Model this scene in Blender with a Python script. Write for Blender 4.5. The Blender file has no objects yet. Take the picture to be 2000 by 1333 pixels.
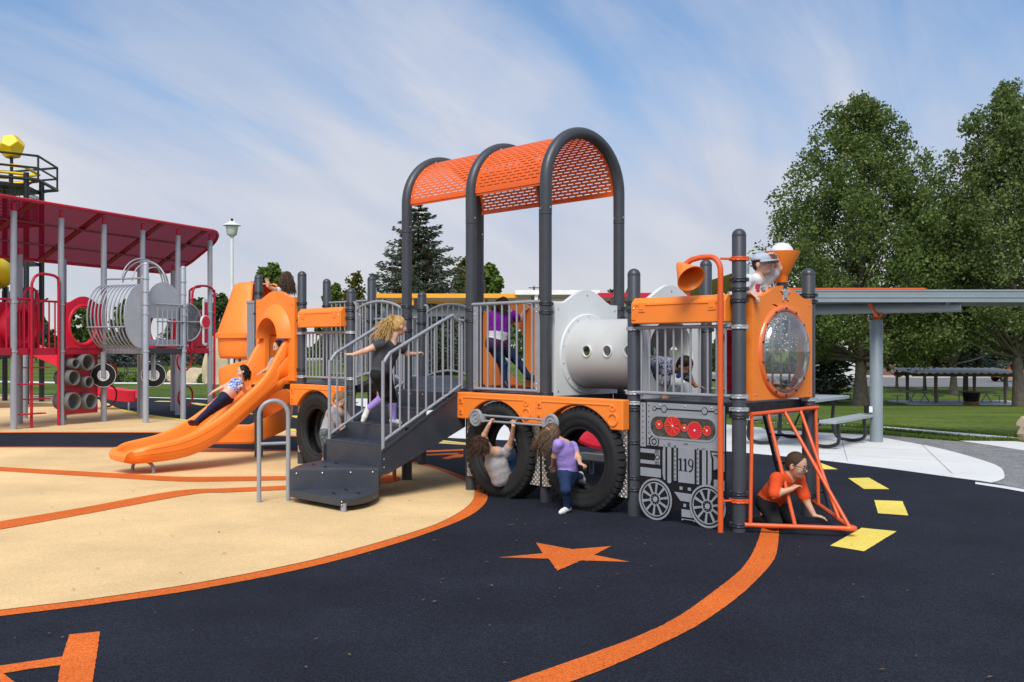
import bpy, math, random
import numpy as np
from mathutils import Vector, Matrix, geometry as mgeo

R = math.radians
rng = random.Random(7)
nrng = np.random.default_rng(11)
scene = bpy.context.scene
COL = scene.collection

# ------------------------------------------------------------------ camera
FPX, HOR, CAMH = 1950.6, 680.0, 1.569
cam_d = bpy.data.cameras.new('camera')
cam = bpy.data.objects.new('camera', cam_d)
COL.objects.link(cam)
cam.location = (0, 0, CAMH)
cam.rotation_euler = (R(90), 0, 0)
cam_d.sensor_width = 36.0
cam_d.lens = 36.0 * FPX / 2000.0
cam_d.shift_y = (HOR - 666.5) / 2000.0
cam_d.clip_end = 3000
cam_d.clip_start = 0.05
scene.camera = cam

# ------------------------------------------------------------------ sky, sun, exposure
SKY_TINT = (0.55, 0.81, 0.99)
SUN_EL, SUN_AZ = 50.0, -172.0          # azimuth measured from +Y towards +X
world = bpy.data.worlds.new('World')
scene.world = world
world.use_nodes = True
wn = world.node_tree
wn.nodes.clear()


def wnode(t, **kw):
    n = wn.nodes.new(t)
    for k, v in kw.items():
        setattr(n, k, v)
    return n


def wmath(op, a, b=None, clamp=False):
    n = wnode('ShaderNodeMath', operation=op)
    n.use_clamp = clamp
    for i, v in enumerate((a, b)):
        if v is None:
            continue
        if isinstance(v, (int, float)):
            n.inputs[i].default_value = v
        else:
            wn.links.new(v, n.inputs[i])
    return n.outputs[0]


def wramp(fac, stops):
    n = wnode('ShaderNodeValToRGB')
    e = n.color_ramp.elements
    while len(e) < len(stops):
        e.new(0.5)
    for el, (p, c) in zip(e, stops):
        el.position = p
        el.color = (*c, 1) if len(c) == 3 else c
    wn.links.new(fac, n.inputs[0])
    return n.outputs[0]


w_out = wnode('ShaderNodeOutputWorld')
w_bg = wnode('ShaderNodeBackground')
w_bg.inputs['Strength'].default_value = 0.108
w_sky = wnode('ShaderNodeTexSky', sky_type='NISHITA')
w_sky.sun_disc = False
w_sky.sun_elevation = R(SUN_EL)
w_sky.sun_rotation = R(SUN_AZ)
w_sky.air_density = 1.0
w_sky.dust_density = 1.5
w_sky.ozone_density = 1.5
tc = wnode('ShaderNodeTexCoord')
sep = wnode('ShaderNodeSeparateXYZ')
wn.links.new(tc.outputs['Generated'], sep.inputs[0])
# clouds lie on a flat layer high above: direction -> point on that layer
up = wmath('MAXIMUM', sep.outputs[2], 0.0)
den = wmath('ADD', up, 0.34)
cx = wmath('DIVIDE', sep.outputs[0], den)
cy = wmath('DIVIDE', sep.outputs[1], den)
comb = wnode('ShaderNodeCombineXYZ')
wn.links.new(cx, comb.inputs[0])
wn.links.new(cy, comb.inputs[1])


def cloud_noise(loc, rot, size, detail, rough, dist):
    mp = wnode('ShaderNodeMapping', vector_type='TEXTURE')
    mp.inputs['Location'].default_value = loc
    mp.inputs['Rotation'].default_value = (0, 0, R(rot))
    mp.inputs['Scale'].default_value = size
    wn.links.new(comb.outputs[0], mp.inputs['Vector'])
    nz = wnode('ShaderNodeTexNoise')
    nz.inputs['Scale'].default_value = 1.0
    nz.inputs['Detail'].default_value = detail
    nz.inputs['Roughness'].default_value = rough
    nz.inputs['Distortion'].default_value = dist
    wn.links.new(mp.outputs[0], nz.inputs['Vector'])
    return nz.outputs['Fac']


broad = cloud_noise((2.3, 1.1, 0), 62, (1.5, 0.62, 1), 3.0, 0.5, 0.4)
streak = cloud_noise((0.9, 0.7, 0), 62, (1.1, 0.27, 1), 5.0, 0.5, 0.6)
fine = cloud_noise((0.3, 0.7, 0), 50, (0.5, 0.14, 1), 8.0, 0.6, 0.5)
low = wramp(sep.outputs[2], [(0.0, (1, 1, 1)), (0.08, (.98, .98, .98)), (0.16, (.74, .74, .74)), (0.23, (.46, .46, .46)), (0.33, (.16, .16, .16)), (1.0, (.25, .25, .25))])
s1 = wmath('MULTIPLY', wramp(broad, [(0.38, (0, 0, 0)), (0.64, (1, 1, 1))]), 0.50)
s2 = wmath('MULTIPLY', wramp(streak, [(0.36, (0, 0, 0)), (0.72, (1, 1, 1))]), 0.55)
s3 = wmath('MULTIPLY', wramp(fine, [(0.38, (0, 0, 0)), (0.70, (1, 1, 1))]), 0.30)
cover = wmath('ADD', wmath('ADD', s1, s2), wmath('ADD', s3, low), )
cover = wmath('SUBTRACT', cover, 0.29, clamp=True)
cover = wmath('MULTIPLY', cover, 0.96)
cloud_col = wramp(wmath('ADD', wmath('MULTIPLY', streak, 0.5), wmath('MULTIPLY', broad, 0.5)),
                  [(0.34, (2.9, 3.25, 4.2)), (0.50, (3.75, 3.98, 4.7)), (0.64, (4.9, 4.9, 5.15))])
skm = wnode('ShaderNodeMix', data_type='RGBA', blend_type='MULTIPLY')
skm.inputs[0].default_value = 1.0
wn.links.new(w_sky.outputs[0], skm.inputs[6])
skm.inputs[7].default_value = (SKY_TINT[0], SKY_TINT[1], SKY_TINT[2], 1)
hz = wnode('ShaderNodeMix', data_type='RGBA')
wn.links.new(wramp(sep.outputs[2], [(0.0, (1, 1, 1)), (0.13, (0, 0, 0))]), hz.inputs[0])
wn.links.new(cloud_col, hz.inputs[6])
hz.inputs[7].default_value = (4.7, 4.55, 4.6, 1)
mx = wnode('ShaderNodeMix', data_type='RGBA')
wn.links.new(cover, mx.inputs[0])
wn.links.new(skm.outputs[2], mx.inputs[6])
wn.links.new(hz.outputs[2], mx.inputs[7])
wn.links.new(mx.outputs[2], w_bg.inputs['Color'])
wn.links.new(w_bg.outputs[0], w_out.inputs['Surface'])

sun_d = bpy.data.lights.new('sun', 'SUN')
sun = bpy.data.objects.new('sun', sun_d)
COL.objects.link(sun)
sun_d.energy = 2.4
sun_d.angle = R(30)
sun_d.color = (1.0, 0.955, 0.88)
_az, _el = R(SUN_AZ), R(SUN_EL)
to_sun = Vector((math.sin(_az) * math.cos(_el), math.cos(_az) * math.cos(_el), math.sin(_el)))
sun.rotation_euler = to_sun.to_track_quat('Z', 'Y').to_euler()
sun.location = to_sun * 50

vs = scene.view_settings
vs.view_transform = 'Standard'
vs.look = 'None'
vs.exposure = 0.55
vs.gamma = 1.0
vs.use_curve_mapping = False
scene.render.engine = 'CYCLES'
scene.cycles.use_denoising = True
scene.cycles.max_bounces = 8
scene.cycles.transparent_max_bounces = 24
scene.cycles.caustics_reflective = False
scene.cycles.caustics_refractive = False

# ------------------------------------------------------------------ measuring helpers (photo pixel + real depth -> place)


def at(px, py, d):
    return Vector(((px - 1000) / FPX * d, d, CAMH - (py - HOR) / FPX * d))


def gnd(px, py, z=0.0):
    d = (CAMH - z) * FPX / (py - HOR)
    return Vector(((px - 1000) / FPX * d, d, z))


TH = 0.7650
AX, AY = 1.93883, 8.52789
FW = Vector((math.sin(TH), -math.cos(TH)))
SW = Vector((math.cos(TH), math.sin(TH)))
S = 1.15


def loc_on_ground(px, py, z=0.0):
    g = gnd(px, py, z)
    v = Vector((g.x - AX, g.y - AY))
    return v.dot(FW), v.dot(SW)


def tw(x, y, z=0.0):
    """train frame -> world"""
    p = Vector((AX, AY)) + FW * x + SW * y
    return Vector((p.x, p.y, z))


# ------------------------------------------------------------------ materials
MATS = {}


def pm(name, col, rough=0.5, metal=0.0, var=0.08, vscale=4.0, bump=0.0, bscale=150.0, coat=0.0, spec=0.5,
       col2=None, fine=0.0, fscale=300.0, sheen=0.0, trans=0.0, alpha=1.0, detail=4.0, scuff=0.0):
    """Principled surface: base colour broken up by soft noise (wear, dust) and fine grain, with a fine bump."""
    if name in MATS:
        return MATS[name]
    m = bpy.data.materials.new(name)
    m.use_nodes = True
    nt = m.node_tree
    b = nt.nodes['Principled BSDF']
    b.inputs['Roughness'].default_value = rough
    b.inputs['Metallic'].default_value = metal
    b.inputs['Specular IOR Level'].default_value = spec
    b.inputs['Coat Weight'].default_value = coat
    b.inputs['Alpha'].default_value = alpha
    if trans:
        b.inputs['Transmission Weight'].default_value = trans
    tcn = nt.nodes.new('ShaderNodeTexCoord')
    nz = nt.nodes.new('ShaderNodeTexNoise')
    nz.inputs['Scale'].default_value = vscale
    nz.inputs['Detail'].default_value = detail
    nz.inputs['Roughness'].default_value = 0.6
    nt.links.new(tcn.outputs['Object'], nz.inputs['Vector'])
    c1 = tuple(max(0, c * (1 - var)) for c in col)
    c2 = col2 if col2 else tuple(min(1, c * (1 + var)) for c in col)
    rp = nt.nodes.new('ShaderNodeValToRGB')
    rp.color_ramp.elements[0].position = 0.3
    rp.color_ramp.elements[1].position = 0.7
    rp.color_ramp.elements[0].color = (*c1, 1)
    rp.color_ramp.elements[1].color = (*c2, 1)
    nt.links.new(nz.outputs['Fac'], rp.inputs[0])
    out = rp.outputs[0]
    if fine:
        n2 = nt.nodes.new('ShaderNodeTexNoise')
        n2.inputs['Scale'].default_value = fscale
        n2.inputs['Detail'].default_value = 2.0
        nt.links.new(tcn.outputs['Object'], n2.inputs['Vector'])
        r2 = nt.nodes.new('ShaderNodeValToRGB')
        r2.color_ramp.elements[0].position = 0.32
        r2.color_ramp.elements[1].position = 0.68
        lo, hi = 1 - fine, 1 + fine
        r2.color_ramp.elements[0].color = (lo, lo, lo, 1)
        r2.color_ramp.elements[1].color = (hi, hi, hi, 1)
        nt.links.new(n2.outputs['Fac'], r2.inputs[0])
        mm = nt.nodes.new('ShaderNodeMix')
        mm.data_type = 'RGBA'
        mm.blend_type = 'MULTIPLY'
        mm.inputs[0].default_value = 1
        nt.links.new(out, mm.inputs[6])
        nt.links.new(r2.outputs[0], mm.inputs[7])
        out = mm.outputs[2]
    if scuff:
        # thin scratches and rubbed patches, only where a second noise lets them
        n5 = nt.nodes.new('ShaderNodeTexNoise')
        n5.inputs['Scale'].default_value = 5.0
        n5.inputs['Detail'].default_value = 3.0
        n5.inputs['Distortion'].default_value = 2.5
        nt.links.new(tcn.outputs['Object'], n5.inputs['Vector'])
        r5 = nt.nodes.new('ShaderNodeValToRGB')
        e5 = r5.color_ramp.elements
        e5[0].position, e5[0].color = 0.488, (0, 0, 0, 1)
        e5[1].position, e5[1].color = 0.512, (0, 0, 0, 1)
        k5 = e5.new(0.5)
        k5.color = (1, 1, 1, 1)
        nt.links.new(n5.outputs['Fac'], r5.inputs[0])
        n6 = nt.nodes.new('ShaderNodeTexNoise')
        n6.inputs['Scale'].default_value = 2.3
        n6.inputs['Detail'].default_value = 5.0
        nt.links.new(tcn.outputs['Object'], n6.inputs['Vector'])
        r6 = nt.nodes.new('ShaderNodeValToRGB')
        r6.color_ramp.elements[0].position, r6.color_ramp.elements[1].position = 0.52, 0.66
        nt.links.new(n6.outputs['Fac'], r6.inputs[0])
        ml = nt.nodes.new('ShaderNodeMath')
        ml.operation = 'MULTIPLY'
        nt.links.new(r5.outputs[0], ml.inputs[0])
        nt.links.new(r6.outputs[0], ml.inputs[1])
        m5 = nt.nodes.new('ShaderNodeMath')
        m5.operation = 'MULTIPLY'
        m5.inputs[1].default_value = scuff
        nt.links.new(ml.outputs[0], m5.inputs[0])
        mc = nt.nodes.new('ShaderNodeMix')
        mc.data_type = 'RGBA'
        nt.links.new(m5.outputs[0], mc.inputs[0])
        nt.links.new(out, mc.inputs[6])
        mc.inputs[7].default_value = (*[min(1, c * .55 + .30) for c in col], 1)
        out = mc.outputs[2]
    nt.links.new(out, b.inputs['Base Color'])
    # handling marks: gloss breaks up unevenly
    n4 = nt.nodes.new('ShaderNodeTexNoise')
    n4.inputs['Scale'].default_value = 7.0
    n4.inputs['Detail'].default_value = 6.0
    n4.inputs['Roughness'].default_value = 0.7
    nt.links.new(tcn.outputs['Object'], n4.inputs['Vector'])
    mr = nt.nodes.new('ShaderNodeMapRange')
    mr.inputs['From Min'].default_value = 0.3
    mr.inputs['From Max'].default_value = 0.7
    mr.inputs['To Min'].default_value = max(0.05, rough - 0.10)
    mr.inputs['To Max'].default_value = min(1.0, rough + 0.14)
    nt.links.new(n4.outputs['Fac'], mr.inputs['Value'])
    nt.links.new(mr.outputs[0], b.inputs['Roughness'])
    if bump:
        n3 = nt.nodes.new('ShaderNodeTexNoise')
        n3.inputs['Scale'].default_value = bscale
        n3.inputs['Detail'].default_value = 3.0
        nt.links.new(tcn.outputs['Object'], n3.inputs['Vector'])
        bp = nt.nodes.new('ShaderNodeBump')
        bp.inputs['Strength'].default_value = bump
        bp.inputs['Distance'].default_value = 0.01
        nt.links.new(n3.outputs['Fac'], bp.inputs['Height'])
        nt.links.new(bp.outputs[0], b.inputs['Normal'])
    MATS[name] = m
    return m


def clear_mat(name, tint=(0.95, 0.97, 1.0), gloss=0.04, haze=0.06, ior=1.5):
    """thin clear plastic: see-through, mirror at grazing angles, faint milky scratches"""
    if name in MATS:
        return MATS[name]
    m = bpy.data.materials.new(name)
    m.use_nodes = True
    nt = m.node_tree
    nt.nodes.clear()
    o = nt.nodes.new('ShaderNodeOutputMaterial')
    t = nt.nodes.new('ShaderNodeBsdfTransparent')
    t.inputs[0].default_value = (*tint, 1)
    g = nt.nodes.new('ShaderNodeBsdfGlossy')
    g.inputs['Roughness'].default_value = gloss
    df = nt.nodes.new('ShaderNodeBsdfDiffuse')
    df.inputs[0].default_value = (.8, .82, .85, 1)
    fr = nt.nodes.new('ShaderNodeFresnel')
    fr.inputs[0].default_value = ior
    m1 = nt.nodes.new('ShaderNodeMixShader')
    m2 = nt.nodes.new('ShaderNodeMixShader')
    nt.links.new(fr.outputs[0], m1.inputs[0])
    nt.links.new(t.outputs[0], m1.inputs[1])
    nt.links.new(g.outputs[0], m1.inputs[2])
    tcn = nt.nodes.new('ShaderNodeTexCoord')
    nz = nt.nodes.new('ShaderNodeTexNoise')
    nz.inputs['Scale'].default_value = 9
    nz.inputs['Detail'].default_value = 6
    nt.links.new(tcn.outputs['Object'], nz.inputs[0])
    mu = nt.nodes.new('ShaderNodeMath')
    mu.operation = 'MULTIPLY'
    mu.inputs[1].default_value = haze * 2
    nt.links.new(nz.outputs['Fac'], mu.inputs[0])
    nt.links.new(mu.outputs[0], m2.inputs[0])
    nt.links.new(m1.outputs[0], m2.inputs[1])
    nt.links.new(df.outputs[0], m2.inputs[2])
    nt.links.new(m2.outputs[0], o.inputs[0])
    MATS[name] = m
    return m


M_ORANGE = pm('orange_plastic', (0.95, 0.245, 0.030), 0.42, var=0.06, vscale=2.2, bump=0.06, bscale=260, spec=0.45, scuff=0.30)
M_ORSTEEL = pm('orange_painted_steel', (0.72, 0.105, 0.022), 0.40, var=0.05, vscale=6, bump=0.03)
M_ROOF = pm('orange_roof_steel', (0.80, 0.125, 0.015), 0.45, var=0.05, vscale=3, bump=0.03)
M_POST = pm('charcoal_post', (0.046, 0.050, 0.060), 0.40, var=0.10, vscale=5, bump=0.05, bscale=400, spec=0.5)
M_CLAMP = pm('dark_clamp', (0.036, 0.039, 0.047), 0.38, metal=0.25, var=0.12, vscale=20)
M_SILVER = pm('silver_clamp', (0.42, 0.44, 0.47), 0.38, metal=0.3, var=0.10, vscale=20)
M_RAIL = pm('grey_rail', (0.30, 0.315, 0.35), 0.38, metal=0.1, var=0.08, vscale=8, bump=0.02)
M_DECK = pm('dark_deck', (0.034, 0.040, 0.054), 0.44, var=0.18, vscale=5, bump=0.10, bscale=420, fine=0.10, fscale=500, scuff=0.28, spec=0.6)
M_WHITE = pm('white_plastic', (0.70, 0.72, 0.72), 0.42, var=0.05, vscale=3, bump=0.04)
M_PANEL = pm('grey_panel', (0.29, 0.302, 0.33), 0.48, var=0.06, vscale=6, bump=0.05, bscale=350)
M_BLACK = pm('black_plastic', (0.010, 0.010, 0.012), 0.55, var=0.15, vscale=10, spec=0.25)
M_TYRE = pm('tyre_rubber', (0.019, 0.019, 0.020), 0.72, var=0.25, vscale=7, bump=0.18, bscale=90, spec=0.3)
M_BOLT = pm('bolt_steel', (0.62, 0.62, 0.62), 0.28, metal=0.8, var=0.08)
M_RED = pm('red_plastic', (0.74, 0.014, 0.048), 0.38, var=0.06, vscale=3, bump=0.04)
M_REDST = pm('red_painted_steel', (0.50, 0.007, 0.034), 0.38, var=0.08, vscale=5)
M_SILPOST = pm('silver_post', (0.36, 0.38, 0.43), 0.36, metal=0.15, var=0.07, vscale=4)
M_YELLOW = pm('yellow_plastic', (0.86, 0.60, 0.015), 0.40, var=0.06, vscale=3)
M_BLKST = pm('black_painted_steel', (0.022, 0.022, 0.026), 0.40, var=0.15, vscale=8)
M_ROPE = pm('black_rope', (0.02, 0.02, 0.022), 0.8, var=0.3, vscale=60)
M_BUBBLE = clear_mat('clear_bubble', (0.84, 0.86, 0.90), haze=0.10, ior=2.1)

# ------------------------------------------------------------------ mesh collector


# pieces too small in the photo to pick apart one by one
SMALL = {'bolt', 'rivet', 'bolt_hole', 'drain_slot', 'gear_tooth', 'gear_spoke', 'tread', 'rope_net', 'joint'}


class MB:
    def __init__(s):
        s.v, s.f, s.mi = [], [], []
        s.cur = 0

    def add(s, vs, fs):
        o = len(s.v)
        s.v.extend([tuple(v) for v in vs])
        s.f.extend([tuple(i + o for i in f) for f in fs])
        s.mi.extend([s.cur] * len(fs))
        return s

    def box(s, c, d, rot=None):
        c = Vector(c)
        hx, hy, hz = d[0] / 2, d[1] / 2, d[2] / 2
        vs = [Vector((x, y, z)) for x in (-hx, hx) for y in (-hy, hy) for z in (-hz, hz)]
        if rot is not None:
            vs = [rot @ v for v in vs]
        vs = [v + c for v in vs]
        return s.add(vs, [(0, 1, 3, 2), (4, 6, 7, 5), (0, 4, 5, 1), (2, 3, 7, 6), (0, 2, 6, 4), (1, 5, 7, 3)])

    def bar(s, a, b, w, h, up=(0, 0, 1)):
        """box beam from a to b, w wide, h high"""
        a, b = Vector(a), Vector(b)
        d = b - a
        L = d.length
        d.normalize()
        u = Vector(up)
        if abs(d.dot(u)) > 0.98:
            u = Vector((0, 1, 0))
        sd = d.cross(u).normalized()
        u = sd.cross(d)
        rot = Matrix((d, sd, u)).transposed()
        return s.box((a + b) / 2, (L, w, h), rot)

    def tube(s, pts, r, n=10, closed=False, caps=True):
        pts = [Vector(p) for p in pts]
        m = len(pts)
        rs = r if isinstance(r, (list, tuple)) else [r] * m
        tan = []
        for i in range(m):
            if closed:
                t = pts[(i + 1) % m] - pts[i - 1]
            else:
                t = pts[min(i + 1, m - 1)] - pts[max(i - 1, 0)]
            tan.append(t.normalized() if t.length > 1e-9 else Vector((0, 0, 1)))
        nrm = tan[0].orthogonal().normalized()
        vs = []
        for i in range(m):
            t = tan[i]
            nrm = (nrm - t * nrm.dot(t))
            if nrm.length < 1e-6:
                nrm = t.orthogonal()
            nrm.normalize()
            bn = t.cross(nrm)
            for k in range(n):
                a = 2 * math.pi * k / n
                vs.append(pts[i] + (nrm * math.cos(a) + bn * math.sin(a)) * rs[i])
        fs = []
        for i in range(m if closed else m - 1):
            j = (i + 1) % m
            for k in range(n):
                k2 = (k + 1) % n
                fs.append((i * n + k, i * n + k2, j * n + k2, j * n + k))
        if caps and not closed:
            fs.append(tuple(range(n))[::-1])
            fs.append(tuple((m - 1) * n + k for k in range(n)))
        return s.add(vs, fs)

    def cyl(s, a, b, r, n=20, r2=None, caps=True):
        return s.tube([a, b], [r, r if r2 is None else r2], n, caps=caps)

    def lathe(s, prof, n=32, M=None, a0=0.0, a1=2 * math.pi, capends=False):
        """revolve (r, z) pairs about local z"""
        M = M or Matrix.Identity(4)
        full = abs(a1 - a0 - 2 * math.pi) < 1e-6
        cols = n if full else n + 1
        vs = []
        for k in range(cols):
            a = a0 + (a1 - a0) * k / n
            for (r, z) in prof:
                vs.append(M @ Vector((r * math.cos(a), r * math.sin(a), z)))
        p = len(prof)
        fs = []
        for k in range(n):
            k2 = (k + 1) % cols
            for i in range(p - 1):
                fs.append((k * p + i, k2 * p + i, k2 * p + i + 1, k * p + i + 1))
        return s.add(vs, fs)

    def prism(s, loops, t, M=None):
        """flat shape with holes: loops of (x, y), first is the outline; thickness t along local z"""
        M = M or Matrix.Identity(4)
        if isinstance(loops[0][0], (int, float)):
            loops = [loops]
        flat = [Vector((p[0], p[1], 0)) for L in loops for p in L]
        tris = mgeo.tessellate_polygon([[Vector((p[0], p[1], 0)) for p in L] for L in loops])
        n = len(flat)
        vs = [M @ p for p in flat] + [M @ (p + Vector((0, 0, t))) for p in flat]
        fs = []
        if len(loops) == 1:
            L = loops[0]
            m = n
            pos = sum(L[i][0] * L[(i + 1) % m][1] - L[(i + 1) % m][0] * L[i][1] for i in range(m)) > 0
            idx_ = tuple(range(n)) if pos else tuple(range(n))[::-1]
            fs.append(tuple(i + n for i in idx_))
            fs.append(idx_[::-1])
            tris = []
        for a, b, c in tris:
            ar = (flat[b] - flat[a]).cross(flat[c] - flat[a]).z
            if ar < 0:
                a, b, c = a, c, b
            fs.append((a + n, b + n, c + n))
            fs.append((a, c, b))
        o = 0
        for li, L in enumerate(loops):
            m = len(L)
            area = sum(L[i][0] * L[(i + 1) % m][1] - L[(i + 1) % m][0] * L[i][1] for i in range(m))
            ccw = area > 0
            want = (li == 0)
            for i in range(m):
                j = (i + 1) % m
                q = (o + i, o + j, o + j + n, o + i + n)
                fs.append(q if ccw == want else q[::-1])
            o += m
        return s.add(vs, fs)

    def ellipsoid(s, c, r, n=16, m=10, M=None):
        c = Vector(c)
        vs, fs = [], []
        for j in range(m + 1):
            b = math.pi * j / m
            for k in range(n):
                a = 2 * math.pi * k / n
                p = Vector((r[0] * math.sin(b) * math.cos(a), r[1] * math.sin(b) * math.sin(a), r[2] * math.cos(b)))
                vs.append((M @ p if M else p) + c)
        for j in range(m):
            for k in range(n):
                k2 = (k + 1) % n
                fs.append((j * n + k, (j + 1) * n + k, (j + 1) * n + k2, j * n + k2))
        return s.add(vs, fs)

    def mesh(s, name, mats, smooth=38):
        me = bpy.data.meshes.new(name)
        me.from_pydata([tuple(v) for v in s.v], [], s.f)
        for m in (mats if isinstance(mats, (list, tuple)) else [mats]):
            me.materials.append(m)
        if any(s.mi):
            me.polygons.foreach_set('material_index', s.mi)
        if smooth:
            me.polygons.foreach_set('use_smooth', [True] * len(me.polygons))
            me.set_sharp_from_angle(angle=R(smooth))
        me.update()
        return me

    def build(s, name, mats, parent=None, smooth=38, bevel=0.0, seg=2):
        o = bpy.data.objects.new(name, s.mesh(name, mats, smooth))
        if name in SMALL:
            o['kind'] = 'stuff'
        COL.objects.link(o)
        if parent is not None:
            o.parent = parent
        if bevel:
            md = o.modifiers.new('bevel', 'BEVEL')
            md.width = bevel
            md.segments = seg
            md.harden_normals = True
            md.limit_method = 'ANGLE'
            md.angle_limit = R(40)
        return o


def inst(name, me, parent=None, loc=(0, 0, 0), rot=(0, 0, 0), scale=(1, 1, 1)):
    o = bpy.data.objects.new(name, me)
    COL.objects.link(o)
    o.parent = parent
    o.location = loc
    o.rotation_euler = rot
    o.scale = scale
    return o


def tag(o, label, cat, group=None):
    o['label'] = label
    o['category'] = cat
    if group:
        o['group'] = group
    return o


def thing(name, label, cat, loc=(0, 0, 0), rz=0.0, group=None):
    o = bpy.data.objects.new(name, None)
    COL.objects.link(o)
    o.empty_display_size = 0.2
    o.location = loc
    o.rotation_euler = (0, 0, rz)
    return tag(o, label, cat, group)


def circle(cx, cy, r, n=32, a0=0.0, a1=2 * math.pi, ry=None):
    ry = r if ry is None else ry
    full = abs(a1 - a0 - 2 * math.pi) < 1e-6
    m = n if full else n + 1
    return [(cx + r * math.cos(a0 + (a1 - a0) * k / n), cy + ry * math.sin(a0 + (a1 - a0) * k / n)) for k in range(m)]


def catmull(pts, sub=8, closed=False):
    P = [Vector(p) for p in pts]
    n = len(P)
    out = []
    for i in range(n if closed else n - 1):
        p1, p2 = P[i], P[(i + 1) % n]
        p0 = P[i - 1] if (closed or i > 0) else p1 * 2 - p2
        p3 = P[(i + 2) % n] if (closed or i + 2 < n) else p2 * 2 - p1
        for k in range(sub):
            t = k / sub
            out.append(0.5 * ((2 * p1) + (p2 - p0) * t + (2 * p0 - 5 * p1 + 4 * p2 - p3) * t * t + (3 * p1 - p0 - 3 * p2 + p3) * t ** 3))
    if not closed:
        out.append(P[-1])
    return out


# a plane whose local (x, y, z) = (train x, train z, -train y): for prisms standing on the train's long side
def side_plane(y):
    return Matrix(((1, 0, 0, 0), (0, 0, -1, y), (0, 1, 0, 0), (0, 0, 0, 1)))


# a plane across the train: local (x, y, z) = (train y, train z, train x)
def cross_plane(x):
    return Matrix(((0, 0, 1, x), (1, 0, 0, 0), (0, 1, 0, 0), (0, 0, 0, 1)))


# ================================================================== GROUND


def lin(x, xs, ys):
    return float(np.interp(x, xs, ys))


def terrain(x, y):
    """level by the playground, falling away gently behind on the right"""
    t = (x / max(y, 1.0) - 0.05) / 0.22
    t = min(1, max(0, t))
    f = t * t * (3 - 2 * t)
    return -f * lin(y, [0, 20, 30, 66, 85, 105, 170, 900], [0, 0, 0.42, 2.2, 2.33, 2.42, 2.6, 2.6]) - 0.014


def structure(o):
    o['kind'] = 'structure'
    return o


def rubber(name, c1, c2, c3, fleck=0.5, scale=420.0, dust=0.12):
    """poured rubber granules: fine flecks in two tones, worn lighter patches, gritty bump"""
    m = bpy.data.materials.new(name)
    m.use_nodes = True
    nt = m.node_tree
    b = nt.nodes['Principled BSDF']
    b.inputs['Roughness'].default_value = 0.86
    b.inputs['Specular IOR Level'].default_value = 0.16
    tcn = nt.nodes.new('ShaderNodeTexCoord')
    vo = nt.nodes.new('ShaderNodeTexVoronoi')
    vo.inputs['Scale'].default_value = scale * 0.35
    nt.links.new(tcn.outputs['Object'], vo.inputs['Vector'])
    bw = nt.nodes.new('ShaderNodeSeparateColor')
    nt.links.new(vo.outputs['Color'], bw.inputs[0])
    rp = nt.nodes.new('ShaderNodeValToRGB')
    e = rp.color_ramp.elements
    e[0].position, e[0].color = 0.0, (*c1, 1)
    e[1].position, e[1].color = 1.0, (*c3, 1)
    k = e.new(0.5)
    k.color = (*c2, 1)
    nt.links.new(bw.outputs[0], rp.inputs[0])
    big = nt.nodes.new('ShaderNodeTexNoise')
    big.inputs['Scale'].default_value = 0.7
    big.inputs['Detail'].default_value = 6
    big.inputs['Roughness'].default_value = 0.62
    nt.links.new(tcn.outputs['Object'], big.inputs['Vector'])
    r2 = nt.nodes.new('ShaderNodeValToRGB')
    r2.color_ramp.elements[0].position, r2.color_ramp.elements[0].color = 0.33, (0.84, 0.84, 0.85, 1)
    r2.color_ramp.elements[1].position, r2.color_ramp.elements[1].color = 0.70, (1.0 + dust, 1.0 + dust * .97, 1.0 + dust * .92, 1)
    nt.links.new(big.outputs['Fac'], r2.inputs[0])
    mm = nt.nodes.new('ShaderNodeMix')
    mm.data_type = 'RGBA'
    mm.blend_type = 'MULTIPLY'
    mm.inputs[0].default_value = 1
    nt.links.new(rp.outputs[0], mm.inputs[6])
    nt.links.new(r2.outputs[0], mm.inputs[7])
    # small dark scuffs and bits of debris
    sp = nt.nodes.new('ShaderNodeTexNoise')
    sp.inputs['Scale'].default_value = 13
    sp.inputs['Detail'].default_value = 5
    sp.inputs['Roughness'].default_value = 0.7
    nt.links.new(tcn.outputs['Object'], sp.inputs['Vector'])
    r3 = nt.nodes.new('ShaderNodeValToRGB')
    r3.color_ramp.elements[0].position, r3.color_ramp.elements[0].color = 0.69, (1, 1, 1, 1)
    r3.color_ramp.elements[1].position, r3.color_ramp.elements[1].color = 0.78, (0.72, 0.70, 0.68, 1)
    nt.links.new(sp.outputs['Fac'], r3.inputs[0])
    m2 = nt.nodes.new('ShaderNodeMix')
    m2.data_type = 'RGBA'
    m2.blend_type = 'MULTIPLY'
    m2.inputs[0].default_value = 1
    nt.links.new(mm.outputs[2], m2.inputs[6])
    nt.links.new(r3.outputs[0], m2.inputs[7])
    nt.links.new(m2.outputs[2], b.inputs['Base Color'])
    bp = nt.nodes.new('ShaderNodeBump')
    bp.inputs['Strength'].default_value = fleck
    bp.inputs['Distance'].default_value = 0.004
    nt.links.new(vo.outputs['Distance'], bp.inputs['Height'])
    nt.links.new(bp.outputs[0], b.inputs['Normal'])
    return m


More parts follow.
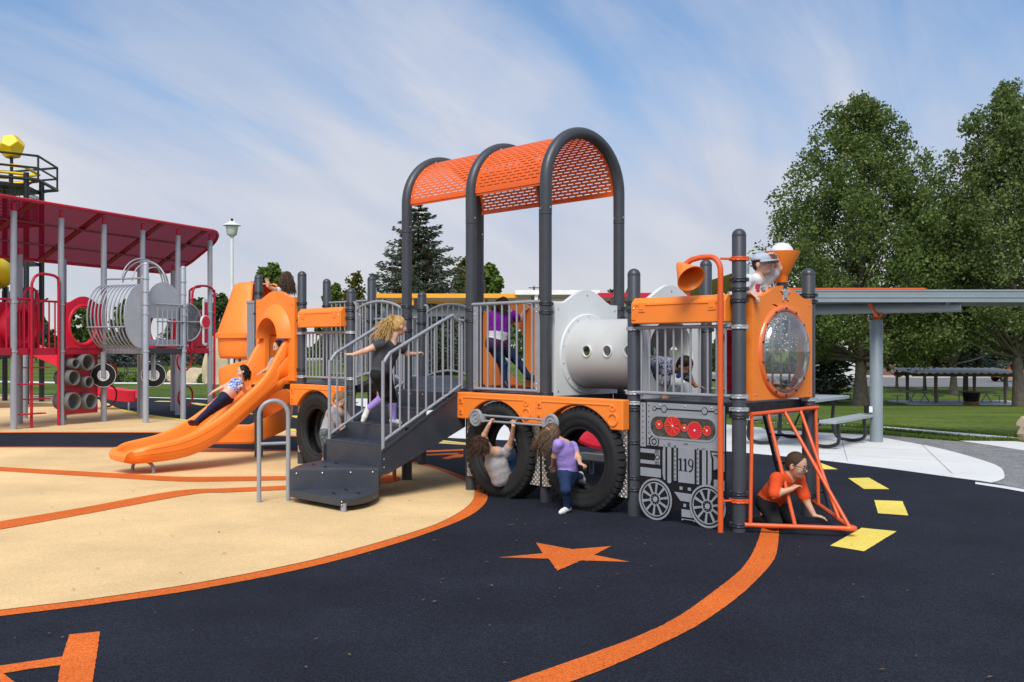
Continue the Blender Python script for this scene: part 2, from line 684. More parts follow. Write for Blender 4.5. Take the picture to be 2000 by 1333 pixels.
M_NAVY = rubber('navy_rubber', (0.006, 0.0072, 0.012), (0.0105, 0.0125, 0.0200), (0.021, 0.0245, 0.036), dust=0.55)
M_TAN = rubber('tan_rubber', (0.66, 0.435, 0.19), (0.755, 0.525, 0.262), (0.82, 0.60, 0.335), 0.3)
M_ORLINE = rubber('orange_rubber', (0.50, 0.085, 0.012), (0.68, 0.135, 0.020), (0.77, 0.20, 0.04), 0.4)
M_YELLINE = rubber('yellow_rubber', (0.68, 0.50, 0.07), (0.80, 0.62, 0.11), (0.86, 0.72, 0.20), 0.4)
M_BRLINE = rubber('brown_rubber', (0.20, 0.10, 0.045), (0.30, 0.16, 0.075), (0.36, 0.20, 0.10), 0.4)
M_CONC = pm('concrete', (0.66, 0.655, 0.64), 0.85, var=0.07, vscale=0.9, bump=0.12, bscale=60, fine=0.06, fscale=90, detail=8)
M_GRAVEL = pm('gravel', (0.20, 0.198, 0.20), 0.95, var=0.2, vscale=3, bump=0.7, bscale=45, fine=0.45, fscale=48)
M_ROAD = pm('asphalt', (0.16, 0.155, 0.155), 0.9, var=0.12, vscale=0.4, fine=0.15, fscale=30)


def lawn_mat():
    m = bpy.data.materials.new('grass_lawn')
    m.use_nodes = True
    nt = m.node_tree
    b = nt.nodes['Principled BSDF']
    b.inputs['Roughness'].default_value = 0.9
    b.inputs['Specular IOR Level'].default_value = 0.15
    tcn = nt.nodes.new('ShaderNodeTexCoord')

    def nz(scale, det, c):
        n = nt.nodes.new('ShaderNodeTexNoise')
        n.inputs['Scale'].default_value = scale
        n.inputs['Detail'].default_value = det
        nt.links.new(tcn.outputs['Object'], n.inputs['Vector'])
        r = nt.nodes.new('ShaderNodeValToRGB')
        r.color_ramp.elements[0].position = 0.32
        r.color_ramp.elements[1].position = 0.7
        r.color_ramp.elements[0].color = (*c[0], 1)
        r.color_ramp.elements[1].color = (*c[1], 1)
        nt.links.new(n.outputs['Fac'], r.inputs[0])
        return r.outputs[0]
    a = nz(0.25, 6, ((0.054, 0.096, 0.012), (0.135, 0.178, 0.030)))
    f = nz(5, 5, ((0.62, 0.66, 0.5), (1.35, 1.28, 1.2)))
    g = nz(28, 3, ((0.62, 0.62, 0.62), (1.4, 1.4, 1.4)))
    for x in (f, g):
        mm = nt.nodes.new('ShaderNodeMix')
        mm.data_type = 'RGBA'
        mm.blend_type = 'MULTIPLY'
        mm.inputs[0].default_value = 1
        nt.links.new(a, mm.inputs[6])
        nt.links.new(x, mm.inputs[7])
        a = mm.outputs[2]
    nt.links.new(a, b.inputs['Base Color'])
    bp = nt.nodes.new('ShaderNodeBump')
    bp.inputs['Strength'].default_value = 0.6
    bp.inputs['Distance'].default_value = 0.03
    n = nt.nodes.new('ShaderNodeTexNoise')
    n.inputs['Scale'].default_value = 40
    nt.links.new(tcn.outputs['Object'], n.inputs['Vector'])
    nt.links.new(n.outputs['Fac'], bp.inputs['Height'])
    nt.links.new(bp.outputs[0], b.inputs['Normal'])
    return m


M_LAWN = lawn_mat()

# the lawn: one sheet from under the camera to the horizon
xs = np.concatenate([-np.geomspace(900, 30, 24), np.linspace(-28, 60, 60), np.geomspace(64, 900, 24)])
ys = np.concatenate([np.linspace(-40, 12, 8), np.linspace(14, 110, 70), np.geomspace(116, 1600, 26)])
vsg = [(float(x), float(y), terrain(float(x), float(y))) for y in ys for x in xs]
nx = len(xs)
fsg = [(j * nx + i, j * nx + i + 1, (j + 1) * nx + i + 1, (j + 1) * nx + i) for j in range(len(ys) - 1) for i in range(nx - 1)]
lawn = MB().add(vsg, fsg).build('lawn', M_LAWN, smooth=180)
structure(lawn)


def ragged(loop, step=.035, amp=.0017):
    """hand-trowelled edge: short steps, each a few millimetres out"""
    out = []
    for i, p in enumerate(loop):
        q = loop[(i + 1) % len(loop)]
        L = (q - p).length
        near = min(p.length, q.length) < 13
        n = max(1, min(60, int(L / step))) if near else 1
        d = (q - p).normalized() if L > 1e-6 else Vector((1, 0, 0))
        nn = Vector((-d.y, d.x, 0))
        for k in range(n):
            out.append(p.lerp(q, k / n) + (nn * rng.gauss(0, amp) if k else Vector((0, 0, 0))))
    return out


def sheet(name, pts, z, mat, parent=None):
    loop = [Vector((p[0], p[1], 0)) for p in pts]
    if parent is not None:
        loop = ragged(loop)
    tris = mgeo.tessellate_polygon([loop])
    fs = []
    for a, b, c in tris:
        if (loop[b] - loop[a]).cross(loop[c] - loop[a]).z < 0:
            a, b, c = a, c, b
        fs.append((a, b, c))
    o = MB().add([(p.x, p.y, z) for p in loop], fs).build(name, mat, parent, smooth=0)
    return o


def px(*pts):
    return [gnd(x, y) for x, y in pts]


def sp(pts, sub=8):
    return [Vector((p[0], p[1], 0)) for p in catmull([Vector((q[0], q[1], 0)) for q in pts], sub)]


# gravel bed on the right
gravel_l = px((1500, 840), (1600, 844), (1725, 849), (1800, 856), (1873, 862), (1940, 868), (2000, 878), (2080, 890), (2200, 905)) + [Vector((13, 13, 0)), Vector((13, 6, 0)), Vector((5, 8, 0)), Vector((3, 12, 0))]
structure(sheet('gravel_bed', gravel_l, -0.008, M_GRAVEL))
# concrete plaza behind and beside the train
front = sp(px((2350, 1010), (2120, 976), (2000, 955.5), (1930, 942), (1857, 932), (1725, 914), (1593, 898), (1458, 885), (1300, 873), (1100, 864), (905, 857), (835, 852)), 6)
tip = sp(px((1930, 944), (1952, 938), (1962, 930), (1949, 910), (1890, 890), (1824, 873), (1758, 861), (1699, 851), (1600, 845)), 6)
plaza = tip + [Vector((4.4, 20.5, 0)), Vector((3.5, 24, 0)), Vector((2.5, 31, 0)), Vector((-7.5, 31, 0)), Vector((-7.5, 24, 0)), Vector((-5, 16, 0)), Vector((0, 13.5, 0)), Vector((3.0, 11.5, 0)), gnd(1905, 946)]
pl = structure(sheet('concrete_plaza', plaza, -0.003, M_CONC))
kerb_in = px((1905, 942), (1960, 949.5), (2060, 967), (2200, 990)) + px((2200, 997), (2060, 972.5), (1960, 954.5), (1905, 946))
structure(sheet('concrete_kerb', kerb_in, 0.003, M_CONC))
structure(sheet('concrete_pad', px((1873, 861), (2000, 862), (2200, 865), (2200, 900), (2000, 880), (1930, 869)), -0.002, M_CONC))
# saw-cut joints in the plaza
jm = MB()
for a, b in (((1440, 862), (1800, 880)), ((1500, 879), (1880, 903)), ((1640, 845), (1655, 900)), ((1800, 868), (1860, 925)), ((1440, 850), (1700, 862))):
    p, q = gnd(*a), gnd(*b)
    d = (q - p).normalized()
    n_ = Vector((-d.y, d.x, 0)) * 0.005
    jm.add([p + n_, q + n_, q - n_, p - n_], [(3, 2, 1, 0)])
jo = jm.build('joint', pm('joint_grey', (0.30, 0.30, 0.29), 0.9), pl, smooth=0)
jo.location.z = 0.0005
# narrow path across the lawn
path = sp(px((1440, 812), (1656, 826), (1725, 833), (1824, 841), (1992, 855), (2100, 866)), 5)
path2 = sp(px((1440, 815), (1656, 830), (1725, 837.5), (1824, 846.5), (1992, 861.5), (2100, 873)), 5)
pm_ = MB()
for i in range(len(path) - 1):
    q = [path[i], path[i + 1], path2[i + 1], path2[i]]
    pm_.add([(p.x, p.y, terrain(p.x, p.y) + 0.012) for p in q], [(3, 2, 1, 0)])
structure(pm_.build('path', M_CONC, smooth=0))
lp = px((-200, 741), (100, 746), (230, 747), (420, 748), (520, 749)) + px((520, 752), (420, 751), (230, 750), (100, 749), (-200, 744))
structure(sheet('lawn_path', lp, 0.0, M_CONC))

# navy safety surfacing
lawn_edge = px((835, 852), (790, 822), (740, 800), (690, 791), (620, 787), (500, 784), (400, 781), (250, 777), (100, 774.5), (0, 773), (-200, 771))
navy = [Vector((9.5, -5, 0))] + front + lawn_edge[1:] + [Vector((-26, 24, 0)), Vector((-22, 8, 0)), Vector((-14, -5, 0))]
nv = structure(sheet('rubber_surfacing', navy, 0.0, M_NAVY))
ke = MB()
le = sp(lawn_edge[3:], 4)
for i in range(len(le) - 1):
    a, b = le[i], le[i + 1]
    ke.add([(a.x, a.y - 0.05, 0.012), (b.x, b.y - 0.05, 0.012), (b.x, b.y + 0.35, 0.012), (a.x, a.y + 0.35, 0.012)], [(0, 1, 2, 3), (3, 2, 1, 0)][1:2])
structure(ke.build('edge_kerb', M_CONC, smooth=0))

# the big tan disc with its orange rim
rim_out = sp(px((-260, 1240), (-120, 1222), (0, 1205), (200, 1180), (400, 1150), (600, 1110), (750, 1070), (850, 1037), (915, 1010), (945, 987), (952, 970), (942, 952), (909, 932.5), (875, 919.5), (834, 907.5), (807, 903), (776, 898.5), (700, 890), (600, 882.5), (500, 878), (300, 874.5), (0, 873.5), (-260, 875)), 8)
rim_in = sp(px((-260, 1227), (-120, 1210), (0, 1194), (200, 1169), (400, 1138), (600, 1098), (750, 1058), (850, 1026), (900, 1000), (922, 980), (927, 962), (924, 953), (909, 942), (875, 926.5), (840, 914), (807, 907), (778, 904), (700, 895.5), (600, 886), (500, 881), (300, 877), (0, 876), (-260, 878)), 8)
far_l = [Vector((-15.5, 14.6, 0)), Vector((-16.5, 11, 0)), Vector((-14, 7, 0)), Vector((-9, 4.9, 0))]
tan_o = sheet('orange_rim', rim_out + far_l, 0.004, M_ORLINE, nv)
tan_i = sheet('tan_disc', rim_in + [Vector((-15.3, 14.3, 0)), Vector((-16.1, 11, 0)), Vector((-13.8, 7.2, 0)), Vector((-9, 5.2, 0))], 0.008, M_TAN, nv)


def band(name, top, bot, z, mat):
    return sheet(name, sp(px(*top), 6) + sp(px(*bot), 6)[::-1], z, mat, nv)


band('orange_line', [(-150, 905), (0, 914), (200, 925), (345, 933), (450, 933), (560, 932), (640, 931)], [(-150, 913), (0, 922), (200, 934), (350, 942.5), (450, 942), (560, 940), (640, 939)], 0.012, M_ORLINE)
band('orange_line', [(-150, 1047), (0, 1021), (150, 996), (340, 961.5), (440, 956), (560, 951), (660, 947)], [(-150, 1063), (0, 1037), (175, 1005), (375, 968), (450, 964), (560, 959), (660, 954)], 0.0125, M_ORLINE)
hub = gnd(690, 938.5)
sheet('orange_disc', circle(hub.x, hub.y, 0.56, 48), 0.013, M_ORLINE, nv)
band('orange_line', [(1485, 1000), (1487, 1032), (1475, 1070), (1450, 1110), (1400, 1152), (1325, 1205), (1250, 1242), (1150, 1280), (1000, 1332), (850, 1378)],
     [(1520, 1000), (1521.5, 1035), (1517, 1080), (1500, 1110), (1450, 1160), (1375, 1215), (1300, 1255), (1200, 1300), (1115, 1333), (1000, 1372)], 0.004, M_ORLINE)
sheet('star_marking', px((975, 1090), (1060, 1082), (1046.5, 1061), (1117.5, 1074), (1194, 1068), (1160, 1085), (1229, 1098.5), (1135, 1096), (1088.5, 1116), (1071.5, 1092.5)), 0.004, M_ORLINE, nv)
for q in (((1570, 902), (1600, 904), (1636, 917.5), (1585, 917.5)), ((1657, 935), (1697, 934), (1737, 956.5), (1687, 956)),
          ((1707.5, 978), (1762.5, 980), (1774, 1008), (1715, 1003.5)), ((1621.5, 1067), (1682.5, 1032), (1751, 1039), (1687.5, 1078))):
    sheet('yellow_dash', px(*q), 0.004, M_YELLINE, nv)
# the painted letter by the near left corner
sheet('letter_marking', px((135, 1241), (195, 1235), (189, 1280), (179, 1345), (160, 1400), (95, 1400), (112, 1340), (118, 1301), (60, 1308), (0, 1318), (-90, 1332), (-90, 1400), (-160, 1400), (-150, 1320), (-60, 1310), (0, 1302), (60, 1293), (122, 1284)), 0.004, M_ORLINE, nv)
sheet('letter_stroke', px((-90, 1306), (-20, 1312.5), (9, 1318.5), (48, 1350), (70, 1400), (20, 1400), (-30, 1350)), 0.0045, M_ORLINE, nv)
# second tan field under the red structure
near2 = [(-260, 848), (0, 846), (296, 846), (451, 850), (620, 855), (833, 865.5), (930, 871)]
far2 = [(205, 786), (215, 793), (230, 800), (262, 807), (295, 814), (350, 821), (425, 830), (470, 833), (620, 845), (833, 860.5), (930, 869.5)]
t2 = sp(px(*near2), 6) + sp(px(*far2), 6)[::-1] + px((190, 780), (150, 776), (0, 774.5), (-260, 773))
sheet('tan_field', t2, 0.004, M_TAN, nv)
band('orange_line', [(-260, 847), (0, 845), (296, 845), (451, 848.8), (620, 853.8), (760, 861)], [(-260, 848.6), (0, 846.8), (296, 846.8), (451, 850.6), (620, 855.6), (760, 862.5)], 0.008, M_ORLINE)
band('yellow_line', [(203, 785), (215, 791), (230, 798), (262, 805), (295, 811.5), (350, 819), (425, 828), (470, 831), (620, 842.5), (833, 858.5), (930, 868.5)],
     [(203, 790), (215, 796), (230, 803), (262, 810.5), (295, 816), (350, 822.5), (425, 831.5), (470, 834.5), (620, 847), (833, 862), (930, 870)], 0.009, M_YELLINE)
band('brown_line', [(-100, 786), (0, 787), (90, 788.5), (170, 792)], [(-100, 796), (0, 797.5), (90, 795), (170, 796)], 0.008, M_BRLINE)
for q in (((368, 787.5), (385, 787.5), (420, 793), (390, 792.5)), ((455, 803), (478, 804), (497, 810), (470, 808.5)), ((560, 812), (590, 813), (610, 818), (578, 817)), ((310, 783.5), (345, 784), (330, 785.5), (300, 785))):
    sheet('yellow_dash', px(*q), 0.004, M_YELLINE, nv)
# orange flame strokes behind the stairs
for q in (((905, 878), (905, 881), (833, 884), (805, 885), (833, 881)), ((905, 885), (905, 887.5), (833, 891), (800, 892), (833, 888)), ((905, 884), (905, 893), (872, 898), (862, 896))):
    sheet('orange_flame', px(*q), 0.004, M_ORLINE, nv)

# dry leaves and bits blown over the rubber
lm_ = MB()
for k in range(170):
    d = 4.0 + 12 * rng.random() ** 1.3
    x, y = d * rng.uniform(-.5, .5), d
    a, l, w = rng.uniform(0, 6.28), rng.uniform(.008, .022), rng.uniform(.004, .010)
    c, s_ = math.cos(a), math.sin(a)
    z = .017
    lm_.add([(x - c * l, y - s_ * l, z), (x + s_ * w, y - c * w, z + .004), (x + c * l, y + s_ * l, z + .002), (x - s_ * w, y + c * w, z + .003)], [(0, 1, 2, 3)])
lf = lm_.build('leaf_litter', pm('dry_leaf', (.16, .10, .045), .9, var=.4, vscale=30), smooth=0)
lf['kind'] = 'stuff'
lf['label'] = 'tiny dry leaf bits scattered over the rubber ground'
lf['category'] = 'litter'

# road beyond the lawn on the right
rd = MB()
rpts = [(-30, 112, 128), (0, 108, 126), (30, 101, 134), (55, 100, 134), (90, 99, 133), (150, 97, 132)]
for (x0, a0, b0), (x1, a1, b1) in zip(rpts[:-1], rpts[1:]):
    rd.add([(x0, a0, terrain(x0, a0) + .05), (x1, a1, terrain(x1, a1) + .05), (x1, b1, terrain(x1, b1) + .06), (x0, b0, terrain(x0, b0) + .06)], [(0, 1, 2, 3)])
structure(rd.build('road', M_ROAD, smooth=0))
rs = MB()
for (x0, a0, b0), (x1, a1, b1) in zip(rpts[:-1], rpts[1:]):
    rs.add([(x0, b0, terrain(x0, b0) + .2), (x1, b1, terrain(x1, b1) + .2), (x1, b1 + 7, terrain(x1, b1) + .22), (x0, b0 + 7, terrain(x0, b0) + .22),
            (x0, b0, terrain(x0, b0)), (x1, b1, terrain(x1, b1))], [(0, 1, 2, 3), (4, 5, 1, 0)])
structure(rs.build('pavement', pm('pale_paving', (0.46, 0.40, 0.36), 0.9, var=0.1, vscale=0.2), smooth=0))

# grass blades standing along the cut edges of the nearer lawns
NB = 16000
e1 = px((1500, 841), (1600, 843), (1725, 848), (1800, 855), (1873, 860.5), (1940, 861.5), (2000, 861), (2200, 864))


def along(poly, n, lo, hi):
    k = nrng.integers(0, len(poly) - 1, n)
    f = nrng.random(n)
    a = np.array([[p.x, p.y] for p in poly])
    q = a[k] * (1 - f[:, None]) + a[k + 1] * f[:, None]
    q[:, 1] += lo + (hi - lo) * nrng.random(n) ** 1.6
    return q


gq = np.concatenate([along(e1, NB // 4, .02, .5), along(path, NB // 4, .03, .7), along(path2, NB // 4, -.04, -.35), along(lawn_edge[3:], NB // 4, .36, 1.2)])
gx, gy = gq[:, 0], gq[:, 1]
gz = np.array([terrain(a, b) for a, b in zip(gx, gy)])
nb = len(gx)
hh = nrng.uniform(.025, .06, nb)
ww = nrng.uniform(.008, .018, nb)
an = nrng.uniform(0, math.pi, nb)
lx_, ly_ = nrng.normal(0, .03, nb), nrng.normal(0, .03, nb)
vv = np.empty((nb, 3, 3))
vv[:, 0] = np.stack([gx - np.cos(an) * ww, gy - np.sin(an) * ww, gz], 1)
vv[:, 1] = np.stack([gx + np.cos(an) * ww, gy + np.sin(an) * ww, gz], 1)
vv[:, 2] = np.stack([gx + lx_, gy + ly_, gz + hh], 1)


def np_mesh(name, verts, faces_n, mats, matidx=None, smooth=False):
    """mesh from numpy verts (N,3) and faces (F,k)"""
    me = bpy.data.meshes.new(name)
    nf, k = faces_n.shape
    me.vertices.add(len(verts))
    me.vertices.foreach_set('co', np.ascontiguousarray(verts, dtype=np.float32).ravel())
    me.loops.add(nf * k)
    me.loops.foreach_set('vertex_index', np.ascontiguousarray(faces_n, dtype=np.int32).ravel())
    me.polygons.add(nf)
    me.polygons.foreach_set('loop_start', np.arange(0, nf * k, k, dtype=np.int32))
    for m in (mats if isinstance(mats, (list, tuple)) else [mats]):
        me.materials.append(m)
    if matidx is not None:
        me.polygons.foreach_set('material_index', np.ascontiguousarray(matidx, dtype=np.int32))
    if smooth:
        me.polygons.foreach_set('use_smooth', np.ones(nf, dtype=bool))
    me.update(calc_edges=True)
    return me


def leaf_mat(name, c1, c2, rough=0.6, trans=0.35):
    """leaves: every leaf its own tone, some light through them"""
    if name in MATS:
        return MATS[name]
    m = bpy.data.materials.new(name)
    m.use_nodes = True
    nt = m.node_tree
    nt.nodes.clear()
    o = nt.nodes.new('ShaderNodeOutputMaterial')
    geo = nt.nodes.new('ShaderNodeNewGeometry')
    rp = nt.nodes.new('ShaderNodeValToRGB')
    rp.color_ramp.elements[0].color = (*c1, 1)
    rp.color_ramp.elements[1].color = (*c2, 1)
    nt.links.new(geo.outputs['Random Per Island'], rp.inputs[0])
    b = nt.nodes.new('ShaderNodeBsdfPrincipled')
    b.inputs['Roughness'].default_value = rough
    b.inputs['Specular IOR Level'].default_value = 0.25
    nt.links.new(rp.outputs[0], b.inputs['Base Color'])
    t = nt.nodes.new('ShaderNodeBsdfTranslucent')
    nt.links.new(rp.outputs[0], t.inputs[0])
    mx_ = nt.nodes.new('ShaderNodeMixShader')
    mx_.inputs[0].default_value = trans
    nt.links.new(b.outputs[0], mx_.inputs[1])
    nt.links.new(t.outputs[0], mx_.inputs[2])
    nt.links.new(mx_.outputs[0], o.inputs[0])
    MATS[name] = m
    return m


go = bpy.data.objects.new('grass', np_mesh('grass', vv.reshape(-1, 3), np.arange(nb * 3).reshape(nb, 3), leaf_mat('grass_blade', (0.07, 0.13, 0.015), (0.16, 0.22, 0.04))))
COL.objects.link(go)
go['kind'] = 'stuff'
go['label'] = 'short green grass blades of the mown lawns'
go['category'] = 'grass'

# ================================================================== TRAIN PLAY STRUCTURE
TRZ = math.atan2(FW.y, FW.x)
train = thing('train_play_structure', 'orange and charcoal train-shaped play structure with slides, tyres and arched slotted roof', 'playground', (AX, AY, 0), TRZ)
PR = 0.0605
TX = lambda t: -S * t


def dome_post(name, x, y, top, mat, parent, r=PR, z0=-0.02, seam=True):
    mb = MB()
    prof = [(r, z0), (r, top - r)] if not seam else [(r, z0), (r, top - r - 0.012), (r * 0.975, top - r - 0.009), (r * 1.01, top - r - 0.004), (r * 1.01, top - r)]
    for k in range(1, 9):
        a = math.pi / 2 * k / 8
        prof.append((max(r * 1.01 * math.cos(a), 0.0005), top - r + r * math.sin(a)))
    mb.lathe(prof, 28, Matrix.Translation((x, y, 0)))
    return mb.build(name, mat, parent, smooth=50)


def clamp_mesh(mat, key, r=PR):
    mb = MB()
    mb.lathe([(r + .001, -.017), (r + .009, -.017), (r + .011, -.012), (r + .0075, -.006), (r + .0075, .006), (r + .011, .012), (r + .009, .017), (r + .001, .017)], 28)
    for sgn in (-1, 1):
        mb.box((sgn * (r + .014), 0, 0), (.022, .03, .032))
    for a in (-.6, 0, .6):
        mb.box((math.sin(a) * (r + .008), -math.cos(a) * (r + .008), 0), (.012, .012, .014), Matrix.Rotation(a, 3, 'Z'))
    return mb.mesh('clamp_' + key, mat)


CL = {'d': clamp_mesh(M_CLAMP, 'dark'), 's': clamp_mesh(M_SILVER, 'silver'), 'o': clamp_mesh(M_ORSTEEL, 'orange')}


def clamps(post, x, y, spec, rz=0.0, table=CL):
    for z, k in spec:
        inst('clamp', table[k], post, (x, y, z), (0, 0, rz))


tops = {(0, 0): 2.588, (1, 0): 2.313, (5, 0): 2.33, (6, 0): 2.608, (7, 0): 2.627,
        (0, 1): 2.315, (1, 1): 2.47, (5, 1): 2.329, (6, 1): 2.603, (7, 1): 2.617}
spec = {(0, 0): [(2.33, 'o'), (2.15, 'd'), (2.07, 'd'), (1.975, 'd'), (1.748, 's'), (1.155, 's'), (1.045, 's'), (.985, 'd'), (.33, 'd'), (.265, 'o'), (.06, 'd')],
        (1, 0): [(1.99, 'd'), (1.92, 'd'), (1.748, 's'), (1.15, 's'), (1.055, 's'), (1.0, 'd'), (.69, 'd'), (.36, 'd'), (.25, 'd')],
        (2, 0): [(2.02, 'd'), (1.93, 'd'), (1.10, 'd'), (1.0, 'd')],
        (3, 0): [(1.99, 'd'), (1.87, 'd'), (1.10, 'd')],
        (4, 0): [(2.06, 'd'), (1.93, 'd'), (1.78, 'd'), (1.05, 'd'), (.30, 'o')],
        (5, 0): [(2.13, 'd'), (2.05, 'd'), (1.95, 'd'), (1.765, 's'), (1.18, 's'), (1.08, 'd'), (1.0, 'd')],
        (6, 0): [(2.17, 'd'), (1.94, 'd'), (1.765, 's'), (1.28, 'd'), (1.18, 's')],
        (7, 0): [(2.36, 'd'), (2.06, 'd'), (1.1, 's')],
        (0, 1): [(2.06, 'd'), (2.0, 'd'), (1.09, 's'), (1.03, 'd'), (.2, 'd')],
        (1, 1): [(1.75, 'd'), (1.1, 'd')], (5, 1): [(2.08, 'd'), (1.9, 'd'), (1.1, 'd')],
        (6, 1): [(2.16, 'd'), (1.95, 'd'), (1.1, 'd')], (7, 1): [(2.2, 'd'), (2.05, 'd'), (1.1, 'd')],
        (2, 1): [(2.0, 'd'), (1.9, 'd'), (1.08, 'd')], (3, 1): [(2.0, 'd'), (1.1, 'd')], (4, 1): [(2.0, 'd'), (1.1, 'd')]}
POSTS = {}
for t in range(8):
    for s_ in (0, 1):
        x, y = TX(t), S * s_
        if t in (2, 3, 4):
            p = MB().lathe([(PR, -.02), (PR, 2.93)], 28, Matrix.Translation((x, y, 0))).build('post', M_POST, train, smooth=50)
        else:
            p = dome_post('post', x, y, tops[(t, s_)], M_POST, train)
        POSTS[(t, s_)] = p
        clamps(p, x, y, spec.get((t, s_), [(1.05, 'd')]), rng.uniform(-.2, .2))

# ---- arches and slotted barrel roof
ZS = 3.265
for t in (2, 3, 4):
    x = TX(t)
    pts = [(x, 0, 2.934), (x, 0, 3.1)] + [(x, S / 2 - S / 2 * math.cos(a), ZS + S / 2 * math.sin(a)) for a in np.linspace(0, math.pi, 33)] + [(x, S, 3.1), (x, S, 2.934)]
    ar = MB().tube(pts, PR + .0015, 24).build('arch', M_POST, train, smooth=50)
    bm = MB()
    for y in (0, S):
        bm.cyl((x + .065, y, 3.0), (x + .058, y, 3.0), .009, 8)
        bm.cyl((x - .02, y - .066, 2.99), (x - .02, y - .058, 2.99), .008, 8)
    bm.build('bolt', M_BOLT, ar)


def barrel(x0, x1):
    """perforated half-barrel: rows of slots, brick-staggered"""
    rr = S / 2 - .005
    rows, th = 50, .004
    a_tot = math.pi
    pitch = a_tot / rows
    L = x1 - x0
    ncol = 9
    cell = L / ncol
    mb = MB()

    def patch(xa, xb, a, b, seg=1):
        vs, fs = [], []
        for r_ in (rr, rr - th):
            for k in range(seg + 1):
                ang = a + (b - a) * k / seg
                for x in (xa, xb):
                    vs.append((x, S / 2 - r_ * math.cos(ang), ZS + r_ * math.sin(ang)))
        n = 2 * (seg + 1)
        for k in range(seg):
            i = 2 * k
            fs.append((i, i + 2, i + 3, i + 1))
            fs.append((n + i, n + i + 1, n + i + 3, n + i + 2))
        fs += [(0, 1, n + 1, n), (2 * seg, n + 2 * seg, n + 2 * seg + 1, 2 * seg + 1)]
        fs += [(2 * k, n + 2 * k, n + 2 * k + 2, 2 * k + 2) for k in range(seg)]
        fs += [(2 * k + 1, 2 * k + 3, n + 2 * k + 3, n + 2 * k + 1) for k in range(seg)]
        mb.add(vs, fs)
    slot = pitch * 0.27
    for k in range(rows):
        a = pitch * k
        patch(x0, x1, a, a + pitch - slot)
        off = cell * 0.5 if k % 2 else 0.0
        web = cell * 0.24
        a2, b2 = a + pitch - slot, a + pitch
        if k < 1 or k > rows - 2:
            patch(x0, x1, a2, b2)
            continue
        edges = [x0 + .03]
        c = x0 + off
        patch(x0, x0 + .04, a2, b2)
        patch(x1 - .04, x1, a2, b2)
        while c < x1:
            xa, xb = max(c - web / 2, x0 + .04), min(c + web / 2, x1 - .04)
            if xb > xa:
                patch(xa, xb, a2, b2)
            c += cell
    return mb


for t in (2, 3):
    x1, x0 = TX(t) - PR - .002, TX(t + 1) + PR + .002
    rp = barrel(x0, x1).build('roof_panel', M_ROOF, train, smooth=20)
    lip = MB()
    for y, sg in ((0.005, 1), (S - .005, -1)):
        lip.box(((x0 + x1) / 2, y + sg * .012, ZS - .008), (x1 - x0, .006, .030))
    lip.build('edge_lip', M_ROOF, rp)
    bb = MB()
    for x in (x0 + .02, x1 - .02):
        for a in np.linspace(.15, math.pi - .15, 9):
            p = Vector((x, S / 2 - (S / 2 - .003) * math.cos(a), ZS + (S / 2 - .003) * math.sin(a)))
            bb.ellipsoid(p, (.008, .008, .008), 8, 5)
    bb.build('bolt', M_BOLT, rp)

# ---- decks
DZ = 1.09


def deck(t0, name='deck', y0=.045, y1=S - .045):
    xa, xb = TX(t0 + 1) + .045, TX(t0) - .045
    d = MB().box(((xa + xb) / 2, (y0 + y1) / 2, DZ - .006), (xb - xa, y1 - y0, .012)).build(name, M_DECK, train)
    rim = MB()
    rim.box(((xa + xb) / 2, y0 + .012, DZ - .05), (xb - xa, .02, .088))
    rim.box(((xa + xb) / 2, y1 - .012, DZ - .05), (xb - xa, .02, .088))
    rim.box((xa + .012, (y0 + y1) / 2, DZ - .051), (.02, y1 - y0 - .05, .086))
    rim.box((xb - .012, (y0 + y1) / 2, DZ - .051), (.02, y1 - y0 - .05, .086))
    rim.build('deck_rim', M_DECK, d)
    ho = MB()
    for k in range(7):
        yy = y0 + .12 + k * (y1 - y0 - .24) / 6
        ho.cyl((xb - .0019, yy, DZ - .045), (xb - .0005, yy, DZ - .045), .008, 8)
        xx = xa + .12 + k * (xb - xa - .24) / 6
        ho.cyl((xx, y0 + .0019, DZ - .045), (xx, y0 + .0005, DZ - .045), .008, 8)
    ho.build('bolt_hole', M_BLACK, d)
    return d


for t in (0, 2, 3, 5, 6):
    deck(t)
MB().box((TX(1.5), .1, DZ - .06), (S - .13, .05, .09)).box((TX(1.5), S - .1, DZ - .06), (S - .13, .05, .09)).build('tunnel_beam', M_DECK, train, bevel=.004)

# ---- bar barriers
BARM = {}


def bar_mesh(L, r, mat=M_RAIL):
    k = (round(L, 3), r, mat.name)
    if k not in BARM:
        BARM[k] = MB().cyl((0, 0, 0), (0, 0, L), r, 10).mesh('bar', mat, 50)
    return BARM[k]


def barrier(p0, p1, z0, z1, n, parent=train, r=.0105, rr=.0165, mat=M_RAIL, name='barrier', inset=.06, ends=True):
    a, b = Vector((*p0, 0)), Vector((*p1, 0))
    d = (b - a).normalized()
    mb = MB()
    mb.tube([a + Vector((0, 0, z1)), b + Vector((0, 0, z1))], rr, 12)
    o = mb.build(name, mat, parent, 50)
    MB().tube([a + Vector((0, 0, z0)), b + Vector((0, 0, z0))], rr, 12).build('lower_rail', mat, o, 50)
    L = (b - a).length - 2 * inset
    for k in range(n):
        p = a + d * (inset + L * k / (n - 1))
        inst('bar', bar_mesh(z1 - z0, r, mat), o, (p.x, p.y, z0))
    return o


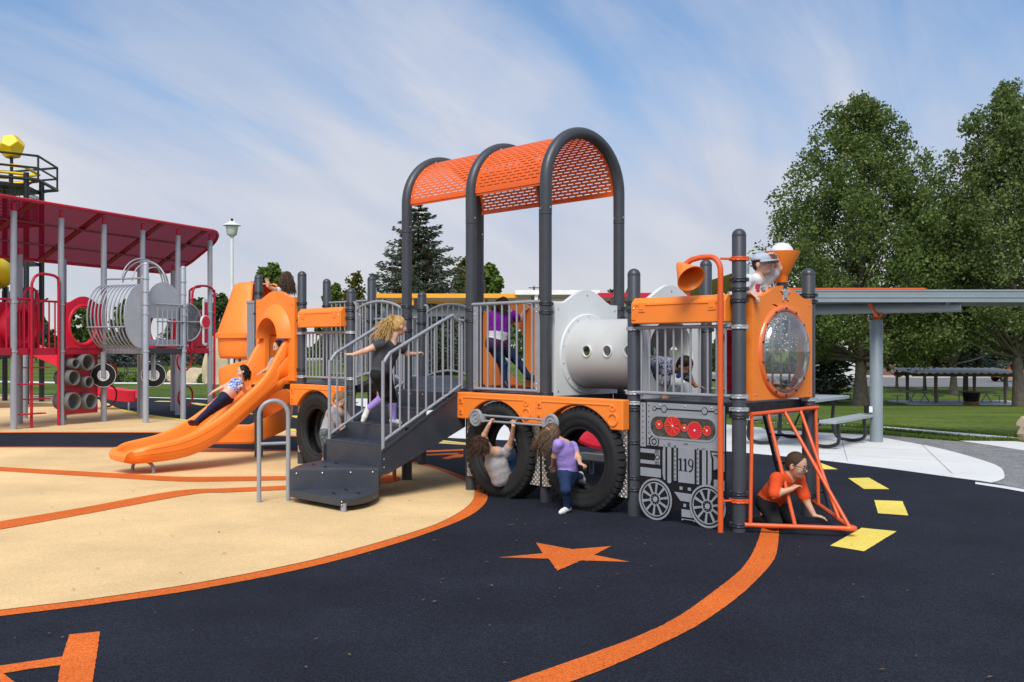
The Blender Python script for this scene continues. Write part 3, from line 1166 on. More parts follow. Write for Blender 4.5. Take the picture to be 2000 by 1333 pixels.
barrier((TX(1) + .06, -.03), (TX(0) - .06, -.03), 1.155, 1.755, 11, inset=.055)
barrier((TX(6) + .06, -.01), (TX(5) - .06, -.01), 1.18, 1.77, 12, inset=.06)
barrier((TX(6) + .06, S + .01), (TX(5) - .06, S + .01), 1.18, 1.98, 11)
barrier((TX(1) + .06, S + .02), (TX(0) - .06, S + .02), 1.155, 1.98, 11)
barrier((TX(7) + .06, S + .01), (TX(6) - .06, S + .01), 1.18, 2.25, 9)
# framed barrier between the arches
fb = MB()
xa, xb = TX(3) + .065, TX(2) - .065
fb.tube([(xa - .03, -.02, 2.045), (xb + .03, -.02, 2.045)], .0185, 12)
fbo = fb.build('barrier', M_RAIL, train, 50)
MB().tube([(xa + .02, -.02, 1.125), (xb - .02, -.02, 1.125)], .016, 12).build('lower_rail', M_RAIL, fbo, 50)
for x in (xa + .035, xb - .035):
    MB().box((x, -.02, 1.57), (.075, .012, .93)).build('side_plate', M_RAIL, fbo, bevel=.003)
    bb = MB()
    for z in (1.15, 1.2, 1.94, 1.99):
        bb.ellipsoid((x - .012, -.028, z), (.008, .005, .008), 8, 5)
    bb.build('bolt', M_BOLT, fbo)
for k in range(8):
    x = xa + .115 + (xb - xa - .23) * k / 7
    inst('bar', bar_mesh(.92, .0115), fbo, (x, -.02, 1.125))

# ---- arched bridge between posts 4 and 5
xa, xb = TX(5) + .06, TX(4) - .06


def arc_z(x, z, rise):
    t = (x - xa) / (xb - xa)
    return z + rise * 4 * t * (1 - t)


br = MB()
n = 12
vs, fs = [], []
for k in range(n + 1):
    x = xa - .05 + (xb - xa + .1) * k / n
    z = arc_z(min(max(x, xa), xb), DZ, .12)
    vs += [(x, .06, z), (x, S - .06, z), (x, .06, z - .05), (x, S - .06, z - .05)]
for k in range(n):
    i, j = 4 * k, 4 * k + 4
    fs += [(i, j, j + 1, i + 1), (i + 2, i + 3, j + 3, j + 2), (i, i + 2, j + 2, j), (i + 1, j + 1, j + 3, i + 3)]
bridge = br.add(vs, fs).build('bridge_deck', M_DECK, train, 20)
for y in (.0, S):
    mb = MB()
    top = [(x, y, arc_z(x, 2.03, .11)) for x in np.linspace(xa + .05, xb - .02, 14)]
    bot = [(x, y, arc_z(x, 1.17, .10)) for x in np.linspace(xa + .05, xb - .02, 14)]
    mb.tube([(xa + .05, y, 2.03)] + top[1:], .0175, 12)
    mb.tube(bot, .0165, 12)
    hk = [(xa - .02, y, 2.13), (xa + .02, y, 2.14), (xa + .055, y, 2.11), (xa + .06, y, 2.05), (xa + .06, y, 1.1)]
    mb.tube(catmull(hk, 4), .0175, 12)
    mb.tube([(xb - .03, y, 2.03), (xb - .03, y, 1.1)], .0165, 12)
    ro = mb.build('arched_rail', M_RAIL, train, 50)
    for k in range(8):
        x = xa + .14 + (xb - xa - .24) * k / 7
        za, zb = arc_z(x, 1.17, .10), arc_z(x, 2.03, .11)
        inst('bar', bar_mesh(zb - za, .0105), ro, (x, y, za))

# ---- orange box panels over the bars (driver's cab sides)


def box_panel(x0, x1, z0, z1, yb, yf, slant=.05):
    mb = MB()
    prof = [(-yb, z0), (-yf, z0), (-yf, z1 - slant), (-yf - slant * .8 if yf < 0 else -yf + slant * .8, z1), (-yb, z1)]
    prof = [(yb, z0), (yf, z0), (yf, z1 - slant), (yf + slant * .9, z1), (yb, z1)]
    M = Matrix(((0, 0, 1, x0), (1, 0, 0, 0), (0, 1, 0, 0), (0, 0, 0, 1)))
    mb.prism(prof, x1 - x0, M)
    o = mb.build('box_panel', M_ORANGE, train, bevel=.012, seg=3)
    lip = MB()
    lip.box(((x0 + x1) / 2, yf - .002, z1 - slant - .018), (x1 - x0 - .10, .010, .010))
    for x in (x0 + .13, x1 - .13):
        lip.box((x, yf - .003, (z0 + z1) / 2 + .03), (.075, .010, .085))
        lip.box((x, yf - .008, (z0 + z1) / 2 + .015), (.045, .008, .012))
    lip.box((x0 + .035, yf - .003, (z0 + z1) / 2 - .01), (.05, .008, z1 - z0 - .09))
    lip.box((x1 - .035, yf - .003, (z0 + z1) / 2 - .01), (.05, .008, z1 - z0 - .09))
    lip.build('latch_moulding', M_ORANGE, o, bevel=.003)
    bb = MB()
    for x in (x0 + .035, x1 - .035):
        bb.ellipsoid((x, yf - .008, z1 - slant - .05), (.011, .006, .011), 10, 6)
    bb.build('bolt', M_BOLT, o)
    return o


box_panel(TX(1) + .045, TX(0) - .075, 1.79, 2.03, .02, -.10)
box_panel(TX(6) + .10, TX(5) - .05, 1.84, 2.09, .0, -.13)

# ---- wheel fenders, tyres, tread plate
TR, THO, TZ = .518, .292, .487


def fender(x0, x1, zt=1.087):
    cxm = (x0 + x1) / 2
    R_ = TR + .012
    zlo = .80
    a_lo = math.asin(min(1, (zlo - TZ) / R_))
    arc = [(cxm + R_ * math.cos(a), TZ + R_ * math.sin(a)) for a in np.linspace(a_lo, math.pi - a_lo, 26)]
    out = [(x0, zt), (x0, zlo)] + arc[::-1] + [(x1, zlo), (x1, zt)]
    f = MB().prism(out, .10, side_plane(-.065)).build('fender', M_ORANGE, train, bevel=.014, seg=3)
    # sloping shoulder along the top and moulded pads
    d = MB()
    sh = [(-.067, zt - .006), (-.172, zt - .045), (-.172, zt - .062), (-.067, zt - .062)]
    M = Matrix(((0, 0, 1, x0 + .10), (1, 0, 0, 0), (0, 1, 0, 0), (0, 0, 0, 1)))
    d.prism(sh[::-1], x1 - x0 - .22, M)
    for (dx, z) in ((.075, 1.0), (.075, .88)):
        d.box((x0 + dx, -.168, z), (.062, .014, .07))
    d.build('pad_moulding', M_ORANGE, f, bevel=.006)
    r_ = MB()
    Mr = Matrix.Translation((x1 - .12, -.165, .90)) @ Matrix.Rotation(R(90), 4, 'X')
    r_.lathe([(.045, -.002), (.045, .010), (.05, .013), (.06, .013), (.066, .010), (.066, -.002)], 28, Mr)
    Mr = Matrix.Translation((x1 - .12, -.165, 1.005)) @ Matrix.Rotation(R(90), 4, 'X')
    r_.lathe([(.014, -.002), (.014, .010), (.026, .013), (.034, .010), (.034, -.002)], 20, Mr)
    r_.build('ring_moulding', M_ORANGE, f)
    b_ = MB()
    for (dx, z) in ((.075, 1.0), (.075, .88)):
        b_.ellipsoid((x0 + dx, -.178, z), (.013, .006, .013), 10, 6)
    b_.build('bolt', pm('dark_orange_bolt', (.35, .05, .01), .5), f)
    return f


def tyre(xc):
    W = .30
    y0 = -.165
    mb = MB()
    M = Matrix.Translation((xc, y0 + W / 2, TZ)) @ Matrix.Rotation(R(-90), 4, 'X')
    h = W / 2
    prof = [(THO, h - .075), (THO - .004, h - .05), (THO + .004, h - .030), (THO + .02, h - .020), (THO + .034, h - .024), (THO + .040, h - .012),
            (THO + .09, h - .002), (THO + .115, h - .004), (THO + .12, h), (THO + .165, h - .006), (TR - .045, h - .022), (TR - .02, h - .05), (TR - .014, h - .07),
            (TR - .010, 0)]
    full = prof + [(r, -z) for r, z in prof[::-1][1:]]
    inner = [(THO, -(h - .075)), (THO + .02, -(h - .10)), (THO + .16, -(h - .06)), (TR - .05, -.06), (TR - .05, .06), (THO + .16, h - .06), (THO + .02, h - .10), (THO, h - .075)]
    mb.lathe(full + inner[1:], 72, M)
    o = mb.build('tyre', M_TYRE, train, smooth=60)
    # tread blocks round the crown and down the shoulders
    tr = MB()
    nb_ = 46
    for k in range(nb_):
        a = 2 * math.pi * k / nb_
        for sg in (-1, 1):
            aa = a + (math.pi / nb_ if sg > 0 else 0)
            rot = Matrix.Rotation(aa, 4, 'Z')
            w = 2 * math.pi * TR / nb_ * .34
            pts = [(TR - .03, sg * .012), (TR + .001, sg * .012), (TR + .001, sg * .095), (TR - .008, sg * .118), (TR - .045, sg * .131), (TR - .06, sg * .118)]
            vs = []
            for yy in (-w, w):
                for (r_, z_) in pts:
                    vs.append(M @ (rot @ Vector((r_, yy, z_))))
            m_ = len(pts)
            fs = [tuple(range(m_)), tuple(range(m_, 2 * m_))[::-1]] + [(i, i + m_, (i + 1) % m_ + m_, (i + 1) % m_) for i in range(m_)]
            if sg > 0:
                fs = [f[::-1] for f in fs]
            tr.add(vs, fs)
    tr.build('tread', M_TYRE, o, smooth=0)
    return o


def plate_mat():
    m = bpy.data.materials.new('tread_plate')
    m.use_nodes = True
    nt = m.node_tree
    b = nt.nodes['Principled BSDF']
    b.inputs['Base Color'].default_value = (.55, .52, .49, 1)
    b.inputs['Metallic'].default_value = .85
    b.inputs['Roughness'].default_value = .34
    tcn = nt.nodes.new('ShaderNodeTexCoord')
    hs = []
    for rot, off in ((45, 0), (-45, .5)):
        mp = nt.nodes.new('ShaderNodeMapping')
        mp.inputs['Rotation'].default_value = (0, R(rot), 0)
        mp.inputs['Scale'].default_value = (28, 1, 28)
        mp.inputs['Location'].default_value = (off, 0, off)
        nt.links.new(tcn.outputs['Object'], mp.inputs[0])
        sx = nt.nodes.new('ShaderNodeSeparateXYZ')
        nt.links.new(mp.outputs[0], sx.inputs[0])
        res = []
        for i, k in ((0, 1.0), (2, 3.0)):
            fr = nt.nodes.new('ShaderNodeMath')
            fr.operation = 'FRACT'
            nt.links.new(sx.outputs[i], fr.inputs[0])
            sb = nt.nodes.new('ShaderNodeMath')
            sb.operation = 'SUBTRACT'
            sb.inputs[1].default_value = .5
            nt.links.new(fr.outputs[0], sb.inputs[0])
            mu = nt.nodes.new('ShaderNodeMath')
            mu.operation = 'MULTIPLY'
            mu.inputs[1].default_value = k * 2.2
            nt.links.new(sb.outputs[0], mu.inputs[0])
            pw = nt.nodes.new('ShaderNodeMath')
            pw.operation = 'POWER'
            pw.inputs[1].default_value = 2
            nt.links.new(mu.outputs[0], pw.inputs[0])
            res.append(pw.outputs[0])
        ad = nt.nodes.new('ShaderNodeMath')
        ad.operation = 'ADD'
        nt.links.new(res[0], ad.inputs[0])
        nt.links.new(res[1], ad.inputs[1])
        iv = nt.nodes.new('ShaderNodeMath')
        iv.operation = 'SUBTRACT'
        iv.use_clamp = True
        iv.inputs[0].default_value = 1.0
        nt.links.new(ad.outputs[0], iv.inputs[1])
        hs.append(iv.outputs[0])
    mxn = nt.nodes.new('ShaderNodeMath')
    mxn.operation = 'MAXIMUM'
    nt.links.new(hs[0], mxn.inputs[0])
    nt.links.new(hs[1], mxn.inputs[1])
    bp = nt.nodes.new('ShaderNodeBump')
    bp.inputs['Strength'].default_value = 1.0
    bp.inputs['Distance'].default_value = .006
    nt.links.new(mxn.outputs[0], bp.inputs['Height'])
    nt.links.new(bp.outputs[0], b.inputs['Normal'])
    return m


M_PLATE = plate_mat()
for t in (1, 2, 5):
    x0, x1 = TX(t + 1) - .008, TX(t) + .008
    if t == 5:
        x0 -= .04
    elif t == 2:
        x0 -= .05
    fender(x0 + .005, x1 - .005)
    xc = TX(t + .5) + (.03 if t == 1 else 0)
    tyre(xc)
    pa_, pb_ = TX(t + 1) + .02, TX(t) - .015
    hole = circle((pa_ + pb_) / 2, TZ, .46, 40)
    loop = [(pa_, .165), (pb_, .165), (pb_, .84), (pa_, .84)]
    # two tread-plate wings, one each side of the tyre
    for side in (-1, 1):
        arc = [(xc + .47 * math.cos(a), TZ + .47 * math.sin(a)) for a in np.linspace(-.72, .72, 14)]
        if side > 0:
            lo = [(pb_, .165), (pb_, .84)] + [p for p in arc[::-1]]
        else:
            lo = [(pa_, .84), (pa_, .165)] + [(2 * xc - p[0], p[1]) for p in arc]
        MB().prism(lo, .004, side_plane(-.072)).build('tread_plate', M_PLATE, train, smooth=0)
        xe = pb_ if side > 0 else pa_
        MB().box((xe, -.06, .5), (.024, .02, .69)).build('plate_edge', M_BLACK, train, bevel=.003)

# coupling rod with discs, joining the two front tyres
rodl = Vector((-3.09, -.235, .83))
rodr = Vector((-1.985, -.235, .83))
rod = MB()
for dz in (-.028, .028):
    rod.cyl(rodl + Vector((.10, 0, dz)), rodr + Vector((-.08, 0, dz)), .0115, 12)
rod.box(rodl + Vector((.08, 0, 0)), (.10, .04, .085))
rod.box(rodr + Vector((-.08, 0, 0)), (.10, .04, .085))
rodo = rod.build('coupling_rod', M_RAIL, train, bevel=.004)
for c in (rodl, rodr):
    Mx = Matrix.Translation(c + Vector((0, -.012, 0))) @ Matrix.Rotation(R(90), 4, 'X')
    MB().lathe([(.0, .016), (.018, .016), (.02, .008), (.034, .008), (.036, .016), (.056, .016), (.058, .008), (.070, .008), (.072, .018), (.088, .018), (.092, .010), (.092, -.012), (0, -.012)], 36, Mx).build('rod_disc', M_PANEL, rodo)
    bb = MB()
    for k in range(3):
        a = k * 2.1 + .4
        bb.ellipsoid(c + Vector((.045 * math.cos(a), -.03, .045 * math.sin(a))), (.007, .005, .007), 8, 5)
    bb.cyl(c, (c.x, -.06, c.z), .02, 10)
    bb.build('bolt', M_BOLT, rodo)

# ---- crawl tunnel with its two moulded end panels
ZT, RT = 1.505, .36


def end_panel(x, thick, flip):
    z0, z1, zh = 1.075, 2.03, 2.185
    out = [(.085, z0), (S - .085, z0), (S - .085, z1)]
    for k in range(21):
        t = k / 20
        yy = S - .085 - .10 - (S - .37) * t
        out.append((yy, z1 + (zh - z1) * math.sin(math.pi * t) ** 1.4))
    out.append((.085, z1))
    hole = circle(S / 2, ZT, RT - .01, 48)
    pnl = MB().prism([out, hole[::-1]], thick, cross_plane(x)).build('tunnel_panel', M_WHITE, train, bevel=.012, seg=3)
    bb = MB()
    for (yy, zz) in ((.13, z0 + .05), (S - .13, z0 + .05), (.13, z1 - .06), (S - .13, z1 - .06), (S / 2, zh - .06)):
        bb.ellipsoid((x + thick + .001, yy, zz), (.005, .011, .011), 10, 6)
        bb.ellipsoid((x - .001, yy, zz), (.005, .011, .011), 10, 6)
    bb.build('bolt', M_BOLT, pnl)
    return pnl


p2 = end_panel(TX(2) + .0, .05, 1)
p1 = end_panel(TX(1) - .05, .05, -1)
Mtun = Matrix.Translation((TX(2) + .05, S / 2, ZT)) @ Matrix.Rotation(R(90), 4, 'Y')
# flange rings
for x, d_, par in ((TX(2) + .05, 1, p2), (TX(1) - .05, -1, p1)):
    Mf = Matrix.Translation((x, S / 2, ZT)) @ Matrix.Rotation(R(90 * d_), 4, 'Y')
    MB().lathe([(RT, 0), (RT, .016), (RT + .055, .016), (RT + .062, .010), (RT + .062, 0)], 56, Mf).build('flange', M_WHITE, par)
    bb = MB()
    for k in range(14):
        a = 2 * math.pi * (k + .5) / 14
        bb.ellipsoid((x + d_ * .018, S / 2 + (RT + .034) * math.cos(a), ZT + (RT + .034) * math.sin(a)), (.006, .009, .009), 8, 5)
    bb.build('bolt', M_BOLT, par)
tl = TX(1) - .05 - (TX(2) + .05)
tun = MB()
nseg, nlen = 64, 16
# tube wall with three round port holes on each flank, cut out of a fine grid
holes = [(tl * f, ang) for f in (.30, .56, .82) for ang in (math.pi * .97, math.pi * .03)]
NT, NL = 160, 120
vid = {}
vsn, fsn = [], []
for i in range(NL + 1):
    for k in range(NT):
        a = 2 * math.pi * k / NT
        vsn.append((TX(2) + .05 + tl * i / NL, S / 2 + RT * math.cos(a), ZT + RT * math.sin(a)))
for i in range(NL):
    for k in range(NT):
        a = 2 * math.pi * (k + .5) / NT
        xm = tl * (i + .5) / NL
        cut = False
        for hx, ha in holes:
            da = (a - ha + math.pi) % (2 * math.pi) - math.pi
            if (xm - hx) ** 2 + (da * RT) ** 2 < .056 ** 2:
                cut = True
        if not cut:
            k2 = (k + 1) % NT
            fsn.append((i * NT + k, i * NT + k2, (i + 1) * NT + k2, (i + 1) * NT + k))
tun.add(vsn, fsn)
tube_o = tun.build('crawl_tube', pm('pale_grey_tube', (.52, .525, .52), .42, var=.05, vscale=3), train, smooth=60)
sd = tube_o.modifiers.new('wall', 'SOLIDIFY')
sd.thickness = .012
for hx, ha in holes:
    M = Matrix.Translation((TX(2) + .05 + hx, S / 2 + RT * math.cos(ha), ZT + RT * math.sin(ha))) @ Matrix.Rotation(R(90), 4, 'X')
    MB().lathe([(.052, -.012), (.052, .012), (.062, .012), (.062, -.012)], 28, M).build('port_rim', M_WHITE, tube_o)

# ---- front of the engine: bubble window panel
zf0, zf1, zfh = 1.115, 2.02, 2.125
yc, zc, ro_, ri_ = .625, 1.535, .41, .362
out = [(.125, zf0), (S - .03, zf0), (S - .03, zf1)]
for k in range(21):
    t = k / 20
    out.append((S - .03 - .13 - (S - .155 - .26) * t, zf1 + (zfh - zf1) * math.sin(math.pi * t) ** 1.3))
out.append((.125, zf1))
fp = MB().prism([out, circle(yc, zc, ri_, 56)[::-1]], .07, cross_plane(-.015)).build('front_panel', M_ORANGE, train, bevel=.02, seg=3)
Mf = Matrix.Translation((.055, yc, zc)) @ Matrix.Rotation(R(90), 4, 'Y')
M_FLANGE = pm('flange_orange', (.80, .17, .045), .28, var=.05, coat=.4)
MB().lathe([(ri_ + .002, -.01), (ri_ + .002, .018), (ri_ + .012, .024), (ro_ - .012, .024), (ro_, .016), (ro_ + .006, 0)], 64, Mf).build('window_flange', M_FLANGE, fp)
bb = MB()
for k in range(14):
    a = 2 * math.pi * (k + .5) / 14
    bb.ellipsoid((.082, yc + (ri_ + .026) * math.cos(a), zc + (ri_ + .026) * math.sin(a)), (.010, .0115, .0115), 10, 6)
bb.build('bolt', pm('black_bolt', (.03, .03, .035), .18, metal=.4, coat=.6), fp)
bub = MB()
prof = []
for k in range(13):
    a = math.pi / 2 * k / 12
    prof.append((max(.0005, ri_ * math.cos(a)), .16 * math.sin(a)))
bub.lathe(prof, 56, Mf)
bub.build('window_bubble', M_BUBBLE, fp, smooth=60)
bb = MB()
for (yy, zz) in ((.17, zf0 + .05), (S - .08, zf0 + .05), (.17, zf1 - .06), (S - .08, zf1 - .06)):
    bb.ellipsoid((.056, yy, zz), (.006, .010, .010), 10, 6)
bb.build('bolt', M_BOLT, fp)
# smokestack funnel with clear dome, held by a star bracket
fun = MB()
Mfun = Matrix.Translation((.02, yc + .025, 0))
fun.lathe([(.0, 2.155), (.052, 2.155), (.055, 2.16), (.055, 2.213), (.060, 2.219), (.160, 2.422), (.162, 2.432), (.152, 2.432), (.05, 2.235), (0, 2.235)], 40, Mfun)
fo = fun.build('smokestack', M_ORANGE, train, smooth=45)
prof = [(max(.0005, .105 * math.cos(a)), 2.42 + .095 * math.sin(a)) for a in np.linspace(0, math.pi / 2, 9)]
MB().lathe(prof, 32, Mfun).build('dome', pm('milky_dome', (.74, .72, .76), .18, var=.10, vscale=12, coat=.3), fo, 60)
MB().cyl((.02, yc + .025, 2.10), (.02, yc + .025, 2.17), .048, 20).build('neck', M_CLAMP, fo)
st = []
for k in range(10):
    a = R(90 + 36 * k)
    r_ = .085 if k % 2 == 0 else .034
    if k == 0:
        r_ = .10
    st.append((yc + .02 + r_ * math.cos(a), 2.055 + r_ * math.sin(a)))
sb_ = MB().prism(st, .008, cross_plane(.056)).build('star_bracket', M_SILVER, fo, bevel=.003)
bb = MB()
for k in (2, 4, 6, 8):
    a = R(90 + 36 * k)
    bb.ellipsoid((.066, yc + .02 + .066 * math.cos(a), 2.055 + .066 * math.sin(a)), (.004, .007, .007), 8, 5)
bb.build('bolt', M_BOLT, fo)

# ---- number panel: grey shapes on a black board, with gear window and spoked wheels
YB = -.055
px0, px1, pz0, pz1 = -1.035, -.10, .27, 1.075
WZ, WR = .192, .188
wxs = (-.845, -.275)
board = MB()
board.prism([(px0, pz0), (px1, pz0), (px1, pz1), (px0, pz1)], .016, side_plane(YB + .016))
bo = board.build('number_panel', M_BLACK, train, bevel=.002)
low_ = MB().prism([(px0 + .05, .12), (px1 - .05, .12), (px1 - .05, pz0 + .001), (px0 + .05, pz0 + .001)], .015, side_plane(YB + .016)).build('lower_board', M_BLACK, bo)


def grey(name, loop, h=.005, mat=M_PANEL, base=YB, bevel=.0015):
    if isinstance(loop[0][0], (int, float)):      # leave a routed black line all round each block
        xs_, zs_ = [p[0] for p in loop], [p[1] for p in loop]
        cx_, cz_ = (min(xs_) + max(xs_)) / 2, (min(zs_) + max(zs_)) / 2
        w_, h_ = max(xs_) - min(xs_), max(zs_) - min(zs_)
        loop = [(cx_ + (a - cx_) * max(.6, (w_ - .011) / w_), cz_ + (b - cz_) * max(.6, (h_ - .011) / h_)) for a, b in loop]
    return MB().prism(loop, h, side_plane(base)).build(name, mat, bo, bevel=bevel, seg=1)


def rect(x0, z0, x1, z1):
    return [(x0, z0), (x1, z0), (x1, z1), (x0, z1)]


def rrect(x0, z0, x1, z1, r, n=8):
    o = []
    for cx_, cz_, a0 in ((x1 - r, z1 - r, 0), (x0 + r, z1 - r, 90), (x0 + r, z0 + r, 180), (x1 - r, z0 + r, 270)):
        for k in range(n + 1):
            a = R(a0 + 90 * k / n)
            o.append((cx_ + r * math.cos(a), cz_ + r * math.sin(a)))
    return o


zl = .675                                    # bottom of the upper grey field
win = rrect(-.905, .765, -.195, .945, .088)
grey('rivet_strip', rect(px0 + .004, .655, px0 + .078, pz1 - .004))
grey('upper_plate', [rect(px0 + .086, zl, px1 - .004, pz1 - .004), win[::-1]])
fr_o, fr_i = rrect(-.925, .745, -.175, .965, .108), rrect(-.905, .765, -.195, .945, .088)
MB().prism([fr_o, fr_i[::-1]], .009, side_plane(YB)).build('window_frame', M_PANEL, bo, bevel=.002)
MB().prism(win, .003, side_plane(YB)).build('window_back', pm('dark_mirror', (.05, .048, .046), .3, var=.6, vscale=14, col2=(.09, .087, .085)), bo)
M_GEAR = pm('gear_red', (.62, .012, .03), .4)
M_GEARO = pm('gear_orange', (.85, .16, .03), .4)


def gear(x, z, r, teeth, spokes, y):
    g = []
    for k in range(teeth * 4):
        a = 2 * math.pi * k / (teeth * 4)
        rr_ = r * (1.08 if k % 4 in (0, 1) else .96)
        g.append((x + rr_ * math.cos(a), z + rr_ * math.sin(a)))
    o = MB().prism(g, .006, side_plane(y)).build('gear', M_GEAR, bo)
    sp_ = MB()
    for k in range(spokes):
        a = 2 * math.pi * k / spokes + .3
        c, s_ = math.cos(a), math.sin(a)
        sp_.bar((x + c * r * .12, y - .0075, z + s_ * r * .12), (x + c * r * .85, y - .0075, z + s_ * r * .85), .0025, .0085, (0, 1, 0))
    if spokes:
        sp_.build('gear_spoke', M_GEARO, bo)
    te = MB()
    for k in range(teeth):
        a = 2 * math.pi * (k + .12) / teeth
        te.ellipsoid((x + r * 1.02 * math.cos(a), y - .006, z + r * 1.02 * math.sin(a)), (.0055, .003, .0055), 6, 4)
    te.build('gear_tooth', M_GEARO, bo)
    MB().ellipsoid((x, y - .007, z), (.011, .005, .011), 10, 6).build('gear_hub', M_WHITE, bo)


for gx_, gz_, gr, gt, gs in ((-.805, .872, .038, 12, 3), (-.655, .868, .085, 30, 9), (-.525, .858, .030, 12, 0), (-.415, .842, .074, 28, 0), (-.285, .846, .041, 12, 3)):
    gear(gx_, gz_, gr, gt, gs, YB - .0035)
# dumbbell linkage line and rivets
ln = MB()
ln.prism(rect(-.87, 1.013, -.20, 1.023), .0025, side_plane(YB - .0055))
for cx_, r_ in ((-.86, .022), (-.75, .033), (-.31, .033), (-.19, .022)):
    ln.prism(circle(cx_, 1.018, r_, 24), .003, side_plane(YB - .0055))
ln.build('linkage_line', M_BLACK, bo)
ln = MB()
for cx_, r_ in ((-.86, .016), (-.75, .027), (-.31, .027), (-.19, .016)):
    ln.prism(circle(cx_, 1.018, r_, 24), .004, side_plane(YB - .0055))
ln.build('linkage_disc', M_PANEL, bo)
rv = MB()
for z in np.linspace(.69, 1.04, 8):
    for x in (px0 + .04, px0 + .11, px1 - .03):
        rv.prism(circle(x, z, .0065, 8), .0012, side_plane(YB - .0052))
rv.build('rivet', M_BLACK, bo)
bb = MB()
for x in (-.80, -.52, -.24):
    bb.ellipsoid((x, YB - .006, 1.05), (.009, .005, .009), 10, 6)
bb.build('bolt', M_BOLT, bo)
rg = MB()
for r1, r2 in ((.058, .048), (.030, .020)):
    rg.prism([circle(-.865, .715, r1, 28), circle(-.865, .715, r2, 28)[::-1]], .0015, side_plane(YB - .0056))
rg.build('ring_line', M_BLACK, bo)
# boiler: side blocks, bands, drum with the number
grey('side_block', rect(px0 + .004, .60, -.80, .648))
grey('side_block', rect(px0 + .004, .50, -.80, .545))
grey('side_block', rect(-.862, .50, -.795, .648))
grey('side_block', rect(px0 + .004, .385, -.785, .475))
grey('boiler_end', [(-.775, .42), (-.755, .37), (-.735, .37), (-.735, .70), (-.755, .70), (-.775, .64)])
grey('boiler_end', [(-.285, .36), (-.258, .36), (-.235, .43), (-.235, .60), (-.258, .68), (-.285, .68)])
grey('boiler_band', rrect(-.722, .345, -.668, .725, .02))
grey('boiler_band', rrect(-.345, .325, -.292, .705, .02))
grey('rivet_band', rect(-.650, .375, -.612, .705))
grey('rivet_band', rect(-.402, .365, -.365, .695))
grey('number_plate', rect(-.600, .365, -.414, .69), .007)
grey('boiler_dome', circle(-.51, .700, .034, 16, 0, math.pi))
grey('pipe_plate', [(-.222, .50), (px1 - .004, .50), (px1 - .004, .668), (-.25, .668), (-.222, .61)])
grey('side_block', rect(-.222, .335, px1 - .004, .435))
rv = MB()
for z in np.linspace(.40, .68, 8):
    for x in (-.631, -.384):
        rv.prism(circle(x, z, .0065, 8), .0012, side_plane(YB - .0052))
for z in np.linspace(.45, .66, 6):
    rv.prism(circle(px1 - .025, z, .0065, 8), .0012, side_plane(YB - .0052))
rv.prism([circle(-.828, .575, .026, 20), circle(-.828, .575, .018, 20)[::-1]], .0015, side_plane(YB - .0052))
rv.build('rivet', M_BLACK, bo)
pi_ = MB()
pth = [(-.215, .64), (-.18, .64), (-.17, .625), (-.15, .625), (-.14, .60), (-.15, .575), (-.135, .55), (-.15, .525), (-.165, .51), (-.215, .51)]
pi_.tube([(x, YB - .006, z) for x, z in pth], .005, 6)
for x, z in ((-.17, .632), (-.145, .60), (-.143, .55), (-.185, .51)):
    pi_.prism([circle(x, z, .015, 14), circle(x, z, .009, 14)[::-1]], .002, side_plane(YB - .0056))
pi_.build('pipe_line', M_BLACK, bo)
# serif numerals 119
dg = MB()


def one(x, z, h):
    w = h * .085
    return [(x - h * .20, z), (x + h * .20, z), (x + h * .20, z + h * .035), (x + w, z + h * .06), (x + w, z + h), (x - w * .6, z + h), (x - h * .22, z + h * .87),
            (x - h * .22, z + h * .83), (x - w, z + h * .87), (x - w, z + h * .06), (x - h * .20, z + h * .035)]


NZ, NH = .475, .112
dg.prism(one(-.566, NZ, NH), .0015, side_plane(YB - .0075))
dg.prism(one(-.513, NZ, NH), .0015, side_plane(YB - .0075))
cx9, cz9 = -.456, NZ + NH * .70
dg.prism([circle(cx9, cz9, .030, 28, ry=.036), circle(cx9, cz9, .016, 28, ry=.029)[::-1]], .0015, side_plane(YB - .0075))
tail = [(cx9 + .016, cz9 - .002), (cx9 + .030, cz9 + .004), (cx9 + .029, cz9 - .028), (cx9 + .019, cz9 - .060), (cx9 + .000, cz9 - .080), (cx9 - .020, cz9 - .082),
        (cx9 - .022, cz9 - .072), (cx9 - .006, cz9 - .068), (cx9 + .008, cz9 - .052), (cx9 + .015, cz9 - .028)]
dg.prism(tail, .0016, side_plane(YB - .0075))
dg.build('numerals_119', M_BLACK, bo, smooth=0)
# frame below the boiler
for x in (-.565, -.475, -.385):
    grey('frame_block', rect(x - .022, .300, x + .022, .338))
grey('frame_block', [(-.645, .285), (-.315, .280), (-.405, .20), (-.575, .20)])
for x in (-.525, -.445):
    grey('frame_block', rect(x - .02, .150, x + .02, .19))
grey('frame_block', rect(-.565, .062, -.405, .140))
grey('frame_foot', [(-.565, .030), (-.565, .056), (-.405, .056), (-.405, .030), (-.42, .030), (-.432, .046), (-.538, .046), (-.55, .030)])
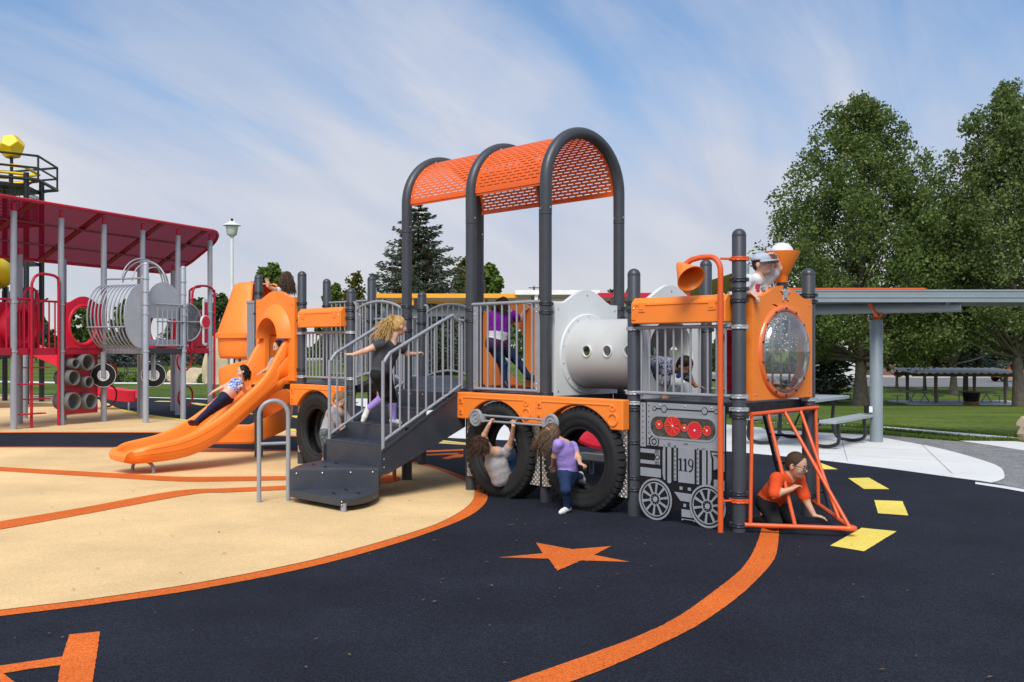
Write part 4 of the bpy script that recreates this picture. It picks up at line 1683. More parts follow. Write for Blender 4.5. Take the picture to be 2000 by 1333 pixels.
# spoked wheels
for wx in wxs:
    wo = MB().prism(circle(wx, WZ, WR, 48), .016, side_plane(YB + .004)).build('panel_wheel', M_BLACK, train, bevel=.002)
    gy = YB - .012
    rim_ = MB()
    rim_.prism([circle(wx, WZ, WR, 48), circle(wx, WZ, WR - .017, 48)[::-1]], .005, side_plane(gy))
    rim_.prism([circle(wx, WZ, WR - .032, 48), circle(wx, WZ, WR - .042, 48)[::-1]], .005, side_plane(gy))
    rim_.build('wheel_rim', M_PANEL, wo)
    for k in range(10):
        a = 2 * math.pi * (k + .3) / 10
        c, s_ = math.cos(a), math.sin(a)
        q = [(.052, .008), (WR - .041, .0125), (WR - .041, -.0125), (.052, -.008)]
        lo = [(wx + r_ * c - h_ * s_, WZ + r_ * s_ + h_ * c) for r_, h_ in q]
        MB().prism(lo[::-1], .005, side_plane(gy)).build('spoke', M_PANEL, wo)
    hb = MB()
    hb.prism([circle(wx, WZ, .060, 32), circle(wx, WZ, .050, 32)[::-1]], .0052, side_plane(gy))
    hb.prism(circle(wx, WZ, .025, 24), .006, side_plane(gy))
    hb.build('hub', M_PANEL, wo)
    rv = MB()
    for k in range(10):
        a = 2 * math.pi * k / 10
        rv.prism(circle(wx + .040 * math.cos(a), WZ + .040 * math.sin(a), .0035, 6), .003, side_plane(gy))
    rv.build('rivet', M_PANEL, wo)

# ---- bell pole
pol = MB()
bx_, by_ = -.095, -.135
pp = [(bx_, by_, 0), (bx_, by_, 1.2), (bx_, by_, 2.18)] + [Vector((bx_ - .11 + .11 * math.cos(a), by_ - .0, 2.22 + .13 * math.sin(a))) for a in np.linspace(.15, 1.45, 7)] + \
     [Vector((bx_ - .20, by_ - .01, 2.352)), Vector((bx_ - .28, by_ - .03, 2.335)), Vector((bx_ - .345, by_ - .05, 2.29)), Vector((bx_ - .365, by_ - .06, 2.235))]
pol.tube(pp, .0245, 16)
po = pol.build('bell_pole', M_ORSTEEL, train, 50)
MB().cyl((bx_, by_, 2.33), (-.03, -.04, 2.33), .010, 10).cyl((bx_, by_, .265), (-.03, -.04, .265), .010, 10).build('pole_arm', M_ORSTEEL, po)
bell = MB()
ap = Vector((bx_ - .375, by_ - .07, 2.29))
dr = Vector((.80, -.30, -.62)).normalized()
Mb = Matrix.Translation(ap) @ dr.to_track_quat('Z', 'Y').to_matrix().to_4x4()
bell.lathe([(.018, -.03), (.035, 0), (.118, .20), (.128, .215), (.128, .222), (.120, .222), (.112, .205), (.03, .01), (.0, .005)], 36, Mb)
bell.build('bell', M_ORANGE, po, smooth=50)
# the second orange pole behind the stairs
p2o = MB().tube([(TX(4) - .02, -.17, 0), (TX(4) - .02, -.17, .98)], .024, 14).cyl((TX(4) - .02, -.17, .30), (TX(4), -.05, .30), .010, 8)
p2o.build('support_pole', M_ORSTEEL, train, 50)

# ---- cowcatcher of bent orange pipe
apx = Vector((.80, .44, .075))
A0, C0 = Vector((.055, .0, .065)), Vector((.06, S, .14))
cw = MB()
cw.tube(catmull([A0, A0.lerp(apx, .5), A0.lerp(apx, .92), apx + Vector((.01, .03, 0)), C0.lerp(apx, .90), C0.lerp(apx, .5), C0], 6), .0205, 12)
T0, T1 = Vector((.075, .06, 1.0)), Vector((.075, S + .03, 1.015))
co = cw.build('cowcatcher', M_ORSTEEL, train, 50)
MB().tube([T0, T1], .0205, 12).build('cowcatcher_rail', M_ORSTEEL, co, 50)
for ft, side, fb_ in ((.02, 'a', .055), (.24, 'a', .48), (.48, 'a', .985), (.72, 'c', .68), (.97, 'c', .12)):
    a = T0.lerp(T1, ft)
    b = A0.lerp(apx, fb_) if side == 'a' else C0.lerp(apx, fb_)
    MB().tube([a, b], .0165, 12).build('cowcatcher_bar', M_ORSTEEL, co, 50)

# ---- ladder hanging at the back of the cab
lad = MB()
la, lb = Vector((-.56, 1.22, 1.06)), Vector((-.45, 1.52, 0))
lc, ld = Vector((-.10, 1.22, 1.06)), Vector((.02, 1.52, 0))
lad.tube([la + Vector((0, -.1, .1)), la, lb], .019, 12).tube([lc + Vector((0, -.1, .1)), lc, ld], .019, 12)
lo_ = lad.build('ladder', M_POST, train, 50)
for f in (.05, .32, .58, .82):
    MB().tube([la.lerp(lb, f), lc.lerp(ld, f)], .014, 10).build('rung', M_POST, lo_, 50)

# ---- stairs
SX0, SX1 = -4.56, -3.50
strm = []
for x in (SX0, SX1):
    lo = [(-.05, .70), (-.05, 1.125), (-.10, 1.125), (-1.175, .53), (-1.195, .50), (-1.195, .36), (-1.175, .27), (-1.10, .27)]
    strm.append(MB().prism(lo[::-1], .012, cross_plane(x)).build('stringer', M_DECK, train, bevel=.003))
ed = MB()
ed.bar((SX1 + .016, -.10, 1.105), (SX1 + .016, -1.17, .512), .006, .012)
ed.build('stringer_trim', M_DECK, strm[1])
for i, (ya, z) in enumerate(((-1.17, .565), (-.885, .74), (-.60, .915))):
    stp = MB()
    stp.box(((SX0 + SX1) / 2 + .006, ya + .155, z - .006), (SX1 - SX0 - .014, .31, .012))
    rh = .30 if i == 0 else .176
    stp.box(((SX0 + SX1) / 2 + .006, ya + .006, z - .012 - rh / 2), (SX1 - SX0 - .014, .012, rh))
    so = stp.build('step', M_DECK, train, bevel=.004)
    sl = MB()
    for kx in range(5):
        for ky in range(2):
            sl.box((SX0 + .2 + kx * .17 + ky * .06, ya + .10 + ky * .10, z + .0004), (.075, .011, .0012))
    sl.build('drain_slot', M_BLACK, so)
MB().box(((SX0 + SX1) / 2 + .006, -.30, DZ - .09), (SX1 - SX0 - .014, .012, .17)).box(((SX0 + SX1) / 2 + .006, -.15, DZ - .007), (SX1 - SX0 - .014, .29, .012)).build('step', M_DECK, train, bevel=.004)
bb = MB()
for x in (SX0 + .2, SX0 + .42, SX0 + .64, SX0 + .86):
    bb.ellipsoid((x, -.309, DZ - .04), (.009, .005, .009), 8, 5)
bb.build('bolt', M_BOLT, train)
# stair railings
for x, yo in ((SX1 - .01, 0), (SX0 + .01, .04)):
    y_lo, y_hi = -1.13 + yo, -.24
    mb = MB()
    path_ = [(x, y_lo - .025, .30), (x, y_lo - .025, 1.33), (x, y_lo - .01, 1.42), (x, y_lo + .05, 1.50), (x, y_lo + .14, 1.555), (x, y_hi - .05, 1.895), (x, y_hi + .04, 1.905), (x, y_hi + .10, 1.875), (x, -.06, 1.868)]
    mb.tube(catmull(path_, 5), .0185, 12)
    mb.tube([(x, y_lo - .02, .615), (x, -.09, 1.165)], .0165, 12)
    mb.tube(catmull([(x, y_hi + .04, 1.90), (x, -.11, 1.84), (x, -.085, 1.74), (x, -.085, 1.05)], 5), .0165, 12)
    ro = mb.build('stair_rail', M_RAIL, train, 50)
    for k in range(9):
        yy = y_lo + .075 + (abs(y_lo) - .085 - .11) * k / 8
        f = (yy - (y_lo - .02)) / (-.09 - (y_lo - .02))
        zb = .615 + (1.165 - .615) * f
        zt = 1.53 + (1.895 - 1.555) / (y_hi - .05 - y_lo - .14) * (yy - y_lo - .10)
        zt = min(zt, 1.90)
        inst('bar', bar_mesh(zt - zb, .0115), ro, (x, yy, zb))
    bb = MB()
    for z in (.345, .43):
        bb.ellipsoid((x + .02, y_lo - .025, z), (.005, .008, .008), 8, 5)
    bb.build('bolt', M_BOLT, ro)
# quarter-round pod steps at the foot of the stairs


def pod(pts, z, th, rad_slots):
    loop = [Vector((a, b)) for a, b in pts]
    area = sum(loop[i].x * loop[(i + 1) % len(loop)].y - loop[(i + 1) % len(loop)].x * loop[i].y for i in range(len(loop)))
    if area < 0:
        loop = loop[::-1]
    o = MB().prism([(p.x, p.y) for p in loop], th, Matrix.Translation((0, 0, z - th))).build('pod_step', M_DECK, train, bevel=.004)
    sl = MB()
    for (a, b) in rad_slots:
        sl.box((a, b, z + .0006), (.03, .15, .0012), Matrix.Rotation(R(65), 3, 'Z'))
    sl.build('drain_slot', M_BLACK, o)
    return o


def lg(*pts, z=0.0):
    return [loc_on_ground(x, y, z) for x, y in pts]


up_ = lg((567, 917), (580, 910.5), (600, 904), (625, 900), (648, 896), (700, 900), (742, 911), (740, 914), z=.335)
lowp = lg((567, 958), (667, 976), (690, 973.8), (710, 970.4), (725, 966), (735, 961), (741, 955), (740, 951), (700, 950), z=.13)
pu = pod(up_, .335, .03, lg((612, 908), (635, 912), (656, 905), z=.335))
pl_ = pod(lowp, .13, .068, lg((652, 964), (676, 957), (700, 964), z=.13))
(ax_, ay_), (bx2, by2) = up_[0], up_[-1]
MB().bar((ax_, ay_, .195), (bx2, by2, .195), .014, .25).build('pod_riser', M_DECK, pu, bevel=.003)
bk = MB()
for i in range(len(up_) - 2):
    bk.bar((*up_[i], .215), (*up_[i + 1], .215), .012, .19)
bk.build('pod_skirt', M_DECK, pu)
bb = MB()
dv = Vector((bx2 - ax_, by2 - ay_, 0)).normalized()
nv_ = Vector((dv.y, -dv.x, 0))
for f in (.07, .36, .68, .93):
    p = Vector((ax_, ay_, .292)).lerp(Vector((bx2, by2, .292)), f) + nv_ * .009
    bb.ellipsoid(p, (.012, .012, .012), 10, 6)
    bb.ellipsoid(p - nv_ * .018, (.012, .012, .012), 10, 6)
bb.build('bolt', M_BOLT, pu)
fx, fy = loc_on_ground(669, 1002)
MB().cyl((fx, fy + .012, -.01), (fx, fy + .012, .09), .028, 14).build('pod_leg', M_RAIL, pl_)
ux, uy = up_[3]
MB().cyl((ux + .05, uy - .12, -.01), (ux + .05, uy - .12, .31), .028, 14).build('pod_leg', M_RAIL, pu)
bb = MB()
for z in (.08, .11):
    bb.ellipsoid((lowp[1][0] + .01, lowp[1][1] - .004, z), (.009, .009, .009), 8, 5)
bb.build('bolt', M_BOLT, pl_)

# ---- slide panel and straight slide
zs0, zs1, zsh = 1.125, 2.255, 2.36
xa, xb = TX(7) + .085, TX(6) - .045
xm = (xa + xb) / 2
outl = [(xa, zs0), (xb, zs0), (xb, zs1)]
for k in range(17):
    t = k / 16
    outl.append((xb - .12 - (xb - xa - .24) * t, zs1 + (zsh - zs1) * math.sin(math.pi * t) ** 1.3))
outl.append((xa, zs1))
open_ = [(xm - .27, 1.14), (xm - .27, 1.72)] + [(xm - .27 * math.cos(a), 1.72 + .27 * math.sin(a)) for a in np.linspace(.15, math.pi - .15, 14)] + [(xm + .27, 1.72), (xm + .27, 1.14)]
sp_o = MB().prism([outl, open_], .07, side_plane(-.02)).build('slide_panel', M_ORANGE, train, bevel=.02, seg=3)
# hood swelling out over the opening
hd = MB()
vs, fs = [], []
NA, NR = 20, 6
for i in range(NR + 1):
    f = i / NR
    rad = .43 - .16 * f
    out_y = -.09 - .13 * math.sin(f * math.pi / 2)
    for k in range(NA + 1):
        a = math.pi * k / NA
        vs.append((xm - rad * math.cos(a), out_y, 1.70 + (rad * (1.12 if f < .5 else 1.05)) * math.sin(a)))
for i in range(1, 4):
    f = 1
    rad = .27
    for k in range(NA + 1):
        a = math.pi * k / NA
        vs.append((xm - rad * math.cos(a), -.22 + .07 * i, 1.70 + rad * 1.05 * math.sin(a)))
for i in range(NR + 3):
    for k in range(NA):
        q = i * (NA + 1) + k
        fs.append((q, q + 1, q + NA + 2, q + NA + 1))
hd.add(vs, fs)
hd.build('hood', M_ORANGE, sp_o, smooth=60)
bb = MB()
for x in (xa + .05, xb - .05):
    for z in (1.3, 2.15):
        bb.ellipsoid((x, -.093, z), (.009, .005, .009), 8, 5)
bb.build('bolt', pm('dark_orange_bolt', (.35, .05, .01), .5), sp_o)

bed_y = [.02, -.10, -.24, -.40, -.56, -.74, -.92, -1.10, -1.28, -1.46, -1.66, -1.86, -2.02, -2.12, -2.18]
bed_z = [1.10, 1.095, 1.06, .95, .83, .69, .55, .43, .345, .285, .252, .240, .236, .232, .225]
wal_h = [.66, .62, .44, .28, .24, .24, .24, .235, .225, .205, .175, .155, .135, .115, .09]
from_y = np.linspace(bed_y[0], bed_y[-1], 64)


def interp_s(xs_, ys_, x):
    o = np.argsort(xs_)
    xs2, ys2 = np.array(xs_)[o], np.array(ys_)[o]
    # smooth by averaging a few offsets
    return float(np.mean([np.interp(x + dx, xs2, ys2) for dx in (-.05, -.025, 0, .025, .05)]))


sx = -7.475
vs, fs = [], []
sec_n = None
for y in from_y:
    bz = interp_s(bed_y, bed_z, y)
    wh = interp_s(bed_y, wal_h, y)
    e = min(1, max(0, (-y - 1.90) / .28))
    hw = .285 * (1 - .30 * e ** 3)
    ow = hw + .085
    ud = .085 if y < -.12 else .02
    groove = .010
    sec = [(-hw + .05, bz), (-hw + .012, bz + .02), (-hw, bz + .06), (-hw - .008, bz + wh - .03), (-hw - .022, bz + wh - .006), (-hw - .045, bz + wh), (-ow + .012, bz + wh - .012), (-ow, bz + wh - .04),
           (-ow - .002, bz + wh * .62), (-ow + groove, bz + wh * .60), (-ow - .002, bz + wh * .57), (-ow + .002, bz + wh * .18), (-ow + groove + .004, bz + wh * .16), (-ow + .004, bz + wh * .13),
           (-ow + .03, bz - ud * .7), (-ow + .07, bz - ud)]
    full = sec[::-1] + [(-x_, z_) for x_, z_ in sec]
    sec_n = len(full)
    for x_, z_ in full:
        vs.append((sx + x_, y, z_))
for i in range(len(from_y) - 1):
    for k in range(sec_n):
        k2 = (k + 1) % sec_n
        fs.append((i * sec_n + k, (i + 1) * sec_n + k, (i + 1) * sec_n + k2, i * sec_n + k2))
# closed nose: the tray's rim runs round the end and turns under
nose_rings = ((-.045, .55, .040), (-.085, .20, .085), (-.100, -.05, .10))
last = [Vector(v) for v in vs[-sec_n:]]
bz_e = bed_z[-1]
for dy, fz, up_b in nose_rings:
    for v in last:
        zz = v.z
        if zz >= bz_e - .001:
            top_e = bz_e + .085
            zz = top_e - (top_e - zz) * max(0, min(1, fz)) * .6 - (.0 if fz > 0.3 else (.035 if fz > 0 else .075))
        else:
            zz = zz + up_b * .35
        vs.append(Vector((sx + (v.x - sx) * (1 - .10 * (-dy / .1) ** 2), v.y + dy, zz)))
tot_s = len(from_y) + len(nose_rings)
for i in range(len(from_y) - 1, tot_s - 1):
    for k in range(sec_n):
        k2 = (k + 1) % sec_n
        fs.append((i * sec_n + k, (i + 1) * sec_n + k, (i + 1) * sec_n + k2, i * sec_n + k2))
fs.append(tuple((tot_s - 1) * sec_n + k for k in range(sec_n)))
slide = MB().add(vs, fs).build('slide', M_ORANGE, train, smooth=55)
lg_ = MB()
lg_.tube(catmull([(sx - .22, -1.99, -.005), (sx - .215, -1.985, .08), (sx - .15, -1.97, .135), (sx, -1.95, .15), (sx + .15, -1.93, .135), (sx + .215, -1.915, .08), (sx + .22, -1.91, -.005)], 5), .022, 10)
lg_.build('slide_leg', M_RAIL, slide, 50)

# ---- spiral slide at the rear end: hood, helical chute and run-out
hc = Vector((-9.0, .50))
hood = MB()
prof_h = [(.26, 2.54), (.31, 2.52), (.345, 2.42), (.42, 2.18), (.50, 1.96), (.54, 1.84), (.555, 1.785), (.588, 1.775), (.588, 1.735), (.548, 1.73), (.542, 1.56), (.53, 1.46), (.51, 1.42)]
hood.lathe(prof_h, 40, Matrix.Translation((hc.x, hc.y, 0)), R(38), R(322))
ho_ = hood.build('spiral_hood', M_ORANGE, train, smooth=50)
so2 = ho_.modifiers.new('wall', 'SOLIDIFY')
so2.thickness = .025
cap = MB()
cap.lathe([(.0, 2.565), (.15, 2.562), (.24, 2.553), (.275, 2.535)], 40, Matrix.Translation((hc.x, hc.y, 0)))
cap.build('hood_cap', M_ORANGE, ho_, smooth=60)
ch = MB()
vs, fs = [], []
NH_ = 90
sec0 = [(.06, .16), (.08, .16), (.095, .12), (.11, .03), (.16, .0), (.40, .0), (.46, .03), (.49, .12), (.51, .36), (.525, .42), (.55, .42), (.56, .38), (.54, .10), (.50, -.05), (.4, -.09), (.14, -.09), (.07, -.04)]
m_ = len(sec0)
for i in range(NH_ + 1):
    f = i / NH_
    a = R(0) - f * R(400)          # start at the deck side, turning clockwise seen from above
    z = 1.06 - .84 * f
    for r_, h_ in sec0:
        hh_ = h_ * (1.0 if h_ < .2 else (1.0 - .50 * max(0, f - .72) / .28))
        vs.append((hc.x + r_ * math.cos(a), hc.y + r_ * math.sin(a), z + hh_))
# straight run-out
a_end = R(-400)
tang = Vector((math.sin(a_end), -math.cos(a_end), 0))
for L in (.2, .45, .7, .85):
    for r_, h_ in sec0:
        hh_ = h_ * .50 if h_ > .2 else h_
        if L > .8:
            hh_ *= .75
        p = Vector((hc.x + r_ * math.cos(a_end), hc.y + r_ * math.sin(a_end), .22 + hh_)) + tang * L
        vs.append(tuple(p))
tot = NH_ + 5
for i in range(tot - 1):
    for k in range(m_):
        k2 = (k + 1) % m_
        fs.append((i * m_ + k, i * m_ + k2, (i + 1) * m_ + k2, (i + 1) * m_ + k))
fs.append(tuple((tot - 1) * m_ + k for k in range(m_)))
ch.add(vs, fs)
cho = ch.build('spiral_slide', M_ORANGE, train, smooth=50)
MB().cyl((hc.x, hc.y, 0), (hc.x, hc.y, 2.3), .05, 16).build('spiral_post', M_POST, cho, 50)
# side barrier of close bars beside the hood
sb = MB()
sb.box((TX(7) - .20, .0, 2.235), (.27, .03, .035)).box((TX(7) - .20, .0, 1.165), (.27, .03, .03))
sbo = sb.build('side_barrier', M_RAIL, train, bevel=.004)
for k in range(6):
    inst('bar', bar_mesh(1.06, .0125), sbo, (TX(7) - .315 + k * .045, 0, 1.17))
MB().box((TX(7) - .24, .42, 1.045), (.46, .76, .08)).build('entry_step', M_DECK, train, bevel=.006)

# ---- rear exit panel beside the second arch, with the short slide going down behind
ya_ = S + .0
xa, xb = TX(4) + .07, TX(3) - .07
xm = (xa + xb) / 2
outl = [(xa, 1.10), (xb, 1.10), (xb, 2.03)] + [(xb - .1 - (xb - xa - .2) * t, 2.03 + .10 * math.sin(math.pi * t)) for t in np.linspace(0, 1, 11)] + [(xa, 2.03)]
opn = [(xm - .24, 1.115), (xm - .24, 1.62)] + [(xm - .24 * math.cos(a), 1.62 + .24 * math.sin(a)) for a in np.linspace(.2, math.pi - .2, 11)] + [(xm + .24, 1.62), (xm + .24, 1.115)]
rp_ = MB().prism([outl, opn], .06, side_plane(ya_ + .06)).build('rear_panel', M_ORANGE, train, bevel=.015)
vs, fs = [], []
for i, (yy, zz) in enumerate(((S, 1.10), (S + .3, 1.0), (S + .7, .7), (S + 1.2, .38), (S + 1.7, .28), (S + 2.1, .26))):
    for x_, h_ in ((-.34, -.06), (-.34, .22), (-.27, .22), (-.25, .02), (.25, .02), (.27, .22), (.34, .22), (.34, -.06)):
        vs.append((xm + x_, yy, zz + h_))
for i in range(5):
    for k in range(8):
        fs.append((i * 8 + k, i * 8 + (k + 1) % 8, (i + 1) * 8 + (k + 1) % 8, (i + 1) * 8 + k))
MB().add(vs, fs).build('rear_slide', M_ORANGE, train, bevel=.012)
# far-side fenders seen under the decks
for t in (5,):
    x0, x1 = TX(t + 1) + .01, TX(t) - .01
    MB().box(((x0 + x1) / 2, S + .10, .94), (x1 - x0, .09, .28)).build('far_fender', M_ORANGE, train, bevel=.02)
# rope net hung behind the stairs
net = MB()
hubp = Vector((TX(4) + .35, S + .25, .92))
feet = [Vector((TX(4) + .0, S + .75, .0)), Vector((TX(4) + .45, S + .95, .0)), Vector((TX(4) + .95, S + .85, .0))]
for i, f in enumerate(feet):
    top = hubp + Vector(((i - 1) * .22, 0, 0))
    net.tube([top, f], .011, 8)
for fr in (.35, .7):
    ring = [(hubp + Vector(((i - 1) * .22, 0, 0))).lerp(feet[i], fr) for i in range(3)]
    net.tube(ring, .010, 8)
    for q in ring:
        net.ellipsoid(q, (.028, .028, .022), 8, 6)
net.ellipsoid(hubp, (.05, .035, .03), 8, 6)
net.build('rope_net', M_ROPE, train, 50)

# ---- freestanding loop handrail by the pod steps
ga, gb = gnd(506, 983), gnd(563, 980)
lr = thing('loop_handrail', 'light grey hoop handrail with one rung, standing left of the pod steps', 'handrail', (ga.x, ga.y, 0))
dv = gb - ga
hp = [Vector((0, 0, -.01)), Vector((0, 0, .5)), Vector((0, 0, .88))] + [dv * .5 - dv * .5 * math.cos(a) + Vector((0, 0, .885 + .148 * math.sin(a))) for a in np.linspace(.2, math.pi - .2, 11)] + [dv + Vector((0, 0, .88)), dv + Vector((0, 0, .5)), dv + Vector((0, 0, -.01))]
MB().tube(hp, .0225, 14).build('hoop', M_RAIL, lr, 50)
MB().tube([Vector((.015, 0, .598)), dv + Vector((-.015, 0, .598))], .016, 12).build('rung', M_RAIL, lr, 50)

# ================================================================== RED AND SILVER AEROPLANE STRUCTURE (left)
air = thing('aeroplane_play_structure', 'red and silver aeroplane-themed play structure under a slanted red mesh canopy', 'playground', (-9.58, 19.2, 0), R(-22.5))
SP = 1.14
M_CANOPY = bpy.data.materials.new('red_mesh_canopy')
M_CANOPY.use_nodes = True
_nt = M_CANOPY.node_tree
_nt.nodes.clear()
_o = _nt.nodes.new('ShaderNodeOutputMaterial')
_t = _nt.nodes.new('ShaderNodeBsdfTransparent')
_t.inputs[0].default_value = (.6, .3, .36, 1)
_d = _nt.nodes.new('ShaderNodeBsdfDiffuse')
_d.inputs[0].default_value = (.17, .004, .018, 1)
_l = _nt.nodes.new('ShaderNodeBsdfTranslucent')
_l.inputs[0].default_value = (.15, .008, .022, 1)
_a = _nt.nodes.new('ShaderNodeMixShader')
_a.inputs[0].default_value = .4
_b = _nt.nodes.new('ShaderNodeMixShader')
_b.inputs[0].default_value = .87
_nt.links.new(_d.outputs[0], _a.inputs[1])
_nt.links.new(_l.outputs[0], _a.inputs[2])
_nt.links.new(_t.outputs[0], _b.inputs[1])
_nt.links.new(_a.outputs[0], _b.inputs[2])
_nt.links.new(_b.outputs[0], _o.inputs[0])

CLS = {'s': clamp_mesh(M_SILVER, 'silver_left', .0605)}
for i in range(-1, 6):
    p = MB().lathe([(.0605, -.02), (.0605, 4.2)], 20, Matrix.Translation((0, SP * i, 0))).build('post', M_SILPOST, air, 50)
    MB().cyl((0, SP * i, 4.2), (0, SP * i, 4.36), .035, 12).build('post_pin', M_REDST, p, 50)
    for z in (1.5, 2.45):
        inst('clamp', CLS['s'], p, (0, SP * i, z))
    p = MB().lathe([(.0605, -.02), (.0605, 3.5)], 20, Matrix.Translation((-SP, SP * i, 0))).build('post', M_SILPOST, air, 50)
    MB().cyl((-SP, SP * i, 3.5), (-SP, SP * i, 3.62), .035, 12).build('post_pin', M_REDST, p, 50)
for (a, b) in ((-2, 2), (-2, 3)):
    dome_post('post', a * SP, b * SP, 2.4, M_SILPOST, air)
for (a, b) in ((1, 2), (1, 3)):
    p = dome_post('post', a * SP, b * SP, 3.37, M_SILPOST, air)
    for z in (1.5, 2.28, 2.48, 2.75, 3.02):
        inst('clamp', CLS['s'], p, (a * SP, b * SP, z))
# canopy
xe, xw, ye, yw = .16, -1.42, 6.15, -2.4
zc_ = lambda x: 4.36 + (x - .05) * .62
rim = []
for (cx_, cy_, a0) in ((xe - .55, ye - .55, 0), (xw + .55, ye - .55, 90), (xw + .55, yw + .55, 180), (xe - .55, yw + .55, 270)):
    for k in range(9):
        a = R(a0 + 90 * k / 8)
        x, y = cx_ + .55 * math.cos(a), cy_ + .55 * math.sin(a)
        rim.append((x, y, zc_(x)))
can = MB().tube(rim, .035, 10, closed=True).build('canopy_frame', M_REDST, air, 50)
sh = MB()
sh.add([Vector(p) for p in rim], [tuple(range(len(rim)))])
MB_can = sh.build('canopy_mesh', M_CANOPY, can, smooth=0)
for y in (-1.2, .35, 2.1, 3.9, 5.4):
    MB().bar((xe - .03, y, zc_(xe) - .012), (xw + .03, y - .25, zc_(xw) - .012), .17, .03).build('canopy_rib', pm('rib_dark_red', (.20, .004, .016), .5), can)
for x in (-.36, -.92):
    MB().bar((x, yw + .05, zc_(x) - .03), (x, ye - .05, zc_(x) - .03), .15, .02).build('canopy_rib', pm('rib_dark_red', (.20, .004, .016), .5), can)
# decks
for (a, b) in ((-1, -1), (-1, 0), (-1, 1), (-1, 2), (0, 2), (-1, 3), (-1, 4)):
    MB().box(((a + .5) * SP, (b + .5) * SP, 1.475), (SP - .1, SP - .1, .09)).build('deck', M_REDST if a < 0 else M_DECK, air, bevel=.006)
for b in (-1, 0, 1, 3, 4):
    MB().box((.0, (b + .5) * SP, 1.50), (.05, SP - .13, .13)).build('deck_beam', M_REDST, air, bevel=.006)
MB().box((.5 * SP, 2 * SP, 1.5), (SP - .13, .05, .11)).build('deck_beam', M_SILPOST, air, bevel=.006)
MB().box((SP, 2.5 * SP, 1.5), (.05, SP - .13, .11)).build('deck_beam', M_DECK, air, bevel=.006)


def l_barrier(y0, y1, x, z0, z1, n, mat, r=.016):
    mb = MB().tube([(x, y0, z1), (x, y1, z1)], .022, 10)
    o = mb.build('barrier', mat, air, 50)
    MB().tube([(x, y0, z0), (x, y1, z0)], .020, 10).build('lower_rail', mat, o, 50)
    for k in range(n):
        y = y0 + (y1 - y0) * (k + .5) / n
        inst('bar', bar_mesh(z1 - z0, r, mat), o, (x, y, z0))
    return o


l_barrier(.08, .52, 0, 1.55, 2.52, 4, M_REDST)
l_barrier(.62, 1.06, 0, 1.55, 2.5, 3, M_REDST)
l_barrier(-1.06, -.08, 0, 1.55, 2.5, 6, M_REDST)
l_barrier(2 * SP + .25, 3 * SP + .12, SP + .03, 1.62, 2.5, 7, M_SILPOST, .014)
l_barrier(4 * SP + .1, 5 * SP - .1, 0, 1.55, 2.45, 6, M_REDST)
MB().box((.0, 4 * SP + .75, 2.02), (.04, .55, .85)).build('side_panel', M_REDST, air, bevel=.01)
# red handhold hoops with ladder running to the ground
hoop = MB()
hoop.tube(catmull([(.06, .36, -.01), (.06, .36, 1.4), (.06, .36, 2.6), (.06, .40, 2.9), (.06, .55, 3.02), (.06, .80, 3.03), (.06, .98, 2.98), (.06, 1.02, 2.8), (.06, 1.02, 1.5), (.06, 1.02, -.01)], 6), .028, 12)
hoop_o = hoop.build('hoop_ladder', M_REDST, air, 50)
MB().tube(catmull([(-.25, .45, 1.5), (-.25, .45, 2.45), (-.25, .52, 2.72), (-.25, .70, 2.74), (-.25, .80, 2.5), (-.25, .80, 1.5)], 6), .026, 10).build('hoop', M_REDST, hoop_o, 50)
for k, z in enumerate((.28, .56, .86, 1.18)):
    MB().box((.05 - (.12 if k % 2 else 0), .50 + (.1 if k % 2 else -.12), z), (.16, .55, .025)).build('rung', M_REDST, hoop_o, bevel=.005)
MB().tube(catmull([(.05, 5.0, 1.5), (.05, 5.0, 2.7), (.05, 5.06, 2.98), (.05, 5.25, 3.06), (.05, 5.6, 3.06), (.05, 5.78, 2.95), (.05, 5.8, 2.7), (.05, 5.8, -.01)], 6), .028, 12).build('hoop', M_REDST, air, 50)
MB().tube(catmull([(-.2, 5.2, 1.5), (-.2, 5.2, 2.75), (-.2, 5.25, 2.98), (.05, 5.3, 3.05)], 6), .026, 10).build('hoop', M_REDST, air, 50)
# red moulded tunnel slide mouth behind the bars
Mt_ = Matrix.Translation((-.55, .62, 2.0)) @ Matrix.Rotation(R(90), 4, 'Y')
MB().lathe([(.30, -.05), (.30, .1), (.34, .13), (.42, .12), (.45, .05), (.45, -.05)], 36, Mt_).build('slide_mouth', M_RED, air)
MB().box((-.62, .62, 2.0), (.05, 1.0, .95)).build('mouth_panel', M_REDST, air, bevel=.03)
# window panel with big oval hole


def oval_panel(M, w0, w1, z0, z1, zh, cy_, cz_, ry_, rz_):
    out = [(w0, z0), (w1, z0), (w1, z1)] + [(w1 - .1 - (w1 - w0 - .2) * t, z1 + (zh - z1) * math.sin(math.pi * t) ** 1.3) for t in np.linspace(0, 1, 15)] + [(w0, z1)]
    o = MB().prism([out, circle(cy_, cz_, ry_, 44, ry=rz_)[::-1]], .06, M).build('window_panel', M_RED, air, bevel=.02, seg=3)
    rim_ = []
    for k in range(44):
        a = 2 * math.pi * k / 44
        rim_.append(M @ Vector((cy_ + (ry_ + .035) * math.cos(a), cz_ + (rz_ + .035) * math.sin(a), .055)))
    MB().tube(rim_, .035, 8, closed=True).build('window_rim', M_RED, o, 60)
    return o


oval_panel(cross_plane(-.02), 1.23, 2.19, 1.57, 2.5, 2.64, 1.68, 2.04, .34, .37)
oval_panel(side_plane(3 * SP), .09, SP - .09, 1.57, 2.45, 2.6, .57, 2.0, .33, .36)
